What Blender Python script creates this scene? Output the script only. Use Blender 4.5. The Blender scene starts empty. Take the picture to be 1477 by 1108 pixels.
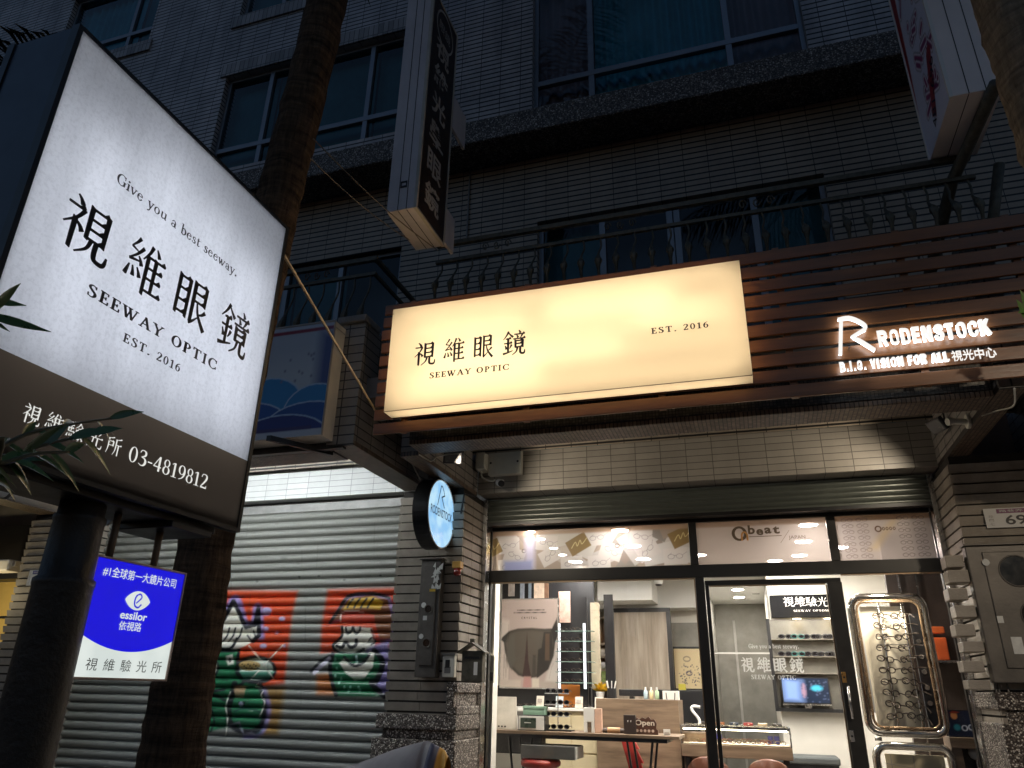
import bpy, math, random
import numpy as np
from mathutils import Vector, Matrix
random.seed(7); rng = np.random.default_rng(7)
SC = bpy.context.scene
COL = SC.collection
# ------------------------------------------------------------------ camera, sky, exposure
W, H, F = 1477.0, 1108.0, 1054.34
YAW, PITCH, ROLL = math.radians(18.078), math.radians(22.776), math.radians(1.187)
CAM = Vector((0, 0, 1.5))
_sy, _cy, _sp, _cp = math.sin(YAW), math.cos(YAW), math.sin(PITCH), math.cos(PITCH)
_f = Vector((-_sy*_cp, _cy*_cp, _sp)); _r0 = Vector((_cy, _sy, 0)); _u0 = _r0.cross(_f)
_r = math.cos(ROLL)*_r0 + math.sin(ROLL)*_u0
_u = -math.sin(ROLL)*_r0 + math.cos(ROLL)*_u0
cd = bpy.data.cameras.new('camera'); cam = bpy.data.objects.new('camera', cd); COL.objects.link(cam)
cd.sensor_fit = 'HORIZONTAL'; cd.sensor_width = 36; cd.lens = 36*F/W; cd.clip_start = .05; cd.clip_end = 500
M4 = Matrix((_r, _u, -_f)).transposed().to_4x4(); M4.translation = CAM; cam.matrix_world = M4
SC.camera = cam
wd = bpy.data.worlds.new('World'); SC.world = wd; wd.use_nodes = True
nt = wd.node_tree; bg = nt.nodes['Background']; sk = nt.nodes.new('ShaderNodeTexSky')
sk.sky_type = 'NISHITA'; sk.sun_disc = False; sk.ozone_density = 2.2; sk.sun_elevation = math.radians(-0.1); sk.sun_rotation = math.radians(20)
nt.links.new(sk.outputs[0], bg.inputs[0]); bg.inputs[1].default_value = 0.15
SC.view_settings.view_transform = 'Standard'; SC.view_settings.look = 'None'
EXPO = 1.6; BIGL, CREL = 2.35, 1.8; SC.view_settings.exposure = EXPO; SC.view_settings.gamma = 1.0
SC.cycles.use_denoising = True; SC.cycles.max_bounces = 7; SC.cycles.diffuse_bounces = 4
SC.cycles.transparent_max_bounces = 12; SC.cycles.sample_clamp_indirect = 4.0
SC.cycles.caustics_reflective = False; SC.cycles.caustics_refractive = False

def ray(x, y): return _f + _r*((x-W/2)/F) - _u*((y-H/2)/F)
def atX(x, y, X): d = ray(x, y); return CAM + d*((X-CAM.x)/d.x)
def atY(x, y, Y): d = ray(x, y); return CAM + d*((Y-CAM.y)/d.y)
def atZ(x, y, Z): d = ray(x, y); return CAM + d*((Z-CAM.z)/d.z)
def px_of(P):                                  # numpy (N,3) -> photo pixels, used to lay paint on a surface
    v = P - np.array(CAM); z = v @ np.array(_f)
    return W/2 + F*(v @ np.array(_r))/z, H/2 - F*(v @ np.array(_u))/z

def s2l(v): return v/12.92 if v <= .04045 else ((v+.055)/1.055)**2.4
def c(h): return tuple(s2l(int(h[i:i+2], 16)/255) for i in (0, 2, 4))
X3, Y3, Z3 = Vector((1, 0, 0)), Vector((0, 1, 0)), Vector((0, 0, 1))

# ------------------------------------------------------------------ materials
def newmat(name):
    m = bpy.data.materials.new(name); m.use_nodes = True
    nt = m.node_tree; nt.nodes.clear()
    o = nt.nodes.new('ShaderNodeOutputMaterial'); return m, nt, o
def N(nt, t, **k):
    n = nt.nodes.new(t)
    for a, b in k.items():
        if a[0] == 'i' and a[1:].isdigit(): n.inputs[int(a[1:])].default_value = b
        else: setattr(n, a, b)
    return n
def pos(nt, sc=(1, 1, 1)):
    g = N(nt, 'ShaderNodeNewGeometry'); m = N(nt, 'ShaderNodeMapping'); nt.links.new(g.outputs['Position'], m.inputs[0])
    m.inputs['Scale'].default_value = sc; return m.outputs[0]
def noise(nt, vec, scale, detail=4, rough=.6):
    n = N(nt, 'ShaderNodeTexNoise'); nt.links.new(vec, n.inputs['Vector'])
    n.inputs['Scale'].default_value = scale; n.inputs['Detail'].default_value = detail; n.inputs['Roughness'].default_value = rough
    return n.outputs['Fac']
def ramp(nt, fac, *st):
    r = N(nt, 'ShaderNodeValToRGB'); nt.links.new(fac, r.inputs[0]); e = r.color_ramp.elements
    while len(e) < len(st): e.new(.5)
    for el, (p, col) in zip(e, st): el.position = p; el.color = (*col, 1) if len(col) == 3 else col
    return r.outputs[0]
def mul(col, k): return tuple(v*k for v in col)
def mat(name, col, rough=.5, metal=0., var=.25, vs=3., bump=.0, bs=60., stretch=(1, 1, 1), spec=.5, emit=0., alt=None, coat=0.):
    m, nt, o = newmat(name); b = N(nt, 'ShaderNodeBsdfPrincipled'); nt.links.new(b.outputs[0], o.inputs[0])
    p = pos(nt, stretch)
    f = noise(nt, p, vs, 6, .65)
    nt.links.new(ramp(nt, f, (.3, mul(col, 1-var)), (.7, alt or mul(col, 1+var))), b.inputs['Base Color'])
    b.inputs['Metallic'].default_value = metal; b.inputs['Specular IOR Level'].default_value = spec
    b.inputs['Coat Weight'].default_value = coat
    f2 = noise(nt, p, vs*4, 3)
    mr = N(nt, 'ShaderNodeMapRange'); nt.links.new(f2, mr.inputs[0])
    mr.inputs[3].default_value = max(.02, rough-.12); mr.inputs[4].default_value = min(1, rough+.12)
    nt.links.new(mr.outputs[0], b.inputs['Roughness'])
    if bump:
        bn = N(nt, 'ShaderNodeBump'); nt.links.new(noise(nt, p, bs, 5), bn.inputs['Height']); bn.inputs['Strength'].default_value = bump
        bn.inputs['Distance'].default_value = .02; nt.links.new(bn.outputs[0], b.inputs['Normal'])
    if emit: b.inputs['Emission Color'].default_value = (*col, 1); b.inputs['Emission Strength'].default_value = emit
    return m
def tile(name, col, axis, bw, bh, gap=.006, mortar=(.03, .028, .025), var=.3, rough=.45, off=0., bump=.6, dirt=.35, vx=1.):
    """glazed tile: brick pattern in the wall's own plane, dirt and slight tone changes"""
    m, nt, o = newmat(name); b = N(nt, 'ShaderNodeBsdfPrincipled'); nt.links.new(b.outputs[0], o.inputs[0])
    g = N(nt, 'ShaderNodeNewGeometry'); s = N(nt, 'ShaderNodeSeparateXYZ'); nt.links.new(g.outputs['Position'], s.inputs[0])
    k = N(nt, 'ShaderNodeCombineXYZ'); sx = N(nt, 'ShaderNodeMath', operation='MULTIPLY'); sx.inputs[1].default_value = vx; nt.links.new(s.outputs['XYZ'.index(axis[0])], sx.inputs[0]); nt.links.new(sx.outputs[0], k.inputs[0]); nt.links.new(s.outputs['XYZ'.index(axis[1])], k.inputs[1])
    br = N(nt, 'ShaderNodeTexBrick', offset=off, squash=1.0); nt.links.new(k.outputs[0], br.inputs['Vector'])
    br.inputs['Color1'].default_value = (*mul(col, 1-var), 1); br.inputs['Color2'].default_value = (*mul(col, 1+var), 1)
    br.inputs['Mortar'].default_value = (*mortar, 1)
    for nme, v in (('Scale', 1), ('Mortar Size', gap), ('Mortar Smooth', .15), ('Bias', 0), ('Brick Width', bw*vx), ('Row Height', bh)): br.inputs[nme].default_value = v
    mx = N(nt, 'ShaderNodeMix', data_type='RGBA', blend_type='MULTIPLY'); mx.inputs[0].default_value = 1
    nt.links.new(br.outputs['Color'], mx.inputs[6])
    nt.links.new(ramp(nt, noise(nt, pos(nt, (1, 1, .45)), 2.2, 7, .7), (.3, (1-dirt,)*3), (.65, (1, 1, 1))), mx.inputs[7])
    nt.links.new(mx.outputs[2], b.inputs['Base Color'])
    b.inputs['Roughness'].default_value = rough
    bn = N(nt, 'ShaderNodeBump', invert=True); nt.links.new(br.outputs['Fac'], bn.inputs['Height']); bn.inputs['Strength'].default_value = bump; bn.inputs['Distance'].default_value = .012
    b2 = N(nt, 'ShaderNodeBump'); nt.links.new(noise(nt, pos(nt), 9, 4), b2.inputs['Height']); b2.inputs['Strength'].default_value = .25; b2.inputs['Distance'].default_value = .02
    nt.links.new(bn.outputs[0], b2.inputs['Normal']); nt.links.new(b2.outputs[0], b.inputs['Normal'])
    return m
def pebble(name, c1, c2, c3, scale=70, bump=1.):
    m, nt, o = newmat(name); b = N(nt, 'ShaderNodeBsdfPrincipled'); nt.links.new(b.outputs[0], o.inputs[0])
    v = N(nt, 'ShaderNodeTexVoronoi'); nt.links.new(pos(nt), v.inputs['Vector']); v.inputs['Scale'].default_value = scale
    h = N(nt, 'ShaderNodeSeparateColor'); nt.links.new(v.outputs['Color'], h.inputs[0])
    mx = N(nt, 'ShaderNodeMix', data_type='RGBA', blend_type='MULTIPLY'); mx.inputs[0].default_value = 1
    nt.links.new(ramp(nt, h.outputs[0], (.0, c1), (.62, c2), (.8, c3), (1., mul(c3, 1.4))), mx.inputs[6])
    nt.links.new(ramp(nt, v.outputs['Distance'], (.25, (1, 1, 1)), (.6, (.25, .22, .2))), mx.inputs[7])
    nt.links.new(mx.outputs[2], b.inputs['Base Color']); b.inputs['Roughness'].default_value = .55
    bn = N(nt, 'ShaderNodeBump', invert=True); nt.links.new(v.outputs['Distance'], bn.inputs['Height']); bn.inputs['Strength'].default_value = bump; bn.inputs['Distance'].default_value = .01
    nt.links.new(bn.outputs[0], b.inputs['Normal']); return m
def glow(name, col, strength, var=0., vs=2., speck=0., stretch=(1, 1, 1), body=.08, alt=None, lamp=False):
    """emissive sign face or lamp: noise paints uneven backlight into the emission, over a glossy acrylic skin"""
    m, nt, o = newmat(name); b = N(nt, 'ShaderNodeBsdfPrincipled'); nt.links.new(b.outputs[0], o.inputs[0])
    b.inputs['Base Color'].default_value = (body, body, body, 1); b.inputs['Roughness'].default_value = .25
    cc = ramp(nt, noise(nt, pos(nt, stretch), vs, 2, .4), (.38, alt or col), (.64, col))  # noise stands in for uneven backlight, painted into the emission colour
    b.inputs['Emission Strength'].default_value = strength if lamp else strength/2**EXPO
    if speck:
        mx = N(nt, 'ShaderNodeMix', data_type='RGBA', blend_type='MULTIPLY'); mx.inputs[0].default_value = 1
        nt.links.new(cc, mx.inputs[6])
        f = noise(nt, pos(nt), 55, 6, .75)
        mx2 = N(nt, 'ShaderNodeMix', data_type='RGBA', blend_type='MULTIPLY'); mx2.inputs[0].default_value = 1
        nt.links.new(ramp(nt, f, (.38, (1-speck,)*3), (.5, (1, 1, 1))), mx2.inputs[6])
        nt.links.new(ramp(nt, noise(nt, pos(nt), 6, 6, .7), (.35, (1-speck,)*3), (.55, (1, 1, 1))), mx2.inputs[7])
        nt.links.new(mx2.outputs[2], mx.inputs[7]); cc = mx.outputs[2]
    nt.links.new(cc, b.inputs['Emission Color'])
    return m
def acrylic(name, col, dirt=0., trans=.8):
    """white sign acrylic that passes the light of the tubes standing behind it; its dirt is on the sheet itself"""
    m, nt, o = newmat(name); t = N(nt, 'ShaderNodeBsdfTranslucent'); d = N(nt, 'ShaderNodeBsdfPrincipled'); d.inputs['Roughness'].default_value = .3
    d.inputs['Base Color'].default_value = (*mul(col, .25), 1); t.inputs[0].default_value = (*col, 1)
    if dirt:
        mx = N(nt, 'ShaderNodeMix', data_type='RGBA', blend_type='MULTIPLY'); mx.inputs[0].default_value = 1; mx.inputs[6].default_value = (*col, 1)
        m2 = N(nt, 'ShaderNodeMix', data_type='RGBA', blend_type='MULTIPLY'); m2.inputs[0].default_value = 1
        nt.links.new(ramp(nt, noise(nt, pos(nt), 60, 6, .75), (.40, (1-dirt,)*3), (.52, (1, 1, 1))), m2.inputs[6])
        nt.links.new(ramp(nt, noise(nt, pos(nt, (1, 7, .8)), 1.6, 6, .7), (.34, (1-dirt*.9,)*3), (.56, (1, 1, 1))), m2.inputs[7])
        nt.links.new(m2.outputs[2], mx.inputs[7]); nt.links.new(mx.outputs[2], t.inputs[0])
    mm = N(nt, 'ShaderNodeMixShader'); mm.inputs[0].default_value = trans; nt.links.new(d.outputs[0], mm.inputs[1]); nt.links.new(t.outputs[0], mm.inputs[2]); nt.links.new(mm.outputs[0], o.inputs[0]); return m
def glassmat(name, tint=(1, 1, 1), refl=1.0, rough=0.0):
    m, nt, o = newmat(name)
    t = N(nt, 'ShaderNodeBsdfTransparent'); t.inputs[0].default_value = (*tint, 1)
    g = N(nt, 'ShaderNodeBsdfGlossy'); g.inputs['Roughness'].default_value = rough
    fr = N(nt, 'ShaderNodeFresnel'); fr.inputs[0].default_value = 1.45
    mm = N(nt, 'ShaderNodeMath', operation='MULTIPLY'); mm.inputs[1].default_value = refl; nt.links.new(fr.outputs[0], mm.inputs[0])
    mx = N(nt, 'ShaderNodeMixShader'); nt.links.new(mm.outputs[0], mx.inputs[0]); nt.links.new(t.outputs[0], mx.inputs[1]); nt.links.new(g.outputs[0], mx.inputs[2])
    nt.links.new(mx.outputs[0], o.inputs[0]); return m
def paintmat(name, emit=0., rough=.5, film=0.):
    """printed or sprayed surface: colours come from the mesh's own colour attribute"""
    m, nt, o = newmat(name); b = N(nt, 'ShaderNodeBsdfPrincipled'); a = N(nt, 'ShaderNodeAttribute', attribute_name='Col')
    nt.links.new(a.outputs[0], b.inputs['Base Color']); b.inputs['Roughness'].default_value = rough
    if emit: nt.links.new(a.outputs[0], b.inputs['Emission Color']); b.inputs['Emission Strength'].default_value = emit/2**EXPO
    if film:
        tl = N(nt, 'ShaderNodeBsdfTranslucent'); nt.links.new(a.outputs[0], tl.inputs[0])
        tr = N(nt, 'ShaderNodeBsdfTransparent'); nt.links.new(a.outputs[0], tr.inputs[0])
        m1 = N(nt, 'ShaderNodeMixShader'); m1.inputs[0].default_value = .22; nt.links.new(b.outputs[0], m1.inputs[1]); nt.links.new(tl.outputs[0], m1.inputs[2])
        m2 = N(nt, 'ShaderNodeMixShader'); m2.inputs[0].default_value = film; nt.links.new(m1.outputs[0], m2.inputs[1]); nt.links.new(tr.outputs[0], m2.inputs[2])
        nt.links.new(m2.outputs[0], o.inputs[0])
    else: nt.links.new(b.outputs[0], o.inputs[0])
    return m

# ------------------------------------------------------------------ mesh helpers
class MB:
    def __init__(s): s.v, s.f = [], []
    def add(s, vs, fs):
        k = len(s.v); s.v += [tuple(p) for p in vs]; s.f += [tuple(i+k for i in q) for q in fs]; return s
    def box(s, x0, x1, y0, y1, z0, z1):
        return s.add([(x, y, z) for z in (z0, z1) for y in (y0, y1) for x in (x0, x1)],
                     [(0, 2, 3, 1), (4, 5, 7, 6), (0, 1, 5, 4), (2, 6, 7, 3), (0, 4, 6, 2), (1, 3, 7, 5)])
    def obox(s, o, a, b, d):                   # box from corner o along three vectors
        o, a, b, d = map(Vector, (o, a, b, d))
        P = [o, o+a, o+b, o+a+b, o+d, o+a+d, o+b+d, o+a+b+d]
        F_ = [(0, 2, 3, 1), (4, 5, 7, 6), (0, 1, 5, 4), (2, 6, 7, 3), (0, 4, 6, 2), (1, 3, 7, 5)]
        if a.cross(b).dot(d) < 0: F_ = [tuple(reversed(q)) for q in F_]
        return s.add(P, F_)
    def poly(s, pts): return s.add(pts, [tuple(range(len(pts)))])
    def tube(s, pts, r, n=8, caps=True):
        pts = [Vector(p) for p in pts]; rs = r if isinstance(r, (list, tuple)) else [r]*len(pts)
        vs, fs = [], []; up = None
        for i, p in enumerate(pts):
            t = (pts[min(i+1, len(pts)-1)] - pts[max(i-1, 0)]).normalized()
            if up is None: up = Z3 if abs(t.z) < .9 else Y3
            a = t.cross(up).normalized(); b = t.cross(a).normalized(); up = a.cross(t) if a.cross(t).length > .1 else up
            for j in range(n):
                q = 2*math.pi*j/n; vs.append(p + a*(math.cos(q)*rs[i]) + b*(math.sin(q)*rs[i]))
        for i in range(len(pts)-1):
            for j in range(n): fs.append((i*n+j, i*n+(j+1) % n, (i+1)*n+(j+1) % n, (i+1)*n+j))
        if caps: fs += [tuple(range(n-1, -1, -1)), tuple(range((len(pts)-1)*n, len(pts)*n))]
        return s.add(vs, [tuple(reversed(q)) for q in fs])
    def disc(s, cpt, nrm, r, depth=0., n=24, ry=None, ua=None):
        cpt, nrm = Vector(cpt), Vector(nrm).normalized(); ua = Vector(ua) if ua else (Z3.cross(nrm).normalized() if abs(nrm.z) < .9 else X3.copy())
        va = nrm.cross(ua); ry = ry or r
        ring = [cpt + ua*(r*math.cos(2*math.pi*i/n)) + va*(ry*math.sin(2*math.pi*i/n)) for i in range(n)]
        if not depth: return s.poly(ring)
        back = [p - nrm*depth for p in ring]
        return s.add(ring+back, [tuple(range(n)), tuple(range(2*n-1, n-1, -1))] + [(i, n+i, n+(i+1) % n, (i+1) % n) for i in range(n)])
    def lathe(s, base, prof, n=16, axis=Z3, ua=X3):
        base, axis, ua = Vector(base), Vector(axis), Vector(ua); va = axis.cross(ua)
        vs = [base + axis*h + ua*(r*math.cos(2*math.pi*j/n)) + va*(r*math.sin(2*math.pi*j/n)) for r, h in prof for j in range(n)]
        fs = [(i*n+j, i*n+(j+1) % n, (i+1)*n+(j+1) % n, (i+1)*n+j) for i in range(len(prof)-1) for j in range(n)]
        fs += [tuple(range(n-1, -1, -1)), tuple(range((len(prof)-1)*n, len(prof)*n))]
        return s.add(vs, fs)
    def build(s, name, m, parent=None, smooth=False, bevel=0., label=None):
        me = bpy.data.meshes.new(name); off = base_of(parent)
        me.from_pydata([tuple(Vector(p)-off) for p in s.v], [], s.f); me.materials.append(m)
        if smooth: me.polygons.foreach_set('use_smooth', [True]*len(me.polygons))
        me.update(); return link(name, me, parent, bevel, label)
BASE = {}
def base_of(p): return BASE.get(p.name, Vector((0, 0, 0))) if p else Vector((0, 0, 0))
def link(name, me, parent, bevel=0., label=None):
    o = bpy.data.objects.new(name, me); COL.objects.link(o)
    if parent: o.parent = parent; BASE[o.name] = base_of(parent)
    if bevel:
        b = o.modifiers.new('bevel', 'BEVEL'); b.width = bevel; b.segments = 2; b.limit_method = 'ANGLE'; b.angle_limit = math.radians(40)
    if label: o['label'] = label
    return o
def thing(name, label, cat, loc=(0, 0, 0), group=None):
    o = bpy.data.objects.new(name, None); COL.objects.link(o); o.empty_display_size = .1
    o.location = loc; BASE[o.name] = Vector(loc); o['label'] = label; o['category'] = cat
    if group: o['group'] = group
    return o
def tag(o, label, cat, group=None):
    o['label'] = label; o['category'] = cat
    if group: o['group'] = group
    return o
def struct(o): o['kind'] = 'structure'; return o
def dup(root, delta, label=None):
    r = root.copy(); COL.objects.link(r); r.location = root.location + Vector(delta)
    if label: r['label'] = label
    for ch in list(root.children):
        k = ch.copy(); COL.objects.link(k); k.parent = r
        for g in list(ch.children): q = g.copy(); COL.objects.link(q); q.parent = k
    return r
def catmull(pts, n=6):
    P = [pts[0]] + list(pts) + [pts[-1]]; out = []
    for i in range(1, len(P)-2):
        for k in range(n):
            t = k/n
            out.append(tuple(.5*((2*b) + (c_-a)*t + (2*a-5*b+4*c_-d)*t*t + (3*b-a-3*c_+d)*t**3) for a, b, c_, d in zip(P[i-1], P[i], P[i+1], P[i+2])))
    out.append(tuple(pts[-1])); return out

# ------------------------------------------------------------------ lettering
def sw(pts, ws, n=5):
    """swelling pen stroke -> list of quads"""
    Q = catmull([(x, y, w) for (x, y), w in zip(pts, ws)], n) if len(pts) > 2 else [(x, y, w) for (x, y), w in zip(pts, ws)]
    L, R = [], []
    for i, (x, y, w) in enumerate(Q):
        a, b = Q[max(i-1, 0)], Q[min(i+1, len(Q)-1)]; dx, dy = b[0]-a[0], b[1]-a[1]; d = math.hypot(dx, dy) or 1
        L.append((x-dy/d*w/2, y+dx/d*w/2)); R.append((x+dy/d*w/2, y-dx/d*w/2))
    return [[R[i], R[i+1], L[i+1], L[i]] for i in range(len(Q)-1)]
def ring(cx, cy, rx, ry, tk, hr, a0=0, a1=360, n=26):
    A = [math.radians(a0+(a1-a0)*i/n) for i in range(n+1)]
    o = [(cx+rx*math.cos(a), cy+ry*math.sin(a)) for a in A]; i_ = [(cx+(rx-tk)*math.cos(a), cy+(ry-hr)*math.sin(a)) for a in A]
    return [[i_[k], o[k], o[k+1], i_[k+1]] for k in range(n)]
def bx(x0, x1, y0, y1): return [[(x0, y0), (x1, y0), (x1, y1), (x0, y1)]]
def st(x, y0, y1, w=13, sv=9): return [bx(x-w/2, x+w/2, y0, y1)] + ([bx(x-w/2-sv, x+w/2+sv, y0, y0+4), bx(x-w/2-sv, x+w/2+sv, y1-4, y1)] if sv else [])
def lg(a, b, w): return sw([a, b], [w, w])
def srf(x, y, w=16): return bx(x-w, x+w, y, y+4)
LAT = {
 'S': (58, [sw([(47, 80), (41, 95), (28, 100), (13, 92), (11, 74), (28, 55), (46, 37), (47, 16), (34, 1), (20, 1), (9, 8), (6, 24)], [3, 4, 5, 9, 13, 15, 15, 13, 6, 4, 4, 3]), bx(45, 49, 76, 100), bx(5, 9, 0, 26)]),
 'E': (60, st(16, 0, 100)+[bx(10, 53, 95, 100), bx(49, 53, 78, 100), bx(16, 40, 48, 53), bx(37, 41, 38, 63), bx(10, 56, 0, 5), bx(51, 56, 0, 26)]),
 'W': (108, [lg((8, 100), (32, 0), 13), lg((32, 0), (53, 92), 5), lg((46, 100), (70, 0), 13), lg((70, 0), (96, 100), 5), srf(10, 96), srf(48, 96), srf(95, 96, 12)]),
 'A': (80, [lg((9, 0), (38, 100), 5), lg((38, 100), (68, 0), 14), bx(20, 54, 32, 37), srf(9, 0, 13), srf(68, 0)]),
 'Y': (76, [lg((8, 100), (38, 46), 13), lg((68, 100), (38, 46), 5), bx(31.5, 44.5, 0, 50), srf(10, 96), srf(67, 96, 12), srf(38, 0)]),
 'O': (86, [ring(43, 50, 38, 52, 14, 5)]), 'D': (84, st(16, 0, 100)+[ring(30, 50, 46, 50, 14, 5, -90, 90)]),
 'P': (62, st(16, 0, 100)+[ring(26, 73, 31, 27, 13, 5, -90, 90), bx(16, 27, 95, 100), bx(16, 27, 46, 51)]),
 'R': (72, st(16, 0, 100)+[ring(26, 75, 30, 25, 13, 5, -90, 90), bx(16, 27, 95, 100), bx(16, 27, 50, 55), lg((30, 52), (62, 0), 13), srf(64, 0, 9)]),
 'M': (104, st(16, 0, 100, 5)+st(86, 0, 100)+[lg((16, 100), (50, 8), 13), lg((50, 8), (84, 100), 5)]),
 'T': (72, st(36, 0, 96, 13, 0)+[srf(36, 0), bx(4, 68, 95, 100), bx(4, 8, 76, 100), bx(64, 68, 76, 100)]),
 'I': (34, st(17, 0, 100)), 'C': (78, [ring(46, 50, 41, 52, 14, 5, 48, 312), bx(70, 74, 66, 98), bx(70, 74, 4, 28)]),
 'G': (84, [ring(46, 50, 41, 52, 14, 5, 48, 318), bx(70, 74, 66, 98), bx(64, 77, 4, 42), bx(56, 84, 40, 44)]),
 '0': (56, [ring(28, 50, 25, 51, 11, 4)]), '1': (46, [bx(18, 30, 4, 98), srf(24, 0, 18), lg((6, 84), (20, 97), 5)]),
 '2': (54, [sw([(8, 76), (13, 95), (27, 100), (43, 92), (44, 70), (28, 38), (7, 7)], [4, 5, 5, 10, 13, 10, 5]), bx(6, 49, 0, 10), bx(46, 50, 0, 22)]),
 '3': (54, [sw([(8, 80), (14, 96), (27, 100), (41, 90), (39, 68), (18, 54)], [4, 5, 5, 11, 11, 4]), sw([(18, 54), (38, 48), (46, 30), (40, 8), (24, 0), (6, 10)], [4, 9, 13, 11, 5, 4])]),
 '4': (56, [lg((37, 100), (4, 30), 5), bx(3, 52, 26, 33), bx(32, 44, 0, 100)]),
 '6': (54, [ring(28, 31, 24, 33, 11, 4), sw([(45, 99), (22, 84), (9, 55), (9, 28)], [3, 7, 11, 10])]),
 '8': (54, [ring(27, 75, 20, 26, 9, 4), ring(27, 26, 24, 28, 11, 4)]),
 '9': (54, [ring(26, 69, 24, 33, 11, 4), sw([(9, 1), (32, 16), (45, 45), (45, 72)], [3, 7, 11, 10])]),
 '-': (36, [bx(4, 32, 34, 42)]), '.': (28, [ring(14, 7, 8, 8, 8, 8)]), ' ': (34, []),
 'i': (28, [bx(8, 20, 0, 60), srf(14, 0, 13), bx(2, 14, 56, 60), ring(14, 84, 8, 8, 8, 8)]),
 'v': (56, [lg((7, 60), (28, 0), 11), lg((49, 60), (28, 0), 5), srf(8, 56, 11), srf(48, 56, 9)]),
 'w': (84, [lg((7, 60), (25, 0), 11), lg((25, 0), (42, 58), 5), lg((37, 60), (56, 0), 11), lg((56, 0), (76, 60), 5), srf(8, 56, 11), srf(76, 56, 9)]),
 'y': (56, [lg((7, 60), (29, 2), 11), sw([(49, 60), (30, 2), (20, -24), (6, -30)], [5, 6, 7, 8]), srf(8, 56, 11), srf(48, 56, 9)]),
 'e': (54, [ring(28, 30, 25, 33, 11, 4, 25, 335), bx(8, 50, 34, 38)]), 'o': (58, [ring(29, 30, 26, 33, 11, 4)]),
 'u': (64, [sw([(14, 60), (14, 16), (24, 2), (46, 16)], [11, 11, 9, 4]), bx(44, 55, 0, 60), bx(4, 14, 56, 60), bx(35, 46, 56, 60), bx(50, 62, 0, 4)]),
 'a': (54, [ring(22, 17, 19, 19, 9, 4), sw([(8, 46), (16, 59), (30, 60), (40, 44), (41, 6), (52, 4)], [8, 5, 6, 10, 11, 4])]),
 'b': (58, [bx(8, 19, 0, 100), bx(1, 12, 96, 100), ring(30, 30, 26, 33, 11, 4, -150, 150)]),
 's': (44, [sw([(36, 46), (30, 59), (18, 60), (9, 48), (20, 34), (34, 22), (34, 6), (20, 0), (7, 5), (6, 16)], [4, 4, 5, 9, 10, 11, 9, 5, 4, 4])]),
 't': (38, [sw([(15, 78), (15, 14), (22, 2), (36, 8)], [9, 11, 9, 4]), bx(2, 34, 56, 60)]),
}
def h_(x0, x1, y): return [bx(x0, x1, y-2, y+2), [[(x1-11, y+2), (x1+1, y+2), (x1-4, y+8)]]]
def v_(x, y0, y1, w=8): return [[[(x-w/2, y1+2), (x+w/2-1, y1), (x+w/2, y0), (x-w/2-1, y0+3)]]]
def s_(w0, *p): return [sw(list(p), [w0 + (2-w0)*i/(len(p)-1) for i in range(len(p))])]
def d_(*p): return [sw(list(p), [2.5 + 6.5*i/(len(p)-1) for i in range(len(p))])]
def hook(*p): return [sw(list(p), [8, 8] + [7]*(len(p)-3) + [2.5])]
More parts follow.
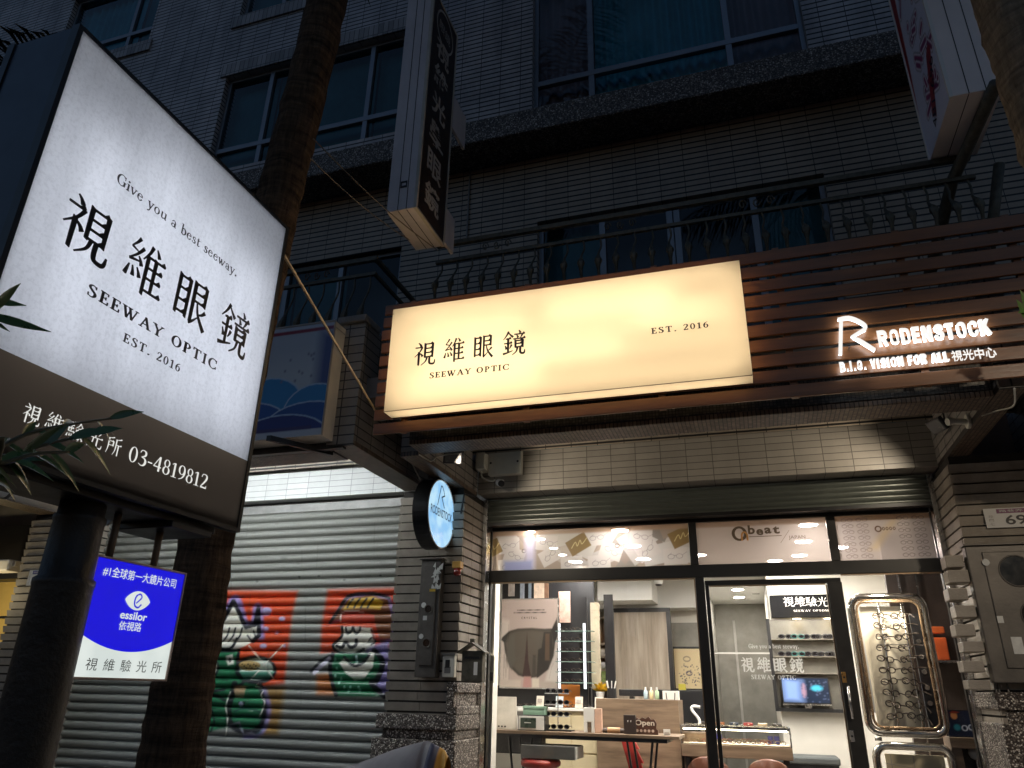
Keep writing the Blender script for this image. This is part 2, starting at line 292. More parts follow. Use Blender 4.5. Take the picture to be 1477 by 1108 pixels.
MING = {
 '視': d_((18, 98), (25, 92), (30, 84))+h_(5, 37, 77)+s_(7, (37, 77), (25, 56), (4, 36))+v_(23, 54, -4)+d_((26, 50), (34, 44), (39, 36))+v_(50, 92, 28)+h_(48, 84, 90)+v_(84, 92, 28)+h_(50, 82, 70)+h_(50, 82, 51)+h_(50, 84, 32)+s_(7, (60, 30), (54, 12), (35, -4))+hook((71, 30), (71, 8), (76, 0), (92, 0), (96, 17)),
 '維': s_(7, (25, 99), (18, 88), (8, 76))+s_(4, (8, 76), (24, 72))+s_(7, (37, 84), (24, 66), (7, 50))+s_(5, (7, 50), (36, 55))+d_((28, 63), (34, 56), (38, 47))+d_((10, 38), (7, 27), (4, 16))+d_((19, 39), (22, 28), (23, 20))+d_((30, 40), (36, 31), (39, 23))+s_(8, (58, 99), (52, 82), (40, 64))+v_(52, 76, -6)+d_((68, 99), (73, 92), (77, 84))+h_(52, 97, 75)+h_(52, 93, 53)+h_(52, 93, 31)+h_(50, 99, 6)+v_(73, 76, 6),
 '眼': v_(10, 90, 4)+h_(10, 37, 87)+v_(38, 90, 4)+h_(10, 36, 62)+h_(10, 36, 37)+h_(10, 37, 12)+h_(54, 86, 91)+v_(88, 93, 48)+h_(54, 86, 71)+h_(54, 88, 52)+v_(54, 93, 2)+s_(8, (51, 2), (60, 7), (73, 20))+[sw([(66, 52), (74, 26), (97, -2)], [3, 6, 10])]+s_(8, (93, 40), (85, 32), (75, 27)),
 '鏡': s_(8, (24, 99), (15, 82), (1, 65))+d_((23, 95), (33, 83), (44, 73))+h_(12, 35, 67)+h_(5, 40, 47)+v_(23, 68, 6)+d_((9, 38), (13, 30), (15, 22))+s_(8, (38, 40), (34, 31), (30, 24))+[sw([(1, 2), (20, 6), (43, 13)], [8, 5, 2])]+d_((70, 100), (74, 95), (77, 88))+h_(50, 96, 84)+d_((60, 82), (64, 75), (66, 69))+s_(7, (86, 82), (82, 74), (77, 67))+h_(46, 99, 64)+v_(56, 58, 24)+h_(56, 86, 55)+v_(88, 58, 24)+h_(56, 86, 42)+h_(56, 88, 28)+s_(7, (65, 26), (59, 8), (42, -5))+hook((77, 26), (77, 6), (82, -1), (94, -1), (97, 13)),
 '光': v_(50, 98, 55)+d_((19, 89), (27, 78), (33, 66))+s_(8, (82, 91), (75, 78), (66, 66))+h_(3, 97, 54)+s_(8, (37, 53), (31, 20), (3, -4))+hook((63, 54), (63, 10), (70, 1), (91, 1), (96, 20)),
 '所': s_(7, (43, 97), (28, 90), (8, 86))+v_(11, 86, 42)+s_(8, (11, 44), (9, 20), (2, -4))+h_(11, 41, 70)+v_(42, 72, 42)+h_(11, 42, 46)+s_(8, (93, 97), (76, 90), (58, 86))+v_(60, 88, 46)+s_(8, (60, 48), (57, 20), (46, -5))+h_(60, 97, 57)+v_(80, 57, -5),
 '驗': v_(8, 92, 36)+h_(8, 40, 90)+h_(8, 36, 73)+h_(8, 36, 56)+h_(8, 43, 38)+v_(24, 90, 38, 6)+hook((44, 40), (43, 12), (38, 1), (32, 8))+d_((6, 27), (4, 18), (2, 9))+d_((16, 28), (18, 20), (18, 13))+d_((27, 28), (30, 21), (31, 15))+s_(8, (73, 99), (64, 80), (47, 64))+d_((73, 96), (84, 79), (99, 66))+h_(62, 84, 66)+v_(54, 56, 38, 6)+h_(54, 68, 54)+v_(69, 56, 38, 6)+h_(54, 69, 41)+v_(79, 56, 38, 6)+h_(79, 93, 54)+v_(94, 56, 38, 6)+h_(79, 94, 41)+s_(7, (63, 35), (58, 16), (47, -3))+d_((62, 24), (68, 16), (73, 6))+s_(7, (87, 35), (82, 16), (72, -3))+d_((86, 24), (93, 14), (99, 4)),
}
def k_(p, w=13): return [sw(p, [w]*len(p), 4)]
GROT = {
 'R': (58, [bx(0, 20, 0, 100)]+k_([(10, 91), (34, 91), (46, 80), (46, 62), (34, 51), (10, 50)], 18)+[lg((30, 52), (47, 0), 20)]), 'O': (56, k_([(10, 28), (10, 72), (16, 87), (28, 91), (40, 87), (46, 72), (46, 28), (40, 13), (28, 9), (16, 13), (10, 28)])),
 'D': (56, [bx(0, 20, 0, 100)]+k_([(10, 91), (30, 91), (45, 78), (45, 22), (30, 9), (10, 9)])), 'E': (46, [bx(0, 20, 0, 100), bx(20, 44, 82, 100), bx(20, 40, 42, 59), bx(20, 44, 0, 18)]), 'F': (46, [bx(0, 20, 0, 100), bx(20, 44, 82, 100), bx(20, 40, 42, 59)]),
 'N': (58, [bx(0, 18, 0, 100), bx(38, 56, 0, 100), lg((12, 96), (44, 4), 18)]), 'S': (54, k_([(44, 68), (42, 85), (27, 91), (12, 85), (11, 70), (24, 55), (40, 43), (44, 28), (40, 13), (27, 9), (12, 14), (9, 32)], 18)), 'T': (50, [bx(0, 48, 82, 100), bx(14, 34, 0, 82)]),
 'C': (54, k_([(45, 64), (43, 82), (28, 91), (14, 84), (10, 70), (10, 30), (14, 16), (28, 9), (43, 18), (45, 36)])), 'K': (58, [bx(0, 20, 0, 100), lg((18, 46), (45, 100), 19), lg((24, 54), (48, 0), 20)]), 'B': (56, [bx(0, 20, 0, 100)]+k_([(10, 91), (32, 91), (43, 81), (43, 66), (32, 54), (10, 53)], 17)+k_([(10, 53), (34, 52), (46, 40), (46, 20), (34, 9), (10, 9)], 17)),
 'I': (26, [bx(0, 21, 0, 100)]), 'G': (56, k_([(45, 66), (43, 82), (28, 91), (14, 84), (10, 70), (10, 30), (14, 16), (28, 9), (43, 18), (45, 44)])+[bx(28, 54, 38, 54)]), 'V': (54, [lg((9, 100), (27, 4), 19), lg((45, 100), (27, 4), 19)]), 'A': (56, [lg((9, 0), (28, 98), 18), lg((47, 0), (28, 98), 18), bx(18, 38, 20, 36)]),
 'L': (44, [bx(0, 20, 0, 100), bx(20, 42, 0, 18)]), '.': (26, [bx(2, 20, 0, 20)]), ' ': (24, []),
}
_FONT = {}
def font_polys(s, bold=0., spacing=1.):
    k = (s, bold, spacing)
    if k not in _FONT:
        cu = bpy.data.curves.new('lettering', 'FONT'); cu.body = s; cu.offset = bold; cu.space_character = spacing; cu.resolution_u = 4
        ob = bpy.data.objects.new('lettering', cu); COL.objects.link(ob); bpy.context.view_layer.update()
        me = ob.evaluated_get(bpy.context.evaluated_depsgraph_get()).to_mesh()
        _FONT[k] = [[(me.vertices[i].co.x*100, me.vertices[i].co.y*100) for i in p.vertices] for p in me.polygons]
        ob.evaluated_get(bpy.context.evaluated_depsgraph_get()).to_mesh_clear()
        bpy.data.objects.remove(ob); bpy.data.curves.remove(cu)
    return _FONT[k]
def glyphs(s, font, bold=0., spacing=1., gap=10):
    """-> (list of stroke groups, each a list of polygons) in 100-unit em"""
    if font == 'sans': return [font_polys(s, bold, spacing)]
    out, x = [], 0
    for ch in s:
        adv, g = (LAT if font == 'serif' else GROT)[ch] if font in ('serif', 'grot') else ((100, MING[ch]) if ch in MING else (100, [font_polys(ch, bold)]))
        for stroke in g: out.append([[(p[0]+x, p[1]) for p in q] for q in stroke])
        x += adv + gap
    return out
def text(name, s, font, o, U, V, w, h, m, parent, lift=.002, depth=0., fat=0., **k):
    """lay lettering into the rectangle o + w*U + h*V (h = cap height), lifted off the surface"""
    G = glyphs(s, font, **k)
    if fat: G = [[[(p[0]+dx, p[1]+dy) for p in q] for q in g] for g in G for dx, dy in ((fat, 0), (-fat, 0), (0, fat), (0, -fat))]
    U, V, o = Vector(U).normalized(), Vector(V).normalized(), Vector(o); n = U.cross(V)
    xs = [p[0] for g in G for q in g for p in q]; ys = [p[1] for g in G for q in g for p in q]
    x0, x1 = min(xs), max(xs)
    if font in ('serif', 'grot'): y0, y1 = 0, 100
    elif font == 'ming': y0, y1 = -4, 99
    else: y0, y1 = (min(ys), max(ys))
    b = MB()
    for gi, g in enumerate(G):
        for q in g:
            P = [o + U*((p[0]-x0)/(x1-x0)*w) + V*((p[1]-y0)/(y1-y0)*h) + n*(lift + depth + gi % 23*.00008) for p in q]
            b.poly(P)
            if depth:
                Q = [p - n*depth for p in P]
                for i in range(len(P)): j = (i+1) % len(P); b.poly([P[i], Q[i], Q[j], P[j]])
    return b.build(name, m, parent)
def shape(polys, o, U, V, m, parent, name, lift=.003, depth=0.):
    U, V, o = Vector(U), Vector(V), Vector(o); n = U.normalized().cross(V.normalized()); b = MB()
    for i, q in enumerate(polys):
        P = [o + U*p[0] + V*p[1] + n*(lift+depth+i % 9*.0001) for p in q]; b.poly(P)
        if depth:
            Q = [p - n*depth for p in P]
            for k in range(len(P)): j = (k+1) % len(P); b.poly([P[k], Q[k], Q[j], P[j]])
    return b.build(name, m, parent)

# ------------------------------------------------------------------ painting onto meshes
class Paint:
    def __init__(s, X, Y, base): s.X, s.Y = X.ravel(), Y.ravel(); s.C = np.tile(np.array(base, float), (s.X.size, 1))
    def _mix(s, idx, a, col):
        a = np.clip(a, 0, 1)[:, None]; s.C[idx] = s.C[idx]*(1-a) + np.array(col)*a
    def _near(s, pts, pad):
        p = np.array(pts, float); return np.where((s.X > p[:, 0].min()-pad) & (s.X < p[:, 0].max()+pad) & (s.Y > p[:, 1].min()-pad) & (s.Y < p[:, 1].max()+pad))[0]
    @staticmethod
    def _dist(x, y, a, b):
        dx, dy = b[0]-a[0], b[1]-a[1]; L = dx*dx+dy*dy or 1e-9; t = np.clip(((x-a[0])*dx+(y-a[1])*dy)/L, 0, 1)
        return np.hypot(x-a[0]-t*dx, y-a[1]-t*dy)
    def line(s, pts, w, col, soft=None, alpha=1., smooth=False):
        w *= getattr(s, 'bold', 1.) if sum(col) < .05 else 1.
        if smooth: pts = catmull(pts, 6)
        soft = soft or w*.25; i = s._near(pts, w+soft); x, y = s.X[i], s.Y[i]
        if not i.size: return s
        d = np.full(i.size, 1e9)
        for a, b in zip(pts, pts[1:]): d = np.minimum(d, s._dist(x, y, a, b))
        s._mix(i, alpha*(w/2+soft/2-d)/soft, col); return s
    def poly(s, pts, col, soft=1., alpha=1., smooth=False):
        if smooth: pts = catmull(list(pts)+[pts[0]], 6)[:-1]
        i = s._near(pts, soft); x, y = s.X[i], s.Y[i]
        if not i.size: return s
        ins = np.zeros(i.size, bool); d = np.full(i.size, 1e9)
        for a, b in zip(pts, list(pts[1:])+[pts[0]]):
            k = ((a[1] > y) != (b[1] > y)); ins ^= k & (x < (b[0]-a[0])*(y-a[1])/((b[1]-a[1]) or 1e-9)+a[0]); d = np.minimum(d, s._dist(x, y, a, b))
        s._mix(i, alpha*(.5+np.where(ins, d, -d)/soft), col); return s
    def rect(s, x0, x1, y0, y1, col, soft=1., alpha=1.): return s.poly([(x0, y0), (x1, y0), (x1, y1), (x0, y1)], col, soft, alpha)
    def oval(s, cx, cy, rx, ry, col, soft=1., alpha=1., w=None, rot=0.):
        P = [(cx+rx*math.cos(t)*math.cos(rot)-ry*math.sin(t)*math.sin(rot), cy+rx*math.cos(t)*math.sin(rot)+ry*math.sin(t)*math.cos(rot)) for t in [i*math.pi/12 for i in range(25)]]
        return s.line(P, w, col, soft, alpha) if w else s.poly(P[:-1], col, soft, alpha)
    def grain(s, k):
        s.C *= 1 + k*(rng.random((s.X.size, 1))-.5); return s
def grid_mesh(name, P, cols, nx, ny, m, parent, smooth=False):
    """P (ny*nx,3) vertices in rows"""
    off = np.array(base_of(parent)); i = np.arange(nx*ny).reshape(ny, nx)
    fs = np.stack([i[:-1, :-1], i[:-1, 1:], i[1:, 1:], i[1:, :-1]], -1).reshape(-1, 4)
    me = bpy.data.meshes.new(name); me.from_pydata((P-off).tolist(), [], fs.tolist())
    a = me.attributes.new('Col', 'FLOAT_COLOR', 'POINT'); a.data.foreach_set('color', np.hstack([cols, np.ones((len(cols), 1))]).astype(np.float32).ravel())
    me.materials.append(m)
    if smooth: me.polygons.foreach_set('use_smooth', [True]*len(me.polygons))
    me.update(); return link(name, me, parent)
def panel(o, U, V, w, h, step):
    """flat grid: returns P and (x,y) in panel units 0..w, 0..h (y up)"""
    nx, ny = max(2, int(w/step)), max(2, int(h/step)); x, y = np.meshgrid(np.linspace(0, w, nx), np.linspace(0, h, ny))
    P = np.array(o) + x.ravel()[:, None]*np.array(U) + y.ravel()[:, None]*np.array(V); return P, x, y, nx, ny

# ------------------------------------------------------------------ shared materials
m_tile_up = tile('tile_upper', (.47, .44, .44), 'XZ', .27, .075, .011, mortar=(.012, .011, .010), var=.07, vx=2.6, bump=.9, dirt=.55)
m_tile_2f = tile('tile_second', (.36, .30, .235), 'XZ', .27, .075, .010, mortar=(.012, .011, .010), var=.07, vx=2.6, bump=.9)
m_tile_lint = tile('tile_lintel', (.34, .31, .27), 'XZ', .25, .068, .0035, mortar=(.10, .09, .08), var=.08, bump=.4, dirt=.2)
m_tile_white = tile('tile_pale', (.62, .62, .60), 'XZ', .28, .068, .003, mortar=(.25, .25, .25), var=.05, bump=.4, dirt=.15)
m_tile_side = tile('tile_side', (.30, .27, .24), 'YZ', .25, .085, .006, var=.12)
m_tile_end = tile('tile_end', (.28, .25, .21), 'XZ', .25, .085, .006, var=.12)
m_solid = tile('tile_soldier', (.28, .26, .25), 'XZ', .078, .24, .005)
m_rib = mat('ribbed_tile', (.33, .29, .24), .5, var=.22, vs=5, bump=.25, bs=90)
m_mortar = mat('dark_joint', (.035, .03, .026), .9)
m_mosaic = tile('mosaic_front', (.07, .06, .05), 'XZ', .025, .025, .003, mortar=(.012, .011, .01), var=.55, rough=.4, bump=.8)
m_mosaic_u = tile('mosaic_under', (.20, .14, .10), 'XY', .03, .03, .004, mortar=(.03, .022, .018), var=.35, bump=.8)
m_pebble = pebble('pebble_wash', (.07, .055, .045), (.22, .18, .15), (.75, .70, .62), 85)
m_pebble_d = pebble('pebble_ledge', (.08, .07, .06), (.18, .16, .14), (.42, .39, .36), 60)
m_conc = mat('concrete', (.23, .22, .21), .85, var=.25, vs=2, bump=.3)
m_alu = mat('window_aluminium', (.19, .20, .22), .4, metal=.6, var=.1)
m_dark = mat('black_metal', (.012, .012, .013), .4, var=.3)
m_iron = mat('weathered_iron', (.095, .085, .062), .55, metal=.4, var=.4, vs=20)
m_white = mat('white_paint', (.72, .71, .68), .55, var=.05)
m_offwhite = mat('offwhite_plastic', (.62, .6, .52), .45, var=.08, vs=8)
m_glass = glassmat('clear_glass')
m_glass_n = glassmat('night_glass', (.7, .75, .78), 1.0)
m_black = mat('black_plastic', (.015, .015, .017), .35, var=.2)
m_steel = mat('steel', (.55, .55, .55), .25, metal=1., var=.1)
m_chrome = mat('chrome', (.62, .59, .54), .12, metal=1., var=.12, vs=5)
m_galv = mat('grey_box_paint', (.17, .165, .155), .45, metal=.25, var=.25, vs=6, bump=.05)
m_ink = mat('black_lettering', (.02, .018, .018), .5, var=.1)
m_greytext = mat('grey_lettering', (.42, .38, .34), .6)

# ------------------------------------------------------------------ ground
m_asph = mat('asphalt', (.05, .05, .052), .85, var=.3, vs=8, bump=.5, bs=220)
m_pave = tile('paving', (.22, .2, .19), 'XY', .3, .3, .006, var=.15)
b = MB(); b.poly([(-120, -120, 0), (120, -120, 0), (120, 120, 0), (-120, 120, 0)]); struct(b.build('ground', m_asph))
b = MB(); b.box(-30, 30, 2.6, 4.6, .001, .13); struct(b.build('pavement', m_pave))
b = MB(); b.box(-30, 30, 2.45, 2.6, .001, .14); struct(b.build('kerb', m_conc))
b = MB(); b.box(-30, 30, 4.6, 7.4, .001, .16); struct(b.build('arcade_floor', m_pave))

# ------------------------------------------------------------------ the apartment building
G = 7.5; XL, XR = -2.68, 1.66
bld = thing('apartment_building', 'grey tiled apartment building with dark curtained windows above the lit shopfront', 'building', (0, 7.6, 0))
def wall_cut(xs0, xs1, z0, z1, y, holes, m, name, th=.25):
    """wall in plane y with rectangular openings"""
    b = MB(); X = sorted({xs0, xs1, *[h[0] for h in holes], *[h[1] for h in holes]}); Zs = sorted({z0, z1, *[h[2] for h in holes], *[h[3] for h in holes]})
    X = [x for x in X if xs0 <= x <= xs1]; Zs = [z for z in Zs if z0 <= z <= z1]
    for xa, xb in zip(X, X[1:]):
        for za, zb in zip(Zs, Zs[1:]):
            cx, cz = (xa+xb)/2, (za+zb)/2
            if any(h[0] < cx < h[1] and h[2] < cz < h[3] for h in holes): continue
            b.poly([(xa, y, za), (xb, y, za), (xb, y, zb), (xa, y, zb)])
    for h in holes:
        x0, x1, a, e = h
        b.poly([(x0, y, a), (x0, y, e), (x0, y+th, e), (x0, y+th, a)]); b.poly([(x1, y, a), (x1, y+th, a), (x1, y+th, e), (x1, y, e)])
        b.poly([(x0, y, a), (x0, y+th, a), (x1, y+th, a), (x1, y, a)]); b.poly([(x0, y, e), (x1, y, e), (x1, y+th, e), (x0, y+th, e)])
    return b.build(name, m, bld)
def curtain(x0, x1, z0, z1, y, m, par, amp=.03, wl=.16):
    n = max(8, int((x1-x0)/.02)); b = MB(); ph = x0*3
    P = [(x0+(x1-x0)*i/n, y+amp*math.sin(2*math.pi*(x0+(x1-x0)*i/n)/wl+ph+1.3*math.sin(i*.11))) for i in range(n+1)]
    for (xa, ya), (xb, yb) in zip(P, P[1:]): b.poly([(xa, ya, z0), (xb, yb, z0), (xb, yb, z1), (xa, ya, z1)])
    return b.build('curtain', m, par, smooth=True)
m_cur_t = mat('teal_curtain', (.08, .46, .62), .9, var=.2, vs=1.5)
m_cur_p = mat('mauve_curtain', (.32, .27, .32), .9, var=.2, vs=1.5)
m_cur_b = mat('blue_curtain', (.05, .20, .25), .9, var=.25, vs=1.5)
Y3W = 6.7
def window(x0, x1, z0, z1, y, mull, rail, cur, name='window'):
    """aluminium window set back in the wall: frame, mullions, transom rail, pane, curtain"""
    t = .055; b = MB(); yy = y+.08
    b.box(x0, x1, yy, yy+.07, z0, z0+t); b.box(x0, x1, yy, yy+.07, z1-t, z1); b.box(x0, x0+t, yy+.002, yy+.072, z0+t, z1-t); b.box(x1-t, x1, yy+.002, yy+.072, z0+t, z1-t)
    for mx in mull: b.box(mx-.035, mx+.035, yy-.01, yy+.06, z0+t, z1-t)
    if rail: b.box(x0+t, x1-t, yy-.015, yy+.05, rail-.04, rail+.04)
    f = b.build(name, m_alu, bld, bevel=.004)
    g = MB(); g.poly([(x0+t, yy+.03, z0+t), (x1-t, yy+.03, z0+t), (x1-t, yy+.03, z1-t), (x0+t, yy+.03, z1-t)]); g.build('pane', m_glass_n, f)
    xs = [x0, *mull, x1]
    for (a, e), cm in zip(zip(xs, xs[1:]), cur):
        a -= .3*(a == x0); e += .3*(e == x1)
        if cm: curtain(a+.02, e-.02, z0-.1, z1+.4, yy+.21, cm, f, .002 if cm is m_cur_b else .03)
    k = MB(); k.box(x0-.2, x1+.2, yy+.5, yy+.55, z0-.2, z1+1.4); k.build('dark_backing', m_dark, f)  # black sheet stands in for the unlit room and hides the sky
def P2(x, y, Y): p = atY(x, y, Y); return p.x, p.z
w3 = []                                                      # third floor openings from the photo
a = P2(770.9, 117, Y3W); e = P2(1151, 32.5, Y3W); low = P2(775, 157, Y3W)
W3 = (a[0]-.03, e[0]+.06, low[1]-.02, a[1]+1.75)
p0 = P2(318, 232, Y3W); p1 = P2(583, 60, Y3W); tp = P2(326.6, 112, Y3W); rl = P2(313.5, 214, Y3W)[1]; W2 = (tp[0], P2(588, 100, Y3W)[0]+.25, rl-.42, tp[1])
p0 = P2(235, 0, Y3W); rl1 = P2(190, 43, Y3W)[1]; W1 = (P2(95, 40, Y3W)[0], P2(222, 30, Y3W)[0], rl1-.4, rl1+1.3)
p0 = P2(345, 25, Y3W); W4 = (p0[0], p0[0]+2.4, p0[1], p0[1]+1.6)
ledge_t = P2(775, 160, Y3W-.15)[1]; ledge_b = P2(740, 200, Y3W-.15)[1]
W2 = (W2[0], W2[1], max(W2[2], ledge_t+.02), W2[3])
wall_cut(-22, 9, ledge_t-.1, 22, Y3W, [W1, W2, W3, W4], m_tile_up, 'upper_wall')
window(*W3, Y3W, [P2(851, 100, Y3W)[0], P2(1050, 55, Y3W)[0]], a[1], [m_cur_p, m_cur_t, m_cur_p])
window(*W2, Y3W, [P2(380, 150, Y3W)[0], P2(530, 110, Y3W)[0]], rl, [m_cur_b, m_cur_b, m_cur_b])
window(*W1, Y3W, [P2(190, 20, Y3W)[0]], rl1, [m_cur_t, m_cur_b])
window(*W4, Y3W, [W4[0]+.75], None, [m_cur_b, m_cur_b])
for w in (W2, W1, W4): MB().box(w[0]-.1, w[1]+.1, Y3W-.03, Y3W-.004, w[3]+.004, w[3]+.24).build('soldier_course', m_solid, bld)
for w in (W4, W1): MB().box(w[0]-.1, w[1]+.1, Y3W-.03, Y3W-.004, w[2]-.24, w[2]-.004).build('soldier_course', m_solid, bld)
b = MB(); b.box(-22, 9, Y3W-.22, Y3W+.3, ledge_b, ledge_t); b.build('pebble_ledge', m_pebble_d, bld, bevel=.02)
# second floor wall behind the balcony
Y2W = 6.95
hd = P2(1080, 268, Y2W)[1]
D1 = (P2(775, 322, Y2W)[0], P2(1190, 262, Y2W)[0], 3.95, hd); D2 = (P2(478, 400, Y2W)[0]-2.4, P2(578, 372, Y2W)[0], 3.95, hd-.02)
wall_cut(-22, 9, 3.8, ledge_b+.05, Y2W, [D1, D2], m_tile_2f, 'second_floor_wall')
mx = [P2(q, 300, Y2W)[0] for q in (866, 969, 1088)]
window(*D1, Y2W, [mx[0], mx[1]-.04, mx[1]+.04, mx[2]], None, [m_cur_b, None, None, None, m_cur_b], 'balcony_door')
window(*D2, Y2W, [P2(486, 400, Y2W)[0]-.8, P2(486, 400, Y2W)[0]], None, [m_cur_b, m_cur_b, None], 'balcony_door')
# balcony slab, mosaic downstand, party beams
b = MB(); b.box(-22, 9, 5.32, Y2W, 3.86, 4.05); b.build('balcony_slab', m_conc, bld)
for xa, xb_ in ((XL+.05, 1.67), (-22, -3.36), (2.1, 9)):
    mbm = MB().box(xa, xb_, 5.3, 5.58, 3.43, 3.857).build('mosaic_beam', m_mosaic, bld, bevel=.006); MB().box(xa, xb_, 5.3, 5.58, 3.385, 3.427).build('mosaic_underside', m_mosaic_u, mbm, bevel=.006)
for x0, x1, yb, z1 in ((-3.35, -3.10, 6.75, 4.55), (-2.86, -2.69, 7.13, 3.85), (1.68, 1.84, 7.13, 4.6), (2.3, 2.5, 7.13, 4.6), (-8.3, -8.0, 7.13, 4.55)):
    y0 = 5.22 if z1 > 4 else 5.62
    pbm = MB().box(x0, x1, y0, yb, 3.44, z1).build('party_beam', m_tile_side, bld); MB().box(x0, x1, y0, yb, 3.395, 3.437).build('beam_underside', m_mosaic_u, pbm)
    if z1 > 4: MB().box(x0-.004, x1+.004, y0-.03, y0-.003, 3.395, z1).build('beam_end', m_tile_end, pbm)
b = MB(); b.box(-3.37, -3.08, 5.15, 5.45, 4.553, 4.62); b.build('beam_cap', m_conc, bld, bevel=.01)
# lintels
b = MB(); b.box(XL-.005, XR+.03, 7.13, 7.42, 3.42, 3.857); b.build('lintel', m_tile_lint, bld, bevel=.004)
b = MB(); b.box(-7.9, -3.4, 7.10, 7.42, 3.49, 3.857); b.build('pale_lintel', m_tile_white, bld, bevel=.004)
b = MB(); b.box(-22, 9, 7.42, 7.6, 3.42, 4.0); b.build('backing_wall', m_conc, bld)
# ribbed pillars
def pillar(x0, x1, z1=3.395, yf=6.75, sides=True):
    b = MB(); core = MB(); core.box(x0+.02, x1-.02, yf+.02, 7.55, .16, z1)
    z = .17; k = 0
    while z + .073 < z1+.01:
        j = rng.uniform(-.003, .003); zt = min(z+.071, z1)
        xm = x0 + (x1-x0)*(.5 if k % 2 else .46)
        for xa, xb in ((x0, xm-.002), (xm+.002, x1)):
            jj = j + rng.uniform(-.002, .002)
            b.add([(xa, yf+.008+jj, z), (xb, yf+.008+jj, z), (xb, yf-.010+jj, zt), (xa, yf-.010+jj, zt), (xa, yf+.03, z), (xb, yf+.03, z), (xb, yf+.03, zt), (xa, yf+.03, zt)],
                  [(0, 1, 2, 3), (0, 4, 5, 1), (3, 2, 6, 7), (0, 3, 7, 4), (1, 5, 6, 2)])
        y = yf+.03
        while y < 7.5:
            yb = min(y+.23, 7.53)
            b.box(x1-.02, x1+.002+j, y+.003, yb-.003, z, zt); b.box(x0-.002+j, x0+.02, y+.003, yb-.003, z, zt); y = yb
        z += .088; k += 1
    p = b.build('pillar', m_rib, bld); core.build('pillar_core', m_mortar, p); return p
pillar(-3.39, XL); pillar(XR, 3.4); pillar(atY(28, 820, 6.75).x, -7.62)
# pebble-wash base blocks of the pillars
b = MB(); q = lambda x, y: atY(x, y, 6.69)
zt = q(560, 1029).z; zl = q(560, 1051).z; zl2 = q(560, 1065).z; xl = q(542, 1035).x; xr = XL+.035; xu = q(643, 1010).x; zu = q(650, 984).z
b.box(xl, xr, 6.69, 7.5, zl, zt); b.box(xl+.06, xr-.02, 6.725, 7.5, zl2, zl); b.box(xl-.03, xr, 6.69, 7.5, .16, zl2)
b.box(xu, xr-.03, 6.692, 7.3, zt, zu); b.box(xr-.03, xr, 6.692, 7.3, zt, zt+.075)
b.box(xr-.03, xr-.001, 6.692, 7.45, zu-.09, zu-.002)
b.build('pebble_base', m_pebble, bld, bevel=.012)
b = MB(); q = lambda x, y: atY(x, y, 6.69); zr = q(1420, 998).z; zr2 = q(1440, 1024).z; zr3 = q(1440, 1044).z
b.box(XR-.03, 3.5, 6.69, 7.5, zr2, zr); b.box(XR+.03, 3.5, 6.73, 7.5, zr3, zr2); b.box(XR-.03, 3.5, 6.69, 7.5, .16, zr3)
b.build('pebble_base', m_pebble, bld, bevel=.012)
for x0, x1, y0, y1 in ((1366, 1391, 796, 821), (1370, 1399, 817, 843), (1370.5, 1397, 843, 868), (1380.5, 1409, 868, 893), (1380.5, 1408, 895, 920), (1391.6, 1421, 920, 943), (1391.6, 1421, 948, 972), (1399, 1430, 976, 997)):
    a = atY(x0, y1, 6.66); e = atY(x1, y0, 6.66); b = MB(); b.box(a.x, e.x-.02, 6.655, 6.83, a.z+.012, e.z-.026); b.build('corner_block', m_rib, bld, bevel=.006)
for xx in (1.655, 1.675, 1.735): MB().tube([(xx, 6.74, 1.5), (xx, 6.74, 2.66)], .007, 6).build('corner_rod', m_galv, bld)
# balcony railings
def railing(x0, x1, y, zt, zb, zs, n, ret=None):
    b = MB()
    for z, r in ((zt, .022), (zb, .016)): b.box(x0, x1, y-r, y+r, z-r, z+r)
    if ret: b.box(ret-.02, ret+.02, y+.023, Y2W-.01, zt-.02, zt+.02); b.box(ret-.015, ret+.015, y+.018, Y2W-.01, zb-.015, zb+.015)
    k = 0
    for i in range(int((x1-x0)/1.15)):                       # scrolls between the two rails
        xc = x0 + .6 + i*1.15
        for dx, sgn in ((-.11, 1), (0, -1), (.11, 1)):
            pts = [(xc+dx+.035*(1-t/9)*math.cos(sgn*t*.95), y, (zt+zb)/2 + .05*(1-t/12)*math.sin(sgn*t*.95)) for t in range(9)]
            b.tube(pts, .007, 5)
    r = b.build('balcony_railing', m_iron, bld)
    for i in range(n):
        x = x0 + .06 + (x1-x0-.12)*i/(n-1); h = zb-zs; b = MB()
        pts = [(x, y, zb-.01), (x+.012, y-.01, zb-h*.14), (x-.008, y-.05, zb-h*.28), (x, y-.11, zb-h*.42), (x, y-.12, zb-h*.55), (x, y-.02, zs+.01)]
        Q_ = catmull(pts, 3); b.tube(Q_, [.009 + .026*math.exp(-((t_/len(Q_)-.60)/.12)**2) for t_ in range(len(Q_))], 7)
        b.build('baluster', m_iron, r)
railing(-2.55, 1.95, 5.42, 5.41, 5.22, 4.5, 30)
zz = atY(545, 373, 5.42).z; railing(-7.9, atY(545, 373, 5.42).x, 5.42, zz, zz-.17, 4.1, 28, ret=atY(545, 373, 5.42).x-.02)

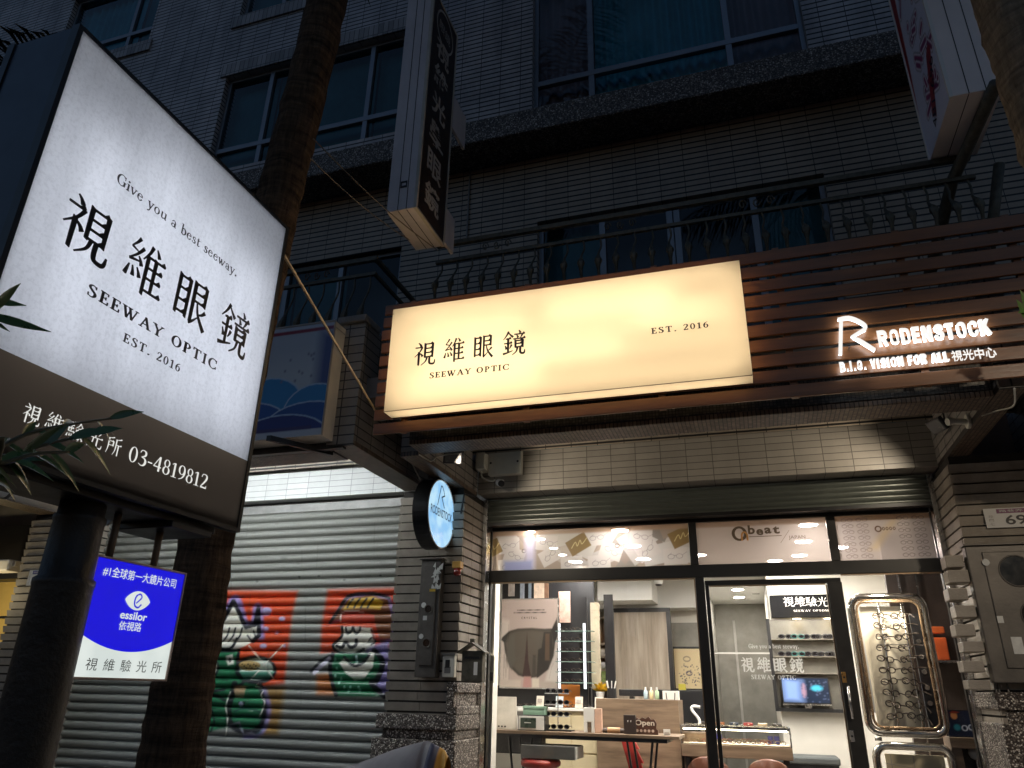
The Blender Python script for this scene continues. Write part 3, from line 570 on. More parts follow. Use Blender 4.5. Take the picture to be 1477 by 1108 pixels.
# roller shutter with sprayed figures (left shop)
per, nP = .0935, 8
def prof(t): return -.022*math.sin(math.pi*t/.74)**.6 if t < .74 else .022*math.sin(math.pi*(t-.74)/.26)
zb, zt_ = .18, 3.40; nz = int((zt_-zb)/per)*nP+1; xs = np.concatenate([np.linspace(-7.75, -6.1, 40)[:-1], np.linspace(-6.1, -3.5, 330)])
zs = zb + np.arange(nz)*per/nP; ys = np.array([7.2+prof((k % nP)/nP) for k in range(nz)])
gx, gz = np.meshgrid(xs, zs); gy = np.repeat(ys[:, None], len(xs), 1); P = np.stack([gx.ravel(), gy.ravel(), gz.ravel()], 1)
pxx, pyy = px_of(P)
S = Paint((pxx-280)/.2166, (pyy-830)/.2166, c('8c8c86'))     # figures are laid out in this frame, on the shutter itself
S.bold = 1.3
OR, GR, BK, WH, PU, BR = c('c9481f'), c('1d6a44'), c('101018'), c('e2ddd0'), c('8d7fb4'), c('8f6c34')
S.poly([(100, 100), (690, 105), (655, 250), (625, 480), (600, 720), (480, 745), (60, 740)], OR, 26)
S.poly([(890, 95), (1420, 80), (1400, 470), (1000, 500), (840, 520), (850, 330)], OR, 26); S.poly([(815, 660), (940, 650), (940, 800), (815, 800)], c('b5713c'), 30)
S.poly([(480, 740), (605, 745), (585, 900), (560, 1070), (440, 1070), (470, 900)], BR, 40, .9)
for cx, cy, r in ((482, 240, 34), (585, 290, 20), (478, 358, 18), (552, 382, 10), (460, 472, 22), (600, 470, 10)): S.oval(cx, cy, r, r*.8, c('b9b0d8'), 12)
S.line([(150, 330), (200, 290), (275, 160), (335, 320), (400, 330), (425, 215), (440, 410)], 56, PU, 20, smooth=True)
S.poly([(60, 500), (290, 490), (310, 640), (470, 760), (490, 1000), (430, 1070), (220, 1010), (0, 1070), (20, 700)], GR, 14)
for y in (560, 690, 860, 900, 960, 1010): S.line([(20, y+20), (120, y-14), (220, y+8)], 11, c('0c3c28'), 8)
S.poly([(120, 340), (200, 290), (255, 200), (290, 220), (330, 330), (410, 330), (428, 240), (436, 420), (340, 470), (250, 505), (110, 460)], WH, 8)
S.line([(120, 350), (200, 290), (262, 170), (300, 250), (330, 320), (345, 345), (405, 330), (428, 215), (432, 400), (390, 440)], 22, BK, 6)
for x in (180, 235, 275, 320): S.line([(x, 350), (x-14, 400), (x-44, 440)], 9, BK, 5, smooth=True)
S.line([(140, 450), (190, 490), (250, 480), (285, 420)], 14, BK, 5, smooth=True); S.line([(355, 400), (380, 430), (410, 420), (395, 370)], 9, BK, 5, smooth=True)
S.line([(300, 500), (290, 590), (330, 700), (290, 740)], 16, BK, 6, smooth=True); S.line([(60, 520), (150, 505), (270, 505)], 16, BK, 6, smooth=True); S.line([(20, 740), (100, 770), (200, 760)], 16, BK, 6, smooth=True); S.line([(60, 820), (140, 800), (200, 830)], 18, BK, 6, smooth=True); S.line([(40, 930), (60, 990), (30, 1050)], 12, BK, 6); S.line([(120, 900), (135, 980), (110, 1040)], 10, BK, 6)
S.poly([(210, 540), (255, 525), (265, 590), (225, 600)], WH, 8); S.oval(238, 565, 10, 14, BK, 4)
S.oval(110, 610, 46, 62, WH, 8); S.oval(110, 610, 50, 66, BK, 5, w=13)
S.oval(410, 630, 140, 98, BK, 10); S.oval(415, 625, 112, 70, c('cfd8cc'), 8); S.poly([(300, 640), (535, 640), (500, 690), (330, 690)], c('4d8f76'), 8)
S.oval(370, 600, 72, 34, c('b99a5c'), 8)
for i in range(9): S.oval(320+i*13, 590+(i % 3)*14, 6, 5, BK, 3)
S.line([(365, 470), (440, 560), (530, 690)], 9, WH, 4); S.line([(590, 465), (500, 560), (380, 690)], 9, WH, 4)
S.line([(270, 720), (250, 800), (230, 900), (250, 1000), (340, 1040), (440, 1010), (480, 860), (440, 740)], 30, BK, 8, smooth=True)
S.line([(240, 780), (212, 870), (222, 960), (210, 1070)], 8, WH, 4, smooth=True); S.line([(410, 740), (462, 760), (446, 800), (470, 850), (436, 940)], 9, WH, 4, smooth=True)
S.poly([(265, 740), (345, 740), (330, 815), (275, 815)], c('a98a68'), 8); S.poly([(290, 840), (345, 840), (320, 900)], BK, 6); S.oval(312, 858, 16, 16, c('c4c2dc'), 6)
for y in (905, 950): S.line([(270, y), (340, y-20), (440, y+4)], 12, c('123f36'), 8, smooth=True)
S.line([(470, 760), (500, 900), (450, 1050), (340, 1075)], 26, PU, 18, .8, smooth=True)
S.line([(235, 1000), (300, 980), (330, 1060), (380, 1050), (400, 1060)], 12, c('8a8796'), 8)
S.poly([(900, 320), (950, 240), (1020, 135), (1180, 115), (1300, 140), (1345, 260), (1340, 420), (1260, 490), (1210, 310), (980, 300)], PU, 24)
S.poly([(915, 310), (965, 235), (1035, 148), (1180, 130), (1290, 160), (1320, 300), (1310, 420), (1250, 470), (1205, 320), (985, 290)], c('7c4a2c'), 10)
S.poly([(990, 230), (1035, 160), (1190, 140), (1260, 175), (1240, 230), (1130, 215)], c('c9a02c'), 10)
for x in (1040, 1085, 1130, 1175): S.line([(x+20, 155), (x-8, 190), (x-20, 215)], 11, BK, 5)
S.line([(905, 315), (960, 235), (1030, 140), (1180, 120), (1300, 150)], 16, BK, 6, smooth=True)
S.poly([(975, 250), (1060, 235), (1200, 265), (1205, 330), (985, 320)], c('c04a34'), 8); S.line([(975, 310), (985, 250), (1060, 236), (1130, 250)], 9, WH, 4, smooth=True)
S.poly([(975, 340), (1100, 345), (1185, 350), (1210, 430), (1200, 480), (1100, 510), (960, 508), (925, 470), (985, 420)], WH, 6)
S.line([(985, 345), (985, 400), (950, 440), (925, 470), (960, 510), (1060, 525), (1130, 490)], 14, BK, 5, smooth=True)
S.line([(1010, 350), (1020, 385), (1050, 370), (1055, 345)], 12, BK, 5, smooth=True); S.line([(1060, 345), (1075, 385), (1100, 372), (1105, 345)], 12, BK, 5, smooth=True)
S.line([(950, 470), (985, 480), (1010, 445), (1040, 480), (1075, 465), (1080, 430)], 17, BK, 5, smooth=True)
S.line([(1160, 440), (1185, 415), (1210, 440), (1180, 460)], 9, BK, 5, smooth=True); S.line([(1180, 360), (1200, 420), (1290, 430)], 14, c('8a3a30'), 8)
S.poly([(1150, 490), (1290, 430), (1310, 760), (1260, 800), (1180, 700)], PU, 24, .9)
S.poly([(920, 520), (1130, 520), (1240, 520), (1255, 620), (1200, 720), (1270, 810), (945, 805), (910, 650)], GR, 10)
S.line([(925, 520), (905, 600), (915, 700), (945, 800)], 20, BK, 6, smooth=True); S.line([(1200, 500), (1255, 580), (1215, 700), (1180, 720), (1270, 810)], 28, BK, 8, smooth=True)
S.poly([(965, 580), (1010, 550), (1060, 590), (1130, 570), (1170, 500), (1200, 520), (1190, 610), (1130, 690), (1070, 700), (1010, 650)], WH, 7)
S.poly([(1050, 530), (1160, 520), (1150, 560), (1100, 590), (1060, 570)], c('0f4a34'), 8); S.line([(1000, 545), (1060, 600), (1120, 585), (1165, 530)], 15, BK, 5, smooth=True)
S.line([(905, 535), (840, 575), (780, 640)], 16, BK, 8, smooth=True); S.line([(900, 555), (840, 610), (800, 650)], 26, c('cfc9d8'), 8)
for cx, cy in ((940, 560), (950, 620), (940, 670), (965, 715), (1000, 745), (1040, 745), (1095, 745), (1030, 770), (1105, 765), (980, 690)): S.oval(cx, cy, 8, 10, c('9fd6c0'), 5)
S.line([(1080, 540), (1085, 575)], 14, c('c8dede'), 6)
for cx, cy in ((700, 12), (830, 5), (420, 40), (1000, 30), (1240, 0)): S.oval(cx, cy, 9, 6, c('3a3a38'), 5)
for k in range(70):                                          # drips, scuffs and road grime on the slats
    u0, v0 = rng.uniform(-900, 1380), rng.uniform(-450, 1000); S.line([(u0, v0), (u0-rng.uniform(0, 10), v0+rng.uniform(40, 240))], rng.uniform(3, 9), c('57544c'), 5, rng.uniform(.1, .4))
for k in range(60): u0, v0 = rng.uniform(-900, 1380), rng.uniform(-400, 1250); S.oval(u0, v0, rng.uniform(4, 26), rng.uniform(3, 10), c('4a463e'), 8, rng.uniform(.15, .55))
for k in range(26): u0, v0 = rng.uniform(0, 1350), rng.uniform(80, 1000); S.line([(u0, v0), (u0+rng.uniform(-60, 60), v0+rng.uniform(-8, 8))], 3, c('c4c2b8'), 3, .5)
S.C *= (.9 + .18*(rng.random((nz//nP+1, 1)).repeat(nP, 0)[:nz] @ np.ones((1, len(xs)))).ravel()[:, None])
S.grain(.12)
sh = grid_mesh('roller_shutter', P, S.C, len(xs), nz, paintmat('sprayed_shutter', 0, .42), bld, smooth=False)
for xa, xb_ in ((-7.85, -7.75), (-3.5, -3.39)): MB().box(xa, xb_, 7.12, 7.35, .16, 3.42).build('shutter_rail', mat('grey_rail', (.36, .36, .36), .4, metal=.3), bld, bevel=.006)
b = MB(); b.box(-7.9, -3.4, 7.24, 7.6, 3.3, 3.488); b.build('shutter_box', m_galv, bld)
# rolled shutter above the shopfront
b = MB(); z = 3.145
while z < 3.4:
    pts = [(XL+.0, 7.36+.02*math.cos(t*math.pi/5)**2*-1 , z+.052*t/5) for t in range(6)]
    for (x_, ya, za), (_, yb, zb_) in zip(pts, pts[1:]): b.poly([(XL, ya, za), (XR, ya, za), (XR, yb, zb_), (XL, yb, zb_)])
    z += .052
b.build('rolled_shutter', mat('green_grey_slats', (.105, .115, .10), .35, metal=.3, var=.15), bld, smooth=True)
b = MB(); b.box(XL, XR, 7.33, 7.45, 3.118, 3.15); b.box(XL-.0, XR, 7.40, 7.42, 3.15, 3.42); b.build('shutter_foot', m_dark, bld)
for xa in (XL+.003, XR-.05): MB().box(xa, xa+.047, 7.3, 7.42, .16, 3.40).build('shutter_guide', m_steel, bld, bevel=.004)

# ------------------------------------------------------------------ the big street sign on its pole
XS = -2.0; sy0, sy1, sz0, sz1, szw = 1.287, 2.528, 2.081, 3.572, 2.384
big = thing('lightbox_sign', 'big white lit sign box on a black pole, black lettering and a dark phone strip', 'sign', (-2.16, 1.9, 0))
m_house = mat('sign_housing', (.010, .014, .030), .35, var=.2)
b = MB(); b.box(-2.316, XS-.006, sy0, sy0+.012, sz0+.03, sz1); b.box(-2.316, XS-.006, sy1-.012, sy1, sz0+.03, sz1); b.box(-2.316, XS-.006, sy0+.012, sy1-.012, sz1-.012, sz1); b.box(-2.316, XS-.006, sy0+.012, sy1-.012, sz0+.03, sz0+.042); b.build('housing', m_house, big)
m_liner = mat('white_liner', (.82, .82, .82), .8, var=.02)
b = MB(); b.box(-2.312, XS-.01, sy0+.013, sy0+.017, sz0+.043, sz1-.013); b.box(-2.312, XS-.01, sy1-.017, sy1-.013, sz0+.043, sz1-.013); b.box(-2.312, XS-.01, sy0+.018, sy1-.018, sz1-.017, sz1-.013); b.box(-2.312, XS-.01, sy0+.018, sy1-.018, sz0+.043, sz0+.047); b.build('liner', m_liner, big)
m_tube_w = glow('cool_tube', (.85, .89, .98), BIGL, lamp=True)
for yy, za, ze in ((1.52, 2.40, 3.30), (1.80, 2.42, 3.42), (2.08, 2.40, 3.36), (2.34, 2.42, 3.28)): MB().tube([(-2.17, yy, za), (-2.17, yy, ze)], .016, 10).build('lamp_tube', m_tube_w, big, smooth=True)
b = MB()
for x0, x1 in ((XS-.03, XS+.004), (-2.32, -2.29)):
    b.box(x0, x1, sy0-.006, sy0+.012, sz0, sz1+.004); b.box(x0, x1, sy1-.012, sy1+.006, sz0, sz1+.004); b.box(x0, x1, sy0+.012, sy1-.012, sz1-.008, sz1+.006); b.box(x0, x1, sy0+.012, sy1-.012, sz0, sz0+.016)
b.build('edge_frame', m_dark, big)
def facing(x, y0, y1, z0, z1): return MB().poly([(x, y0, z0), (x, y1, z0), (x, y1, z1), (x, y0, z1)])
m_face = acrylic('white_acrylic', (.91, .92, .95), dirt=.11)
facing(XS-.002, sy0+.01, sy1-.01, szw, sz1-.008).build('face_panel', m_face, big)
facing(-2.318, sy0+.01, sy1-.01, szw, sz1-.008).build('face_panel', m_face, big)
m_band = acrylic('brown_film', (.165, .125, .09), trans=.7)
facing(XS-.0021, sy0+.01, sy1-.01, sz0+.015, szw).build('phone_strip', m_band, big); facing(-2.318, sy0+.01, sy1-.01, sz0+.015, szw).build('phone_strip', m_band, big)
def on_big(y, z): return (XS, y, z)
for i, (ch, y0, y1) in enumerate((('視', 1.424, 1.618), ('維', 1.684, 1.872), ('眼', 1.938, 2.122), ('鏡', 2.198, 2.383))):
    text('lettering', ch, 'ming', on_big(y0, 2.795), Y3, Z3, y1-y0, .20, m_ink, big, fat=.9)
text('lettering', 'SEEWAY OPTIC', 'serif', on_big(1.578, 2.681), Y3, Z3, .645, .041, m_ink, big, fat=3, gap=16)
text('lettering', 'EST. 2016', 'serif', on_big(1.757, 2.594), Y3, Z3, .281, .031, m_ink, big, fat=3, gap=18)
text('lettering', 'Give you a best seeway.', 'serif', on_big(1.571, 3.131), Y3, Z3, .668, .043, m_ink, big, fat=1.6, gap=7)
m_wlet = glow('lit_white_lettering', (.92, .92, .86), .85)
text('lettering', '視維驗光所', 'ming', on_big(1.484, 2.203), Y3, Z3, .372, .060, m_wlet, big, gap=26)
text('lettering', '03-4819812', 'serif', on_big(1.895, 2.203), Y3, Z3, .398, .054, m_wlet, big, gap=3)
pole = MB(); pc = (-2.15, 1.9)
pole.lathe((*pc, .002), [(.16, 0), (.16, .02), (.094, .03), (.092, 1.0), (.09, 1.78), (.0925, 1.79), (.0925, 1.805), (.080, 1.815), (.078, 1.99), (.081, 2.0), (.081, 2.012), (.072, 2.02), (.072, 2.12)], 28)
pole.build('pole', mat('black_lacquer_pole', (.026, .018, .012), .5, var=.5, vs=7, bump=.22, bs=35), big, smooth=True)
b = MB(); b.box(-2.27, -2.05, 1.45, 2.45, 2.06, 2.108); b.box(-2.3, -2.02, 2.18, 2.4, 2.035, 2.06); b.build('mounting_beam', m_dark, big, bevel=.004)
# stay rod to the party beam
rod = MB(); a = Vector((-2.05, 2.515, atX(413, 362, -2.05).z)); e = atY(541, 592, 5.15)
rod.tube([a, e], .0085, 8); r = rod.build('stay_rod', mat('rod_paint', (.50, .38, .25), .45, metal=.2)); tag(r, 'thin slanting metal rod bracing the white sign box to the tiled beam', 'rod')
r = MB().tube([(-2.33, 2.51, 3.05), (-2.33, 2.51, 3.6)], .008, 6).build('cable', m_dark); tag(r, 'short black cable running up the rear edge of the white sign box', 'cable')

# ------------------------------------------------------------------ small blue sign under it
XB = -2.10
bc = {k: atX(*p, XB) for k, p in dict(tl=(139.7, 801), tr=(269, 825), br=(240, 984), bl=(97, 979)).items()}
by0, by1, bz0, bz1 = (bc['tl'].y+bc['bl'].y)/2, (bc['tr'].y+bc['br'].y)/2, (bc['bl'].z+bc['br'].z)/2, (bc['tl'].z+bc['tr'].z)/2
blue = thing('hanging_sign', 'small blue and white lit sign with an eye emblem, hung beneath the big sign box', 'sign', (XB-.04, (by0+by1)/2, bz0))
b = MB(); b.box(XB-.09, XB-.004, by0, by1, bz0, bz1)
b.box(XB-.004, XB+.004, by0, by0+.008, bz0, bz1); b.box(XB-.004, XB+.004, by1-.008, by1, bz0, bz1); b.box(XB-.004, XB+.004, by0+.008, by1-.008, bz1-.008, bz1); b.box(XB-.004, XB+.004, by0+.008, by1-.008, bz0, bz0+.008)
b.build('frame', mat('pinkish_aluminium', (.42, .32, .28), .4, metal=.4), blue, bevel=.002)
m_bwhite = glow('lit_sign_white', (.78, .84, .80), .95, vs=8, alt=(.68, .75, .72)); m_bblue = glow('lit_sign_blue', (.004, .002, .70), .95)
w_, h__ = by1-by0, bz1-bz0
facing(XB-.002, by0+.008, by1-.008, bz0+.008, bz1-.008).build('face_panel', m_bwhite, blue)
arc = [(by0+.008+(w_-.016)*t/24, bz0 + h__*(.235 + .12*((t/12-1)**2))) for t in range(25)]
b = MB()
for (ya, za), (yb, zb_) in zip(arc, arc[1:]): b.poly([(XB, ya, za), (XB, yb, zb_), (XB, yb, bz1-.008), (XB, ya, bz1-.008)])
b.build('blue_field', m_bblue, blue)
U0 = (XB+.001, by0, bz0)
def blu(u, v): return (XB+.001, by0+w_*u, bz0+h__*v)
text('lettering', '#1全球第一大鏡片公司', 'sans', blu(.09, .835), Y3, Z3, w_*.80, h__*.088, m_bwhite, blue, bold=.005)
text('lettering', 'essilor', 'sans', blu(.35, .505), Y3, Z3, w_*.285, h__*.07, m_bwhite, blue, bold=.02)
text('lettering', '依視路', 'sans', blu(.36, .41), Y3, Z3, w_*.235, h__*.078, m_bwhite, blue, bold=.005)
for i, ch in enumerate('視維驗光所'): text('lettering', ch, 'sans', blu(.125+i*.168, .072), Y3, Z3, w_*.108, h__*.098, m_ink, blue)
ex, ez, er, eh = by0+w_*.50, bz0+h__*.672, w_*.135, h__*.083
eye = [(er*t/12, eh*(1-(t/12)**2)**.85) for t in range(-12, 12)] + [(er*t/12, -eh*(1-(t/12)**2)**.85) for t in range(12, -12, -1)]
shape([eye], (XB+.001, ex, ez), Y3, Z3, m_bwhite, blue, 'eye_emblem', .002)
e_ = sw([(.016, .004), (-.020, -.012), (-.008, -.012), (.020, .018), (.012, .034), (-.008, .030), (-.026, .004), (-.020, -.026), (.002, -.034), (.022, -.018)], [.004, .007, .007, .008, .009, .009, .010, .010, .009, .008])
shape([[(p[0]*w_/.45*.72, p[1]*h__/.42*.72) for p in q] for q in sw([(-.012, -.014), (.014, .012), (.016, .026), (.002, .034), (-.018, .022), (-.025, -.004), (-.016, -.028), (.006, -.034), (.024, -.016)], [.007, .008, .008, .008, .009, .009, .009, .009, .008])], (XB+.001, ex, ez), Y3, Z3, m_bblue, blue, 'eye_emblem', .0045)
b = MB()
for px_, py_, pz_ in ((172, 745, 2.07), (232, 770, 2.07)):
    p = atX(px_, py_, XB-.04); MB().tube([(XB-.045, p.y, bz1-.005), (XB-.045, p.y, 2.06)], .013, 10).build('hanger_rod', mat('brown_rod', (.20, .13, .08), .5), blue, smooth=True)

# ------------------------------------------------------------------ slatted fascia
fx0, fx1, YF = -2.86, 2.08, 5.10
scr = thing('slat_screen', 'horizontal brown slat screen behind the cream sign across the balcony front', 'screen', (0, YF, 3.42))
m_slat = mat('brown_slats', (.25, .098, .034), .34, var=.38, vs=2.5, stretch=(.4, 1, 6), bump=.08, bs=30, alt=(.29, .115, .04))
zl0, pit = 3.425, .1235
for k in range(10):
    z0 = zl0 + k*pit; b = MB(); b.box(fx0+rng.uniform(-.008, .008), fx1+rng.uniform(-.008, .01), YF-.012, YF+.012, z0, z0+.094); b.build('slat', m_slat, scr, bevel=.004)
for xx in (-2.6, -1.55, -.5, .42, 1.25, 1.95):
    b = MB(); b.box(xx-.025, xx+.025, YF+.013, YF+.05, 3.43, 4.66); b.box(xx-.02, xx+.02, YF+.05, 5.3, 3.62, 3.66); b.build('batten', m_slat, scr, bevel=.003)
# cream lightbox sign
cz0, cz1, cx0, cx1, YC = 3.55, 4.485, -2.69, .147, 4.93
cream = thing('fascia_sign', 'wide cream lit sign box with small dark lettering over the glazed shopfront', 'sign', (-1.27, 5.0, cz0))
m_cream = acrylic('cream_acrylic', (1.0, .92, .74)); m_cream_s = m_cream
b = MB(); b.poly([(cx0, YC, cz0), (cx1, YC, cz0), (cx1, YC, cz1), (cx0, YC, cz1)]); b.build('face_panel', m_cream, cream)
b = MB(); b.poly([(cx0, YC+.001, cz0), (cx0, 5.075, cz0), (cx1, 5.075, cz0), (cx1, YC+.001, cz0)]); b.poly([(cx0, YC+.001, cz1), (cx1, YC+.001, cz1), (cx1, 5.075, cz1), (cx0, 5.075, cz1)])
b.poly([(cx0, YC+.001, cz0), (cx0, YC+.001, cz1), (cx0, 5.075, cz1), (cx0, 5.075, cz0)]); b.poly([(cx1, YC+.001, cz0), (cx1, 5.075, cz0), (cx1, 5.075, cz1), (cx1, YC+.001, cz1)])
b.build('return_edge', m_cream_s, cream)
b = MB(); b.box(cx0+.003, cx1-.003, YC-.003, YC-.0005, cz0+.0, cz0+.005); b.build('seam', mat('seam_strip', (.25, .18, .1), .5), cream)
b = MB(); b.box(cx0+.002, cx1-.002, 5.068, 5.074, cz0+.004, cz1-.004); b.build('back_plate', m_liner, cream)
m_tube_c = glow('warm_tube', (1.0, .765, .50), CREL, lamp=True)
for za, xa, xe, r_ in ((4.26, -2.45, -1.5, .008), (4.28, -1.35, -.35, .011), (3.98, -2.35, -1.65, .013), (3.92, -1.6, -.75, .008), (3.76, -2.5, -1.4, .010), (4.12, -.65, -.05, .006), (3.64, -2.6, .06, .014), (3.86, -2.6, .06, .009), (4.05, -2.6, .06, .009), (4.20, -2.6, .06, .007), (4.42, -2.6, .06, .013)): MB().tube([(xa, 5.045, za), (xe, 5.045, za)], r_, 10).build('lamp_tube', m_tube_c, cream, smooth=True)
for xa in (cx0+.03, cx1-.03): MB().tube([(xa, 5.04, 3.62), (xa, 5.04, 4.42)], .010, 10).build('lamp_tube', m_tube_c, cream, smooth=True)
def pbox(lb, rb, lt, Y): a, e, t = atY(*lb, Y), atY(*rb, Y), atY(*lt, Y); return a, (e.x-a.x), (t.z-a.z)
fl = 340; k_ = .325
for ch, x0, x1, yt0, yb0, yb1 in (('視', 790, 885, 470, 585, 572), ('維', 920, 1015, 455, 565, 552), ('眼', 1055, 1143, 436, 549, 540), ('鏡', 1185, 1287, 418, 533, 524)):
    a, w, h = pbox((340+x0*k_, 340+yb0*k_), (340+x1*k_, 340+yb1*k_), (340+x0*k_, 340+yt0*k_), YC)
    a.z = atY(340+1055*k_, 340+549*k_, YC).z; text('lettering', ch, 'ming', a, X3, Z3, w, .205, m_ink, cream, fat=1.1)
a, w, h = pbox((619.5, 546), (734, 533.5), (619.5, 538), YC); text('lettering', 'SEEWAY OPTIC', 'serif', a, X3, Z3, w, .047, m_ink, cream, fat=3, gap=17)
a, w, h = pbox((939.5, 482), (1022, 472), (939, 474.5), YC); text('lettering', 'EST. 2016', 'serif', a, X3, Z3, w, .046, m_ink, cream, fat=3, gap=20)
# white illuminated lettering on the slats
lit = thing('illuminated_lettering', 'bright white lit emblem and two lines of letters on the brown slats', 'sign', (1.1, 5.03, 3.6))
m_lit = glow('lit_letters', (1, .97, .92), 1.0)
YL = 5.035
a, w, h = pbox((1268, 499.5), (1431, 480.5), (1268, 477), YL); back_glow = glow('letter_back_light', (.86, .94, 1), 2.6, lamp=True)
text('lettering', 'RODENSTOCK', 'grot', a, X3, Z3, w, h*.97, m_lit, lit, depth=.008, gap=11); text('back_light', 'RODENSTOCK', 'grot', a+Vector((.003, .012, 0)), X3, Z3, w-.006, h*.95, back_glow, lit, gap=11)
a, w, h = pbox((1212, 536), (1370, 521), (1212, 523), YL); text('lettering', 'B.I.G. VISION FOR ALL', 'grot', a, X3, Z3, w, h, m_lit, lit, depth=.008, gap=11); text('back_light', 'B.I.G. VISION FOR ALL', 'grot', a+Vector((.003, .012, 0)), X3, Z3, w-.006, h, back_glow, lit, gap=11)
a, w, h = pbox((1374, 522), (1438, 515), (1374, 506), YL); text('lettering', '視光中心', 'sans', a, X3, Z3, w, h*.95, m_lit, lit, depth=.008, bold=.004)
def Rshape(sx, sz, wd):
    return [[(p[0]*sx, p[1]*sz) for p in q] for q in sw([(0, 0), (.19, .93)], [wd, wd]) + sw([(.10, .97), (.42, .98), (.70, .85), (.86, .70), (.80, .58)], [wd*.8, wd, wd, wd, wd*.7], 4) + sw([(.84, .62), (.40, .44)], [wd*.9, wd*.6]) + sw([(.44, .42), (.62, .32), (1.0, .02)], [wd*.6, wd, wd], 4)]
a, w, h = pbox((1212, 512), (1262, 507), (1217, 459), YL); shape(Rshape(w, h, .11), a, X3, Z3, m_lit, lit, 'emblem', .002, .008); shape(Rshape(w, h, .09), a+Vector((0, .012, 0)), X3, Z3, back_glow, lit, 'back_light')
b = MB()
for x_, z_ in ((1225, 500), (1300, 490), (1360, 480), (1420, 472), (1240, 530), (1330, 520), (1420, 512)):
    p = atY(x_, z_, YL); b.tube([(p.x, YL+.005, p.z), (p.x, YF-.012, p.z)], .005, 6)
b.build('stand_off', m_steel, lit)

# ------------------------------------------------------------------ round sign on the pillar
XR_ = -2.80
ct = atX(636.5, 741, XR_); rt = atX(636, 689.5, XR_); rb = atX(636, 791, XR_); RR = (rt.z-rb.z)/2*.98
fr = atX(617.6, 742, XR_).y; bk = atX(655.5, 742, XR_).y
rnd = thing('round_sign', 'round pale blue lit sign in a black drum fixed to the tiled pillar', 'sign', (XR_-.07, ct.y, ct.z))
b = MB(); b.disc((XR_-.001, ct.y, ct.z), X3, RR+.012, .15, 48); b.build('drum', m_dark, rnd, smooth=False)
m_rface = glow('lit_pale_blue_face', (.52, .80, .98), .98, vs=7, alt=(.28, .58, .92))
b = MB(); b.disc((XR_+.002, ct.y, ct.z), X3, RR-.006, 0, 48); b.build('face_panel', m_rface, rnd)
b = MB(); P_ = [(XR_+.004, ct.y+RR*math.cos(t*math.pi/32), ct.z+RR*math.sin(t*math.pi/32)) for t in range(65)]; b.tube(P_, .006, 6, caps=False); b.build('rim', m_white, rnd, smooth=True)
text('lettering', 'RODENSTOCK', 'sans', (XR_+.002, ct.y-RR*.80, ct.z-RR*.12), Y3, Z3, RR*1.60, RR*.25, mat('navy_lettering', (.01, .015, .05), .5), rnd, bold=.012)
R2 = sw([(0, 0), (.36, .92)], [.07, .06]) + sw([(.34, .95), (.55, .92), (.78, .72), (.90, .56)], [.06, .06, .06, .06], 4) + sw([(.92, .60), (.48, .44)], [.06, .06]) + sw([(.48, .47), (.92, .02)], [.07, .07])
shape([[(p[0]*RR*.56, p[1]*RR*.66) for p in q] for q in R2], (XR_+.002, ct.y-RR*.34, ct.z+RR*.18), Y3, Z3, m_ink, rnd, 'emblem', .003)
b = MB(); b.box(XR_-.10, XR_-.03, ct.y+RR*.9, 6.735, ct.z-.26, ct.z+.26); b.build('bracket', m_dark, rnd, bevel=.004)

# ------------------------------------------------------------------ tall dark sign projecting from the balcony
XK = -2.3; ky0 = atX(600, 298, XK).y; ky1 = 5.02; kz0 = atX(600, 298, XK).z-.005; kw = XK - atY(558, 300, ky0).x
kz1 = 7.62
tall = thing('projecting_sign', 'tall narrow projecting sign with a dark brown face and grey characters, grey riveted side', 'sign', (XK-kw/2, ky1, kz0))
m_pale = mat('grey_sign_metal', (.58, .53, .54), .45, metal=.0, var=.12, vs=6, stretch=(1, 1, .3))
b = MB(); b.box(XK-kw, XK-.004, ky0, ky1, kz0, kz1); b.build('housing', m_pale, tall, bevel=.004)
b = MB()
for t in (.33, .62): b.box(XK-kw*t-.003, XK-kw*t+.003, ky0-.002, ky0+.01, kz0+.002, kz1); b.box(XK-kw*t-.003, XK-kw*t+.003, ky0+.011, ky1-.002, kz0-.002, kz0+.01)
b.build('panel_seam', m_ink, tall)
b = MB(); b.box(XK-.02, XK+.006, ky0-.005, ky0+.02, kz0-.006, kz1+.006); b.box(XK-.02, XK+.006, ky1-.02, ky1+.004, kz0-.006, kz1+.006); b.box(XK-.02, XK+.006, ky0+.02, ky1-.02, kz1-.02, kz1+.006); b.box(XK-.02, XK+.006, ky0+.02, ky1-.02, kz0-.006, kz0+.016); b.build('edge_frame', mat('cream_trim', (.5, .45, .38), .5), tall)
facing(XK+.001, ky0+.02, ky1-.02, kz0+.016, kz1-.02).build('face_panel', mat('brown_black_face', (.035, .018, .012), .4, var=.2), tall)
kd = ky1-ky0
for i, ch in enumerate('視維光學眼鏡'):
    text('lettering', ch, 'sans', (XK+.001, ky0+kd*.22, kz1-.66-.335*i-.02), Y3, Z3, kd*.52, .26, m_greytext, tall, bold=.02)
shape(ring(0, 0, kd*.34, .22, kd*.035, .025), (XK+.001, ky0+kd*.5, kz1-.27), Y3, Z3, m_greytext, tall, 'emblem')
text('lettering', '眼鏡', 'sans', (XK+.001, ky0+kd*.28, kz1-.33), Y3, Z3, kd*.44, .12, m_greytext, tall)
b = MB()
b.box(XK-kw*.1, XK, ky1+.006, ky1+.22, kz0+.05, kz0+.42); b.build('bracket', m_pale, tall, bevel=.004)
b = MB(); b.box(XK-kw*.1, XK, ky1+.006, ky1+.35, kz0+1.35, kz0+1.75); b.build('bracket', m_pale, tall, bevel=.004)
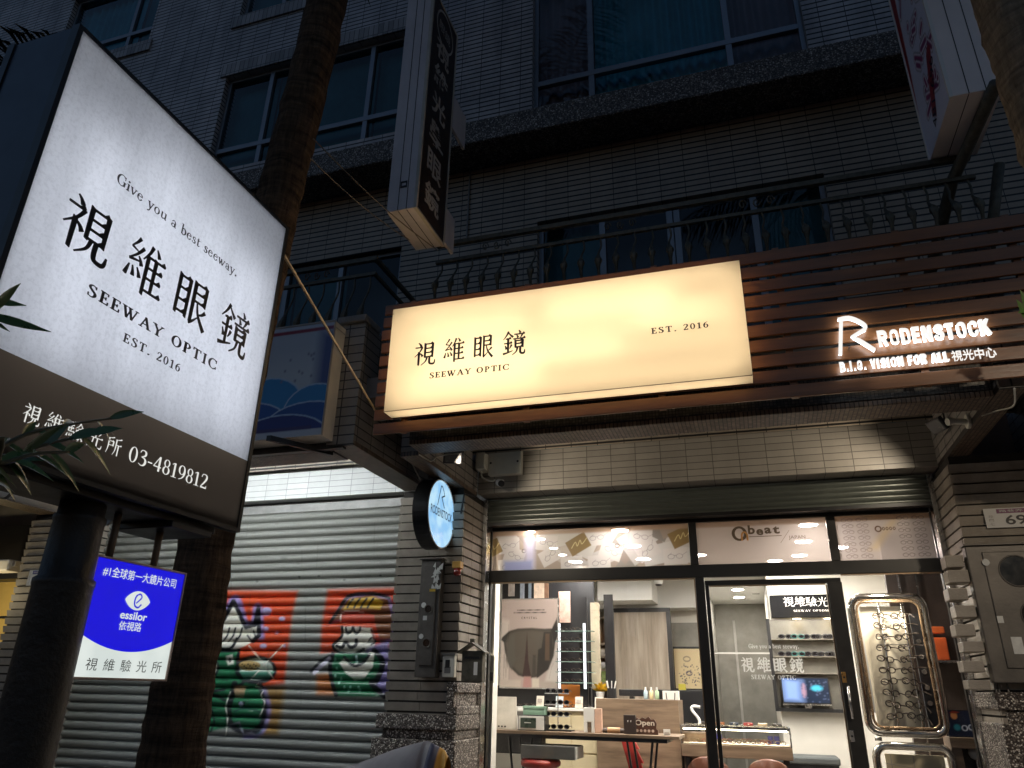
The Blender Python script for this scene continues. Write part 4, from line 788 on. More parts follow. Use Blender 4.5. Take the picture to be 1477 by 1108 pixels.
b = MB(); lx = XK-kw*.48; b.box(lx-.03, lx+.03, ky0-.0045, ky0-.001, kz0+.22, kz0+.24); b.box(lx-.03, lx+.03, ky0-.0045, ky0-.001, kz0+.27, kz0+.285); b.box(lx-.03, lx-.02, ky0-.0045, ky0-.001, kz0+.24, kz0+.27); b.box(lx+.02, lx+.03, ky0-.0045, ky0-.001, kz0+.24, kz0+.27); b.build('maker_mark', m_ink, tall)
# wires from the palm to that sign
m_wire = mat('wire', (.16, .13, .1), .6)
for (a0, a1), lab in ((((452, 200), (632, 362)), 'upper thin wire stretched from the palm trunk to the tall dark sign'), (((448, 229), (600, 352)), 'lower thin wire stretched from the palm trunk to the tall dark sign')):
    A = atY(*a0, 3.62); Bp = atY(*a1, 4.95); P_ = [A.lerp(Bp, t/12) - Z3*(.05*math.sin(math.pi*t/12)) for t in range(13)]
    w = MB().tube(P_, .005, 5).build('wire', m_wire); tag(w, lab, 'wire')

# ------------------------------------------------------------------ pale sign projecting on the right
XP = 1.68; p0 = atX(1371, 143, XP); p1 = atX(1340, 231, XP); ry0, ry1, rz0 = p0.y, p1.y, (p0.z+p1.z)/2; rw = .335; rz1 = rz0+2.3
rs = thing('projecting_sign', 'pale pinkish projecting sign with purple brush characters and a red stripe', 'sign', (XP+rw/2, ry1, rz0))
m_pink = mat('pinkish_sign_metal', (.82, .74, .71), .5, var=.06)
b = MB(); b.box(XP+.004, XP+rw, ry0, ry1, rz0, rz1); b.build('housing', m_pink, rs, bevel=.004)
b = MB()
for t in (.36, .68): b.box(XP+rw*t-.003, XP+rw*t+.003, ry0-.002, ry0+.01, rz0, rz1); b.box(XP+rw*t-.003, XP+rw*t+.003, ry0+.011, ry1-.002, rz0-.002, rz0+.01)
b.build('panel_seam', m_ink, rs)
rd = ry1-ry0; P, x, y, nx, ny = panel((XP, ry1, rz0), -Y3, Z3, rd, rz1-rz0, .008)
S = Paint(x/rd, y, c('d6d8ea')); rh = rz1-rz0
S.poly([(.04, .45), (.04, rh), (.30, rh), (.20, 1.6), (.12, .9)], c('a01c1c'), .02)
VI = c('8a2a6a')
for k in range(6):
    cy = rh-.18-.34*k; cx = .52
    for j in range(8):
        a_ = [(cx+.06+rng.uniform(-.24, .24), cy+rng.uniform(-.13, .13))]
        a_.append((a_[0][0]+rng.choice([-.2, .2, .02, .1]), a_[0][1]+rng.uniform(-.16, .05)))
        S.line(a_, .10, c('2a1c44'), .02); S.line(a_, .082, c('f2eefa'), .015); S.line(a_, .05, VI, .015)
S.poly([(.42, .19), (.55, .12), (.86, .60), (.80, .66), (.68, .62)], c('a03038'), .02)
grid_mesh('face_panel', P, S.C, nx, ny, paintmat('printed_face', .0, .45), rs)
text('lettering', '481-696', 'sans', (XP-.002, ry1-rd*.50, rz0+.05), Vector((0, -.30, .50)), Vector((0, .45, .27)), .52, .10, mat('navy_digits', (.02, .02, .05), .5), rs)
b = MB(); b.box(XP-.004, XP+.02, ry0-.004, ry0+.016, rz0-.004, rz1); b.box(XP-.004, XP+.02, ry1-.02, ry1+.004, rz0-.004, rz1); b.build('edge_frame', m_white, rs)
b = MB(); b.tube([atY(1437, 120, ry0-.08), Vector((XP+.15, ry1+.1, rz0-.15)), (XP-.12, 5.75, rz0-.9)], .045, 10); b.tube([(XP+.5, ry1+.1, rz0-.05), (XP+.3, 5.8, rz0-.9)], .04, 10); b.build('support_pipe', m_iron, rs, smooth=True)

# ------------------------------------------------------------------ neighbour's wave sign box
wy = 5.0; wx0, wx1, wz0, wz1 = -4.9, -3.297, 3.435, 4.505
wv = thing('wave_sign', 'unlit blue sign box printed with layered waves, above the white shutter lintel', 'sign', (-4.1, 5.13, wz0))
b = MB(); b.box(wx0, wx1, wy+.003, wy+.27, wz0, wz1); b.build('housing', mat('cream_sign_side', (.70, .65, .56), .5, var=.12, vs=3), wv, bevel=.003)
P, x, y, nx, ny = panel((wx0, wy, wz0), X3, Z3, wx1-wx0, wz1-wz0, .008)
S = Paint(x, y, c('c6c9cc')); LW, LH = wx1-wx0, wz1-wz0
S.poly([(0, .55), (LW, .75), (LW, 1.2), (0, 1.2)], c('b4bac4'), .3); S.rect(0, LW, LH-.05, LH+.1, c('b9c0d0'), .01); S.rect(0, LW, LH-.085, LH-.05, c('8a2038'), .01); S.rect(LW-.13, LW+.1, -1, LH-.09, c('4a5688'), .10, .8)
for (cx, cy, rx, ry, col) in ((.55, .20, .36, .24, '2f7fb8'), (1.02, .24, .38, .33, '2f8ac0'), (1.5, .22, .3, .25, '2f86bc'), (.3, .12, .4, .2, '1f5a9c'), (.85, .10, .42, .25, '1d57a0'), (1.45, .10, .42, .21, '1d5298'), (.55, .0, .42, .2, '23358c'), (1.2, .0, .46, .21, '20307e')):
    S.oval(cx, cy, rx, ry, c(col), .012); S.oval(cx, cy, rx, ry, c('b7cbe0'), .006, w=.012)
S.rect(-1, LW+1, -1, .06, c('c8c9cf'), .01); S.rect(-1, LW-.1, .06, .09, c('3a2c6c'), .01)
for k in range(12): S.oval(1.15+rng.uniform(-.2, .3), .62+rng.uniform(-.1, .25), .012, .016, c('7a7890'), .012, .7)
grid_mesh('face_panel', P, S.C, nx, ny, paintmat('printed_waves', .0, .4), wv)
b = MB(); b.box(wx1+.001, wx1+.008, wy+.004, wy+.02, wz0, wz1); b.box(wx1+.001, wx1+.008, wy+.25, wy+.27, wz0, wz1); b.box(wx1+.001, wx1+.008, wy+.02, wy+.25, wz1-.06, wz1-.055); b.box(wx0, wx1, wy-.006, wy+.003, wz1-.012, wz1+.004); b.build('edge_frame', mat('dull_trim', (.35, .33, .3), .5), wv)
b = MB(); b.obox((wx1-.45, wy-.1, wz0-.05), (.04, 0, 0), (.35, .42, -.03), (0, 0, .045)); b.box(-4.8, -3.2, 5.2, 5.26, wz0-.06, wz0-.004); b.build('bracket', m_dark, wv)

# ------------------------------------------------------------------ fittings on walls and pillars
def yrect(x0, y0, x1, y1, Y): a = atY(x0, y1, Y); e = atY(x1, y0, Y); return a.x, e.x, a.z, e.z
YP = 6.735
m_meter = mat('meter_cabinet_paint', (.10, .088, .075), .42, metal=.2, var=.3, vs=6, bump=.06)
def meter_cabinet(x0, x1, z0, z1, label, holes):
    yf = YP-.10; t = thing('meter_cabinet', label, 'cabinet', ((x0+x1)/2, YP, z0), 'meter cabinets on the pillars')
    b = MB(); b.box(x0, x1, yf, YP, z0, z1); b.build('case', m_meter, t, bevel=.008)
    w = x1-x0; b = MB(); i = w*.17
    b.box(x0+i, x1-i, yf-.012, yf-.001, z0+.10, z1-.05); b.build('door', m_meter, t, bevel=.006)
    b = MB(); b.box(x0-.012, x1+.012, yf-.02, YP, z1+.001, z1+.014); b.build('hood', m_meter, t, bevel=.003)
    for u, v in holes:
        cx, cz, r = x0+w*u, z0+(z1-z0)*v, w*.185; b = MB(); b.disc((cx, yf-.014, cz), -Y3, r, 0, 28); g = b.build('meter_window', mat('dark_window', (.01, .01, .012), .15), t)
        b = MB(); b.tube([(cx+r*math.cos(q*math.pi/14), yf-.014, cz+r*math.sin(q*math.pi/14)) for q in range(29)], .006, 6, caps=False); b.build('ring', m_meter, g, smooth=True)
    return t, yf
m_sticker = mat('sticker', (.62, .62, .58), .6, var=.15, vs=20)
a = yrect(597, 807, 637, 977, YP-.1); t, yf = meter_cabinet(a[0], a[1], a[2], a[3], 'grey two-window meter cabinet beneath the round lit sign', [(.52, .565), (.52, .28)])
b = MB()
for u, v, r in ((.28, .60, .026), (.25, .335, .024)): MB().disc((a[0]+(a[1]-a[0])*u, yf-.0145, a[2]+(a[3]-a[2])*v), -Y3, r, 0, 9).build('sticker', m_sticker, t)
b.box(a[0]+.06, a[0]+.10, yf-.0145, yf-.0125, a[2]+.50, a[2]+.54)
for i in range(14): x_ = a[0]+.10+rng.uniform(0, .10); z_ = a[2]+.78+rng.uniform(0, .22); b.poly([(x_, yf-.0135-i*.0002, z_), (x_+rng.uniform(.02, .06), yf-.0135-i*.0002, z_+rng.uniform(-.03, .02)), (x_+rng.uniform(0, .05), yf-.0135-i*.0002, z_+rng.uniform(.03, .09))])
b.build('paper_scrap', m_sticker, t)
b = MB(); b.box(a[0]+.11, a[0]+.17, yf-.0145, yf-.0125, a[2]+.76, a[2]+.785); b.build('yellow_label', mat('yellow_label', (.5, .32, .02), .6), t)
a = yrect(1434, 784, 1520, 985, YP-.1); t, yf = meter_cabinet(a[0], a[1]+.02, a[2], a[3], 'grey meter cabinet under the purple-topped number plate', [(.50, .80), (.62, .47)])
b = MB(); b.disc((a[0]+.12, yf-.0145, a[3]-.13), -Y3, .026, 0, 20); b.build('sticker', m_sticker, t); b = MB(); b.box(a[0]+.11, a[0]+.15, yf-.0145, yf-.0125, a[2]+.42, a[2]+.47); b.build('sticker', m_sticker, t); b = MB(); b.box(a[0]+.17, a[0]+.24, yf-.0145, yf-.0125, a[2]+.20, a[2]+.32); b.build('sticker', m_sticker, t)
a = yrect(20, 866, 52, 1060, YP-.1); t, yf = meter_cabinet(a[0], a[0]+.42, a[2], a[3], 'grubby sticker-covered meter cabinet behind the black pole', [(.52, .56), (.52, .27)])
b = MB()
for i in range(9): x_, z_ = a[0]+.06+rng.uniform(0, .25), a[2]+.2+rng.uniform(0, 1.0); b.box(x_, x_+rng.uniform(.03, .07), yf-.016-i*.0004, yf-.0125, z_, z_+rng.uniform(.03, .08))
b.build('sticker', mat('faded_sticker', (.30, .31, .33), .6, var=.4, vs=15), t)
def number_plate(x0, x1, z0, z1, num, label, top, y=YP-.012):
    t = thing('number_plate', label, 'sign', ((x0+x1)/2, y, z0)); b = MB(); b.box(x0, x1, y, y+.006, z0, z1); b.build('plate', m_white, t, bevel=.002)
    b = MB(); b.box(x0+.27*(x1-x0), x1-.008, y-.0015, y-.0003, z1-(z1-z0)*.27, z1-.008); b.build('colour_band', top, t)
    w = x1-x0; h = z1-z0
    text('lettering', num, 'sans', (x0+w*.42, y, z0+h*.14), X3, Z3, w*.44, h*.48, m_ink, t, bold=.015)
    text('lettering', '路巷弄', 'sans', (x0+w*.32, y-.002, z1-h*.22), X3, Z3, w*.5, h*.13, m_white, t)
    for i, ch in enumerate('段門七'): text('lettering', ch, 'sans', (x0+w*.08, y, z0+h*(.52-.2*i)), X3, Z3, w*.1, h*.13, m_greytext, t)
a = yrect(1424, 731, 1486, 762, YP-.012); number_plate(a[0], a[1], a[2], a[3], '69', 'white house number plate with a purple band reading 69', mat('purple_band', (.20, .05, .13), .5))
a = yrect(37, 822, 61, 845, YP-.012); number_plate(a[0], a[1]+.03, a[2], a[3], '65', 'small white house number plate reading 65 beside the black pole', mat('blue_band', (.10, .10, .30), .5))
# intercom, alarm lamp, mailbox
a = yrect(637, 945, 656, 977, YP-.06); t = thing('intercom', 'cream intercom panel beside the meter cabinet, above the pebble ledge', 'intercom', (a[0], YP, a[2]))
b = MB(); b.box(a[0], a[1], YP-.06, YP, a[2], a[3]); b.build('case', m_offwhite, t, bevel=.006); b = MB(); b.box(a[0]-.008, a[1]+.008, YP-.075, YP, a[3]+.001, a[3]+.014); b.build('hood', m_galv, t)
b = MB(); w = a[1]-a[0]; b.box(a[0]+w*.25, a[0]+w*.62, YP-.063, YP-.0605, a[3]-.11, a[3]-.04); b.build('screen', m_black, t)
b = MB(); b.box(a[0]+w*.2, a[0]+w*.7, YP-.0625, YP-.0605, a[2]+.035, a[2]+.09); b.build('speaker_grille', m_galv, t)
a = yrect(651, 809, 664, 830, YP-.09); t = thing('alarm_lamp', 'small yellow topped alarm lamp with a red lens on the pillar', 'lamp', (a[0], YP, a[2])); xm = (a[0]+a[1])/2; w = a[1]-a[0]; hh = a[3]-a[2]
b = MB(); b.box(a[0], a[1], YP-.085, YP, a[2]+hh*.52, a[3]); b.box(a[0]+w*.2, a[1]-w*.2, YP-.03, YP, a[2]+hh*.45, a[2]+hh*.519); b.build('housing', mat('alarm_yellow', (.62, .36, .08), .45), t, bevel=.012)
b = MB(); b.lathe((xm, YP-.05, a[2]), [(w*.22, 0), (w*.36, hh*.06), (w*.42, hh*.2), (w*.42, hh*.5)], 16); b.build('lens', mat('red_lens', (.22, .018, .012), .15, coat=.5), t, smooth=True)
a = yrect(667, 929, 694, 984, 6.68); t = thing('mailbox', 'dark weathered metal mailbox with a pitched roof at the pillar corner', 'mailbox', (a[0], 6.8, a[2]))
b = MB(); x0, x1, z0, z1 = a[0], a[0]+.20, a[2], a[3]; b.box(x0, x1, 6.64, 6.73, z0, z1-.06); b.build('box', m_iron, t, bevel=.006)
b = MB(); xm = (x0+x1)/2
for s in (-1, 1): b.obox((xm, 6.60, z1+.0), (s*(x1-x0)*.68, 0, -.085), (0, .135, 0), (0, 0, .012))
b.build('roof', m_iron, t); b = MB(); b.box(xm-.03, xm+.01, 6.645, 6.69, z1+.013, z1+.045); b.build('finial', m_iron, t, bevel=.004)
b = MB(); b.box(x0+.12, x0+.155, 6.636, 6.6395, z0+.06, z0+.17); b.build('tag', m_white, t); b = MB(); b.box(x0+.03, x1-.03, 6.634, 6.6385, z1-.13, z1-.11); b.build('slot', m_black, t)
# flood lamps, cameras, junction boxes, cables
def floodlight(p, aim, label):
    p, aim = Vector(p), Vector(aim).normalized(); t = thing('floodlight', label, 'lamp', p, 'flood lamps under the canopy')
    s = aim.cross(Z3).normalized(); u = s.cross(aim); w, h, d = .17, .12, .035
    b = MB(); b.obox(p - s*w/2 - u*h/2 - aim*d, s*w, u*h, aim*d); b.build('body', m_black, t, bevel=.006)
    b = MB(); b.obox(p - s*w*.42 - u*h*.4 + aim*.001, s*w*.84, u*h*.8, aim*.004); b.build('lens', mat('frosted_lens', (.12, .12, .12), .25), t)
    b = MB(); b.tube([p - aim*d*.5 - s*(w/2+.01), p - aim*d*.5 - s*(w/2+.01) + Z3*.1], .008, 6); b.build('bracket', m_black, t); return p, aim
L1 = floodlight(atY(653, 660, 5.95), (.35, -.75, -.5), 'small dark flood lamp under the canopy above the round sign')
L2 = floodlight(atY(1350, 615, 6.5), (-.75, -.35, -.55), 'small dark flood lamp under the canopy at the right party beam')
a = yrect(704, 648, 752, 686, 7.05); t = thing('junction_box', 'square cream cover box screwed to the tiled lintel', 'box', (a[0], 7.12, a[2]))
b = MB(); b.box(a[0], a[1], 7.04, 7.124, a[2], a[3]); b.build('case', m_offwhite, t, bevel=.005); b = MB()
for u in (.08, .9): b.disc((a[0]+(a[1]-a[0])*u, 7.0385, (a[2]+a[3])/2), -Y3, .012, .004, 10)
b.build('screw', m_black, t)
a = yrect(686, 652, 700, 677, 6.95); t = thing('junction_box', 'narrow cream cable box left of the square cover box', 'box', (a[0], 7.12, a[2])); b = MB(); b.box(a[0], a[1], 6.94, 7.124, a[2], a[3]); b.build('case', m_offwhite, t, bevel=.008)
b = MB(); b.box(a[0]+.01, a[1]-.01, 6.935, 6.9395, a[2]+.02, a[3]-.02); b.build('lid', m_offwhite, t, bevel=.002)
cb = MB().tube(catmull([(a[0]+.04, 7.03, a[2]-.002), (a[0]+.05, 7.03, a[2]-.07), (a[0]+.16, 7.02, a[2]-.12), tuple(atY(714, 692, 7.0))]), .009, 6).build('cable', m_offwhite, None, smooth=True); tag(cb, 'cream cable bending from the narrow box to the bullet camera', 'cable')
pc_ = atY(722, 697, 6.93); t = thing('security_camera', 'white bullet camera with a black lens below the square cover box', 'camera', pc_)
ax = Vector((.5, -.8, -.35)).normalized(); b = MB(); b.tube([pc_-ax*.08, pc_+ax*.03], .036, 16); b.build('body', m_white, t, smooth=False); b = MB(); b.tube([pc_+ax*.031, pc_+ax*.04], .034, 16); b.build('lens', m_black, t); b = MB(); b.tube([pc_-ax*.06+Z3*.02, pc_-ax*.06+Vector((0, .12, .05))], .012, 8); b.build('bracket', m_white, t)
pw = atX(1398, 608, 1.68); t = thing('security_camera', 'pale wall camera arm fixed to the right party beam', 'camera', pw)
b = MB(); b.tube([pw, pw-X3*.02], .055, 16); b.build('base_plate', m_offwhite, t); b = MB(); b.tube([pw-X3*.021, pw+Vector((-.13, -.05, -.005))], .022, 10); b.tube([pw+Vector((-.131, -.05, -.005)), pw+Vector((-.16, -.06, -.01))], .03, 12); b.build('body', m_offwhite, t)
w = MB().tube(catmull([tuple(atY(1463, 560, 5.08)), tuple(atY(1462, 585, 5.25)), tuple(atZ(1440, 592, 3.378)), tuple(atX(1416, 600, 1.665))]), .006, 6).build('cable', m_offwhite, None, smooth=True); tag(w, 'pale cable drooping from the slats to the right party beam', 'cable')
w = MB().tube(catmull([tuple(atX(588, 655, -3.09)), tuple(atX(600, 680, -3.0)), tuple(atX(606, 692, -2.93))]), .008, 6).build('cable', m_offwhite); tag(w, 'pale cable running down the left party beam behind the round sign', 'cable')
w = MB().tube(catmull([(-2.68, 5.62, 3.40), (-2.6, 5.7, 3.36), (-2.52, 5.64, 3.372), (-2.40, 5.60, 3.376), (-2.3, 5.6, 3.378)]), .006, 6).build('cable', m_offwhite); tag(w, 'pale cable clipped along the mosaic beam near the left flood lamp', 'cable')
w = MB().tube([(-2.66, 7.0, 3.36), (-2.675, 6.72, 3.32), (-2.70, 6.715, 3.12)], .01, 6).build('cable', m_black); tag(w, 'black cable from the lintel down the pillar to the round sign', 'cable')
p = atY(683, 231, Y2W); t = thing('junction_box', 'small pale box on the upper tiled wall beside the tall dark sign', 'box', (p.x, Y2W, p.z)); b = MB(); b.box(p.x-.09, p.x+.03, Y2W-.09, Y2W-.004, p.z-.08, p.z+.08); b.build('case', m_pale, t, bevel=.006); b = MB(); b.tube([(p.x-.03, Y2W-.02, p.z-.081), (p.x-.03, Y2W-.02, p.z-1.2)], .012, 6); b.build('conduit', m_galv, t)
# white pipe at far left
pa = atY(-40, 694, 2.9); pb_ = Vector((pa.x, 6.6, pa.z)); e = atX(88, 733, pa.x)
t = thing('awning_pipe', 'jointed white pipe under the awning beside the black pole', 'pipe', (pa.x, 4.5, pa.z)); b = MB(); b.tube([pa, Vector((pa.x, e.y, pa.z))], .05, 12); b.build('pipe', m_white, t, smooth=True); b = MB()
for k in range(4): yy = 3.1+.38*k; b.tube([(pa.x, yy, pa.z), (pa.x, yy+.02, pa.z)], .053, 12)
b.build('joint', m_galv, t)
# number 65's lit doorway
b = MB(); b.box(-12, -8.2, 7.3, 7.555, 2.72, 3.42); b.build('dark_filler', m_dark, bld); b = MB(); b.box(-12, -8.2, 7.56, 7.6, .16, 2.72); b.build('yellow_wall', mat('yellow_wall', (.62, .45, .14), .7, var=.1), bld)  # dark box stands in for the shade above the yellow wall
b = MB(); b.box(-12, -8.36, 7.53, 7.557, 2.25, 2.28); b.box(-12, -8.36, 7.53, 7.557, 1.75, 1.77); b.build('wall_joint', m_dark, bld)
p = atY(6, 815, 6.9); t = thing('wall_fan', 'white plastic wall unit in the yellow doorway at far left', 'fan', p); b = MB(); b.box(p.x-.3, p.x+.07, 6.9, 7.1, p.z-.07, p.z+.07); b.build('body', m_white, t, bevel=.02); b = MB(); b.box(p.x+.071, p.x+.12, 6.95, 7.0, p.z-.01, p.z+.05); b.build('bracket', m_white, t)
# lamp under the left canopy, washing the pale lintel
t = thing('canopy_lamp', 'white tube lamp under the left canopy washing the pale lintel', 'lamp', (-5.2, 5.75, 3.83))
m_tubelit = glow('lit_tube', (.90, .97, 1.0), 44.0, lamp=True)
b = MB(); b.box(-6.6, -3.9, 5.68, 5.82, 3.80, 3.855); b.build('holder', m_white, t); b = MB(); b.tube([(-6.55, 5.75, 3.775), (-3.95, 5.75, 3.775)], .02, 10); b.build('tube', m_tubelit, t)

# ------------------------------------------------------------------ trees and plants
def barkmat(name, c1, c2):
    m, nt, o = newmat(name); b = N(nt, 'ShaderNodeBsdfPrincipled'); nt.links.new(b.outputs[0], o.inputs[0])
    f1 = noise(nt, pos(nt, (38, 38, 5)), 1, 6, .7); f2 = noise(nt, pos(nt, (3, 3, 26)), 1, 4, .6)
    mx = N(nt, 'ShaderNodeMath', operation='MULTIPLY'); nt.links.new(f1, mx.inputs[0]); nt.links.new(f2, mx.inputs[1])
    nt.links.new(ramp(nt, mx.outputs[0], (.12, c1), (.42, c2)), b.inputs['Base Color']); b.inputs['Roughness'].default_value = .95; b.inputs['Specular IOR Level'].default_value = .15
    bn = N(nt, 'ShaderNodeBump'); nt.links.new(mx.outputs[0], bn.inputs['Height']); bn.inputs['Strength'].default_value = 1; bn.inputs['Distance'].default_value = .05; nt.links.new(bn.outputs[0], b.inputs['Normal'])
    return m
m_bark = barkmat('palm_bark', (.020, .014, .009), (.16, .10, .062)); m_bark2 = barkmat('pale_palm_bark', (.10, .075, .05), (.36, .28, .19))
m_leafd = mat('dark_frond', (.010, .014, .008), .8, var=.4, vs=4); m_leaf = mat('glossy_leaf', (.06, .125, .04), .3, var=.45, vs=6, coat=.3)
def leaf(b, p, d, up, L, wd, fold=.25, bend=.25):
    p, d, up = Vector(p), Vector(d).normalized(), Vector(up); s = d.cross(up).normalized(); u = s.cross(d)
    n = 6; rows = []
    for i in range(n+1):
        t = i/n; w = wd*math.sin(math.pi*min(1, .06+t*.94)**.8)*(1-.15*t) if i < n else .0008
        q = p + d*(L*t) - Z3*(bend*L*t*t)
        rows += [q - s*w + u*(w*fold), q, q + s*w + u*(w*fold)]
    fs = []
    for i in range(n):
        for j in range(2): a = i*3+j; fs.append((a, a+1, a+4, a+3))
    b.add(rows, fs)
def frond(b, bs, p, d, L, n, drop, lw=.02):
    p, d = Vector(p), Vector(d).normalized(); pts = []
    for i in range(15): t = i/14; pts.append(p + d*(L*t) - Z3*(drop*L*t*t))
    bs.tube(pts, [.022*(1-t/16) for t in range(15)], 5)
    for i in range(n):
        t = .12+.88*i/n; k = min(13, int(t*14)); q = pts[k].lerp(pts[k+1], t*14-k); tan = (pts[k+1]-pts[k]).normalized(); s = tan.cross(Z3).normalized()
        for sg in (-1, 1):
            dd = (s*sg + tan*.75 - Z3*(.35+rng.uniform(0, .4))).normalized(); l = L*.36*math.sin(math.pi*(.15+.8*t))*rng.uniform(.85, 1.1)
            e = q + dd*l - Z3*l*.3; m = q + dd*l*.5 - Z3*l*.06; w = s.cross(dd).normalized()*lw if False else tan*lw
            b.add([q-w*.3, q+w*.3, m+w, m-w, e], [(0, 1, 2, 3), (3, 2, 4)])
def palm(name, label, base, axis, radii, m_b, fronds, fl=2.4):
    t = thing('palm_tree', label, 'tree', base); b = MB(); pts = [Vector(base)+Vector(a) for a in axis]; n = 26; seg = len(pts)
    vs, fs = [], []; N_ = 90
    for i in range(N_+1):
        u = i/N_*(seg-1); k = min(seg-2, int(u)); p = pts[k].lerp(pts[k+1], u-k); r = radii[k]+(radii[k+1]-radii[k])*(u-k)
        for j in range(n):
            a = 2*math.pi*j/n; rr = r*(1 + .035*math.sin(i*2.1+math.sin(a*2)) + .025*math.sin(a*5+i*.35) + rng.uniform(-.05, .05)); vs.append(p + Vector((rr*math.cos(a), rr*math.sin(a), 0)))
    for i in range(N_):
        for j in range(n): fs.append((i*n+j, i*n+(j+1) % n, (i+1)*n+(j+1) % n, (i+1)*n+j))
    b.add(vs, fs); b.build('trunk', m_b, t, smooth=True)
    top = pts[-1]; lf, stm = MB(), MB()
    for i in range(fronds):
        a = 2.4*i; el = .75 - 1.1*(i/fronds); frond(lf, stm, top+Vector((0, 0, .05)), (math.cos(a)*math.cos(el), math.sin(a)*math.cos(el), math.sin(el)), fl*rng.uniform(.85, 1.1), 26, .35+.25*i/fronds)
    lf.build('crown', m_leafd, t); stm.build('frond_rib', m_leafd, t); return t
pb0 = atY(246, 1108, 3.6); pt0 = atY(473, 0, 3.6)
k_ = (pt0.x-pb0.x)/(pt0.z-pb0.z)
pa_ = [(-3.03, 3.6, 0), (-3.035, 3.6, 1.1), (-3.055, 3.6, 2.3), (-2.985, 3.6, 4.65), (-2.80, 3.6, 6.7), (-2.62, 3.62, 9.2)]
pa_ = [(atY(246, 1108, 3.6).x, 3.6, 0), tuple(atY(246, 1108, 3.6)), tuple(atY(298, 780, 3.6)), tuple(atY(392, 330, 3.6)), tuple(atY(473, 0, 3.6)), (atY(473, 0, 3.6).x+.3, 3.64, 11.5)]
palm('palm', 'tall brown palm trunk rising between the white sign box and the building', (pa_[0][0], 3.6, .13), [(p[0]-pa_[0][0], p[1]-3.6, p[2]-.13 if i else 0) for i, p in enumerate(pa_)], [.19, .165, .15, .15, .155, .13], m_bark, 16)
q0 = atY(1441, 0, 3.4); palm('palm', 'pale palm trunk in front of the pinkish sign with purple characters', (1.62, 3.4, .13), [(0, 0, 0), (0, 0, 3.0), (.0, 0, 4.9), (.02, 0, 9)], [.2, .182, .178, .16], m_bark2, 14)
t = palm('palm', 'dark palm whose hanging fronds show beyond the dark side of the white sign box', (-6.65, 3.3, .13), [(0, 0, 0), (0, 0, 3.2), (.02, 0, 6.0)], [.16, .15, .14], m_bark, 26, 1.9)
# leafy shrub in front of the phone strip
t = thing('leafy_shrub', 'glossy green leafy branches reaching in front of the phone strip of the white sign', 'plant', (-1.85, .75, 0))
lf, stm = MB(), MB(); Xq = -1.62
def br(pts, n, L, sd):
    P_ = [Vector(p) for p in catmull([tuple(p) for p in pts], 5)]; stm.tube(P_, [.009-.006*i/len(P_) for i in range(len(P_))], 5)
    r_ = np.random.default_rng(sd)
    for i in range(n):
        u = .25+.75*i/max(1, n-1); k = min(len(P_)-2, int(u*(len(P_)-1))); q = P_[k]; tn = (P_[k+1]-P_[k]).normalized()
        sg = 1 if i % 2 else -1; d = (tn*.9 + Vector((r_.uniform(-.6, .6), 0, 0)) + tn.cross(X3)*sg*.55 - Z3*r_.uniform(.1, .5)).normalized()
        leaf(lf, q, d, (r_.uniform(-.5, .5)+.8, r_.uniform(-.4, .4), .6), L*r_.uniform(.75, 1.15), L*.125, .3, .22)
R0 = Vector((-1.85, .75, 1.2))
br([R0, atX(-60, 700, Xq), atX(20, 660, Xq), atX(70, 640, Xq), atX(140, 626, Xq)], 11, .115, 1)
br([R0, atX(-60, 690, Xq-.1), atX(10, 640, Xq-.1), atX(70, 618, Xq-.1), atX(172, 602, Xq-.1)], 9, .10, 2)
br([R0, atX(-50, 660, Xq+.1), atX(0, 668, Xq+.1), atX(50, 655, Xq+.1), atX(100, 652, Xq+.1)], 7, .10, 3)
br([R0, atX(-70, 720, Xq), atX(-20, 672, Xq), atX(15, 665, Xq)], 6, .11, 4)
br([R0, atX(-60, 560, Xq), atX(-40, 470, Xq), atX(-15, 452, Xq)], 3, .12, 5)
leaf(lf, atX(-20, 432, Xq), atX(38, 441, Xq)-atX(-20, 432, Xq), (1, 0, .4), (atX(38, 441, Xq)-atX(-20, 432, Xq)).length, .012, .2, .0)
leaf(lf, atX(-20, 455, Xq), atX(70, 478, Xq)-atX(-20, 455, Xq), (1, 0, .5), (atX(74, 480, Xq)-atX(-20, 455, Xq)).length, .016, .2, .0)
leaf(lf, atX(-10, 464, Xq), atX(20, 482, Xq)-atX(-10, 464, Xq), (1, 0, .5), .045, .008, .2, .0)
stm.tube([(-1.85, .75, 0), (-1.86, .74, .6), tuple(R0)], [.03, .025, .012], 7)
lf.build('foliage', m_leaf, t, smooth=True); stm.build('stem', mat('green_stem', (.06, .055, .025), .6), t, smooth=True)
# bright leaf at right edge
t = thing('leafy_branch', 'bright green leaf tips beside the slats at the right edge', 'plant', atY(1500, 470, 4.6)); lf = MB()
for a, d in (((1492, 470), (1466, 432)), ((1495, 462), (1471, 418)), ((1500, 440), (1468, 452))):
    A, D = atY(*a, 4.6), atY(*d, 4.55); leaf(lf, A, D-A, (0, -1, .3), (D-A).length, .035, .2, .0)
lf.build('foliage', mat('lit_leaf', (.12, .24, .03), .35, var=.3, vs=10), t, smooth=True); b = MB(); b.tube([atY(1497, 464, 4.6), atY(1530, 520, 4.6), (2.6, 4.6, .17)], .008, 5); b.build('stem', m_bark, t)
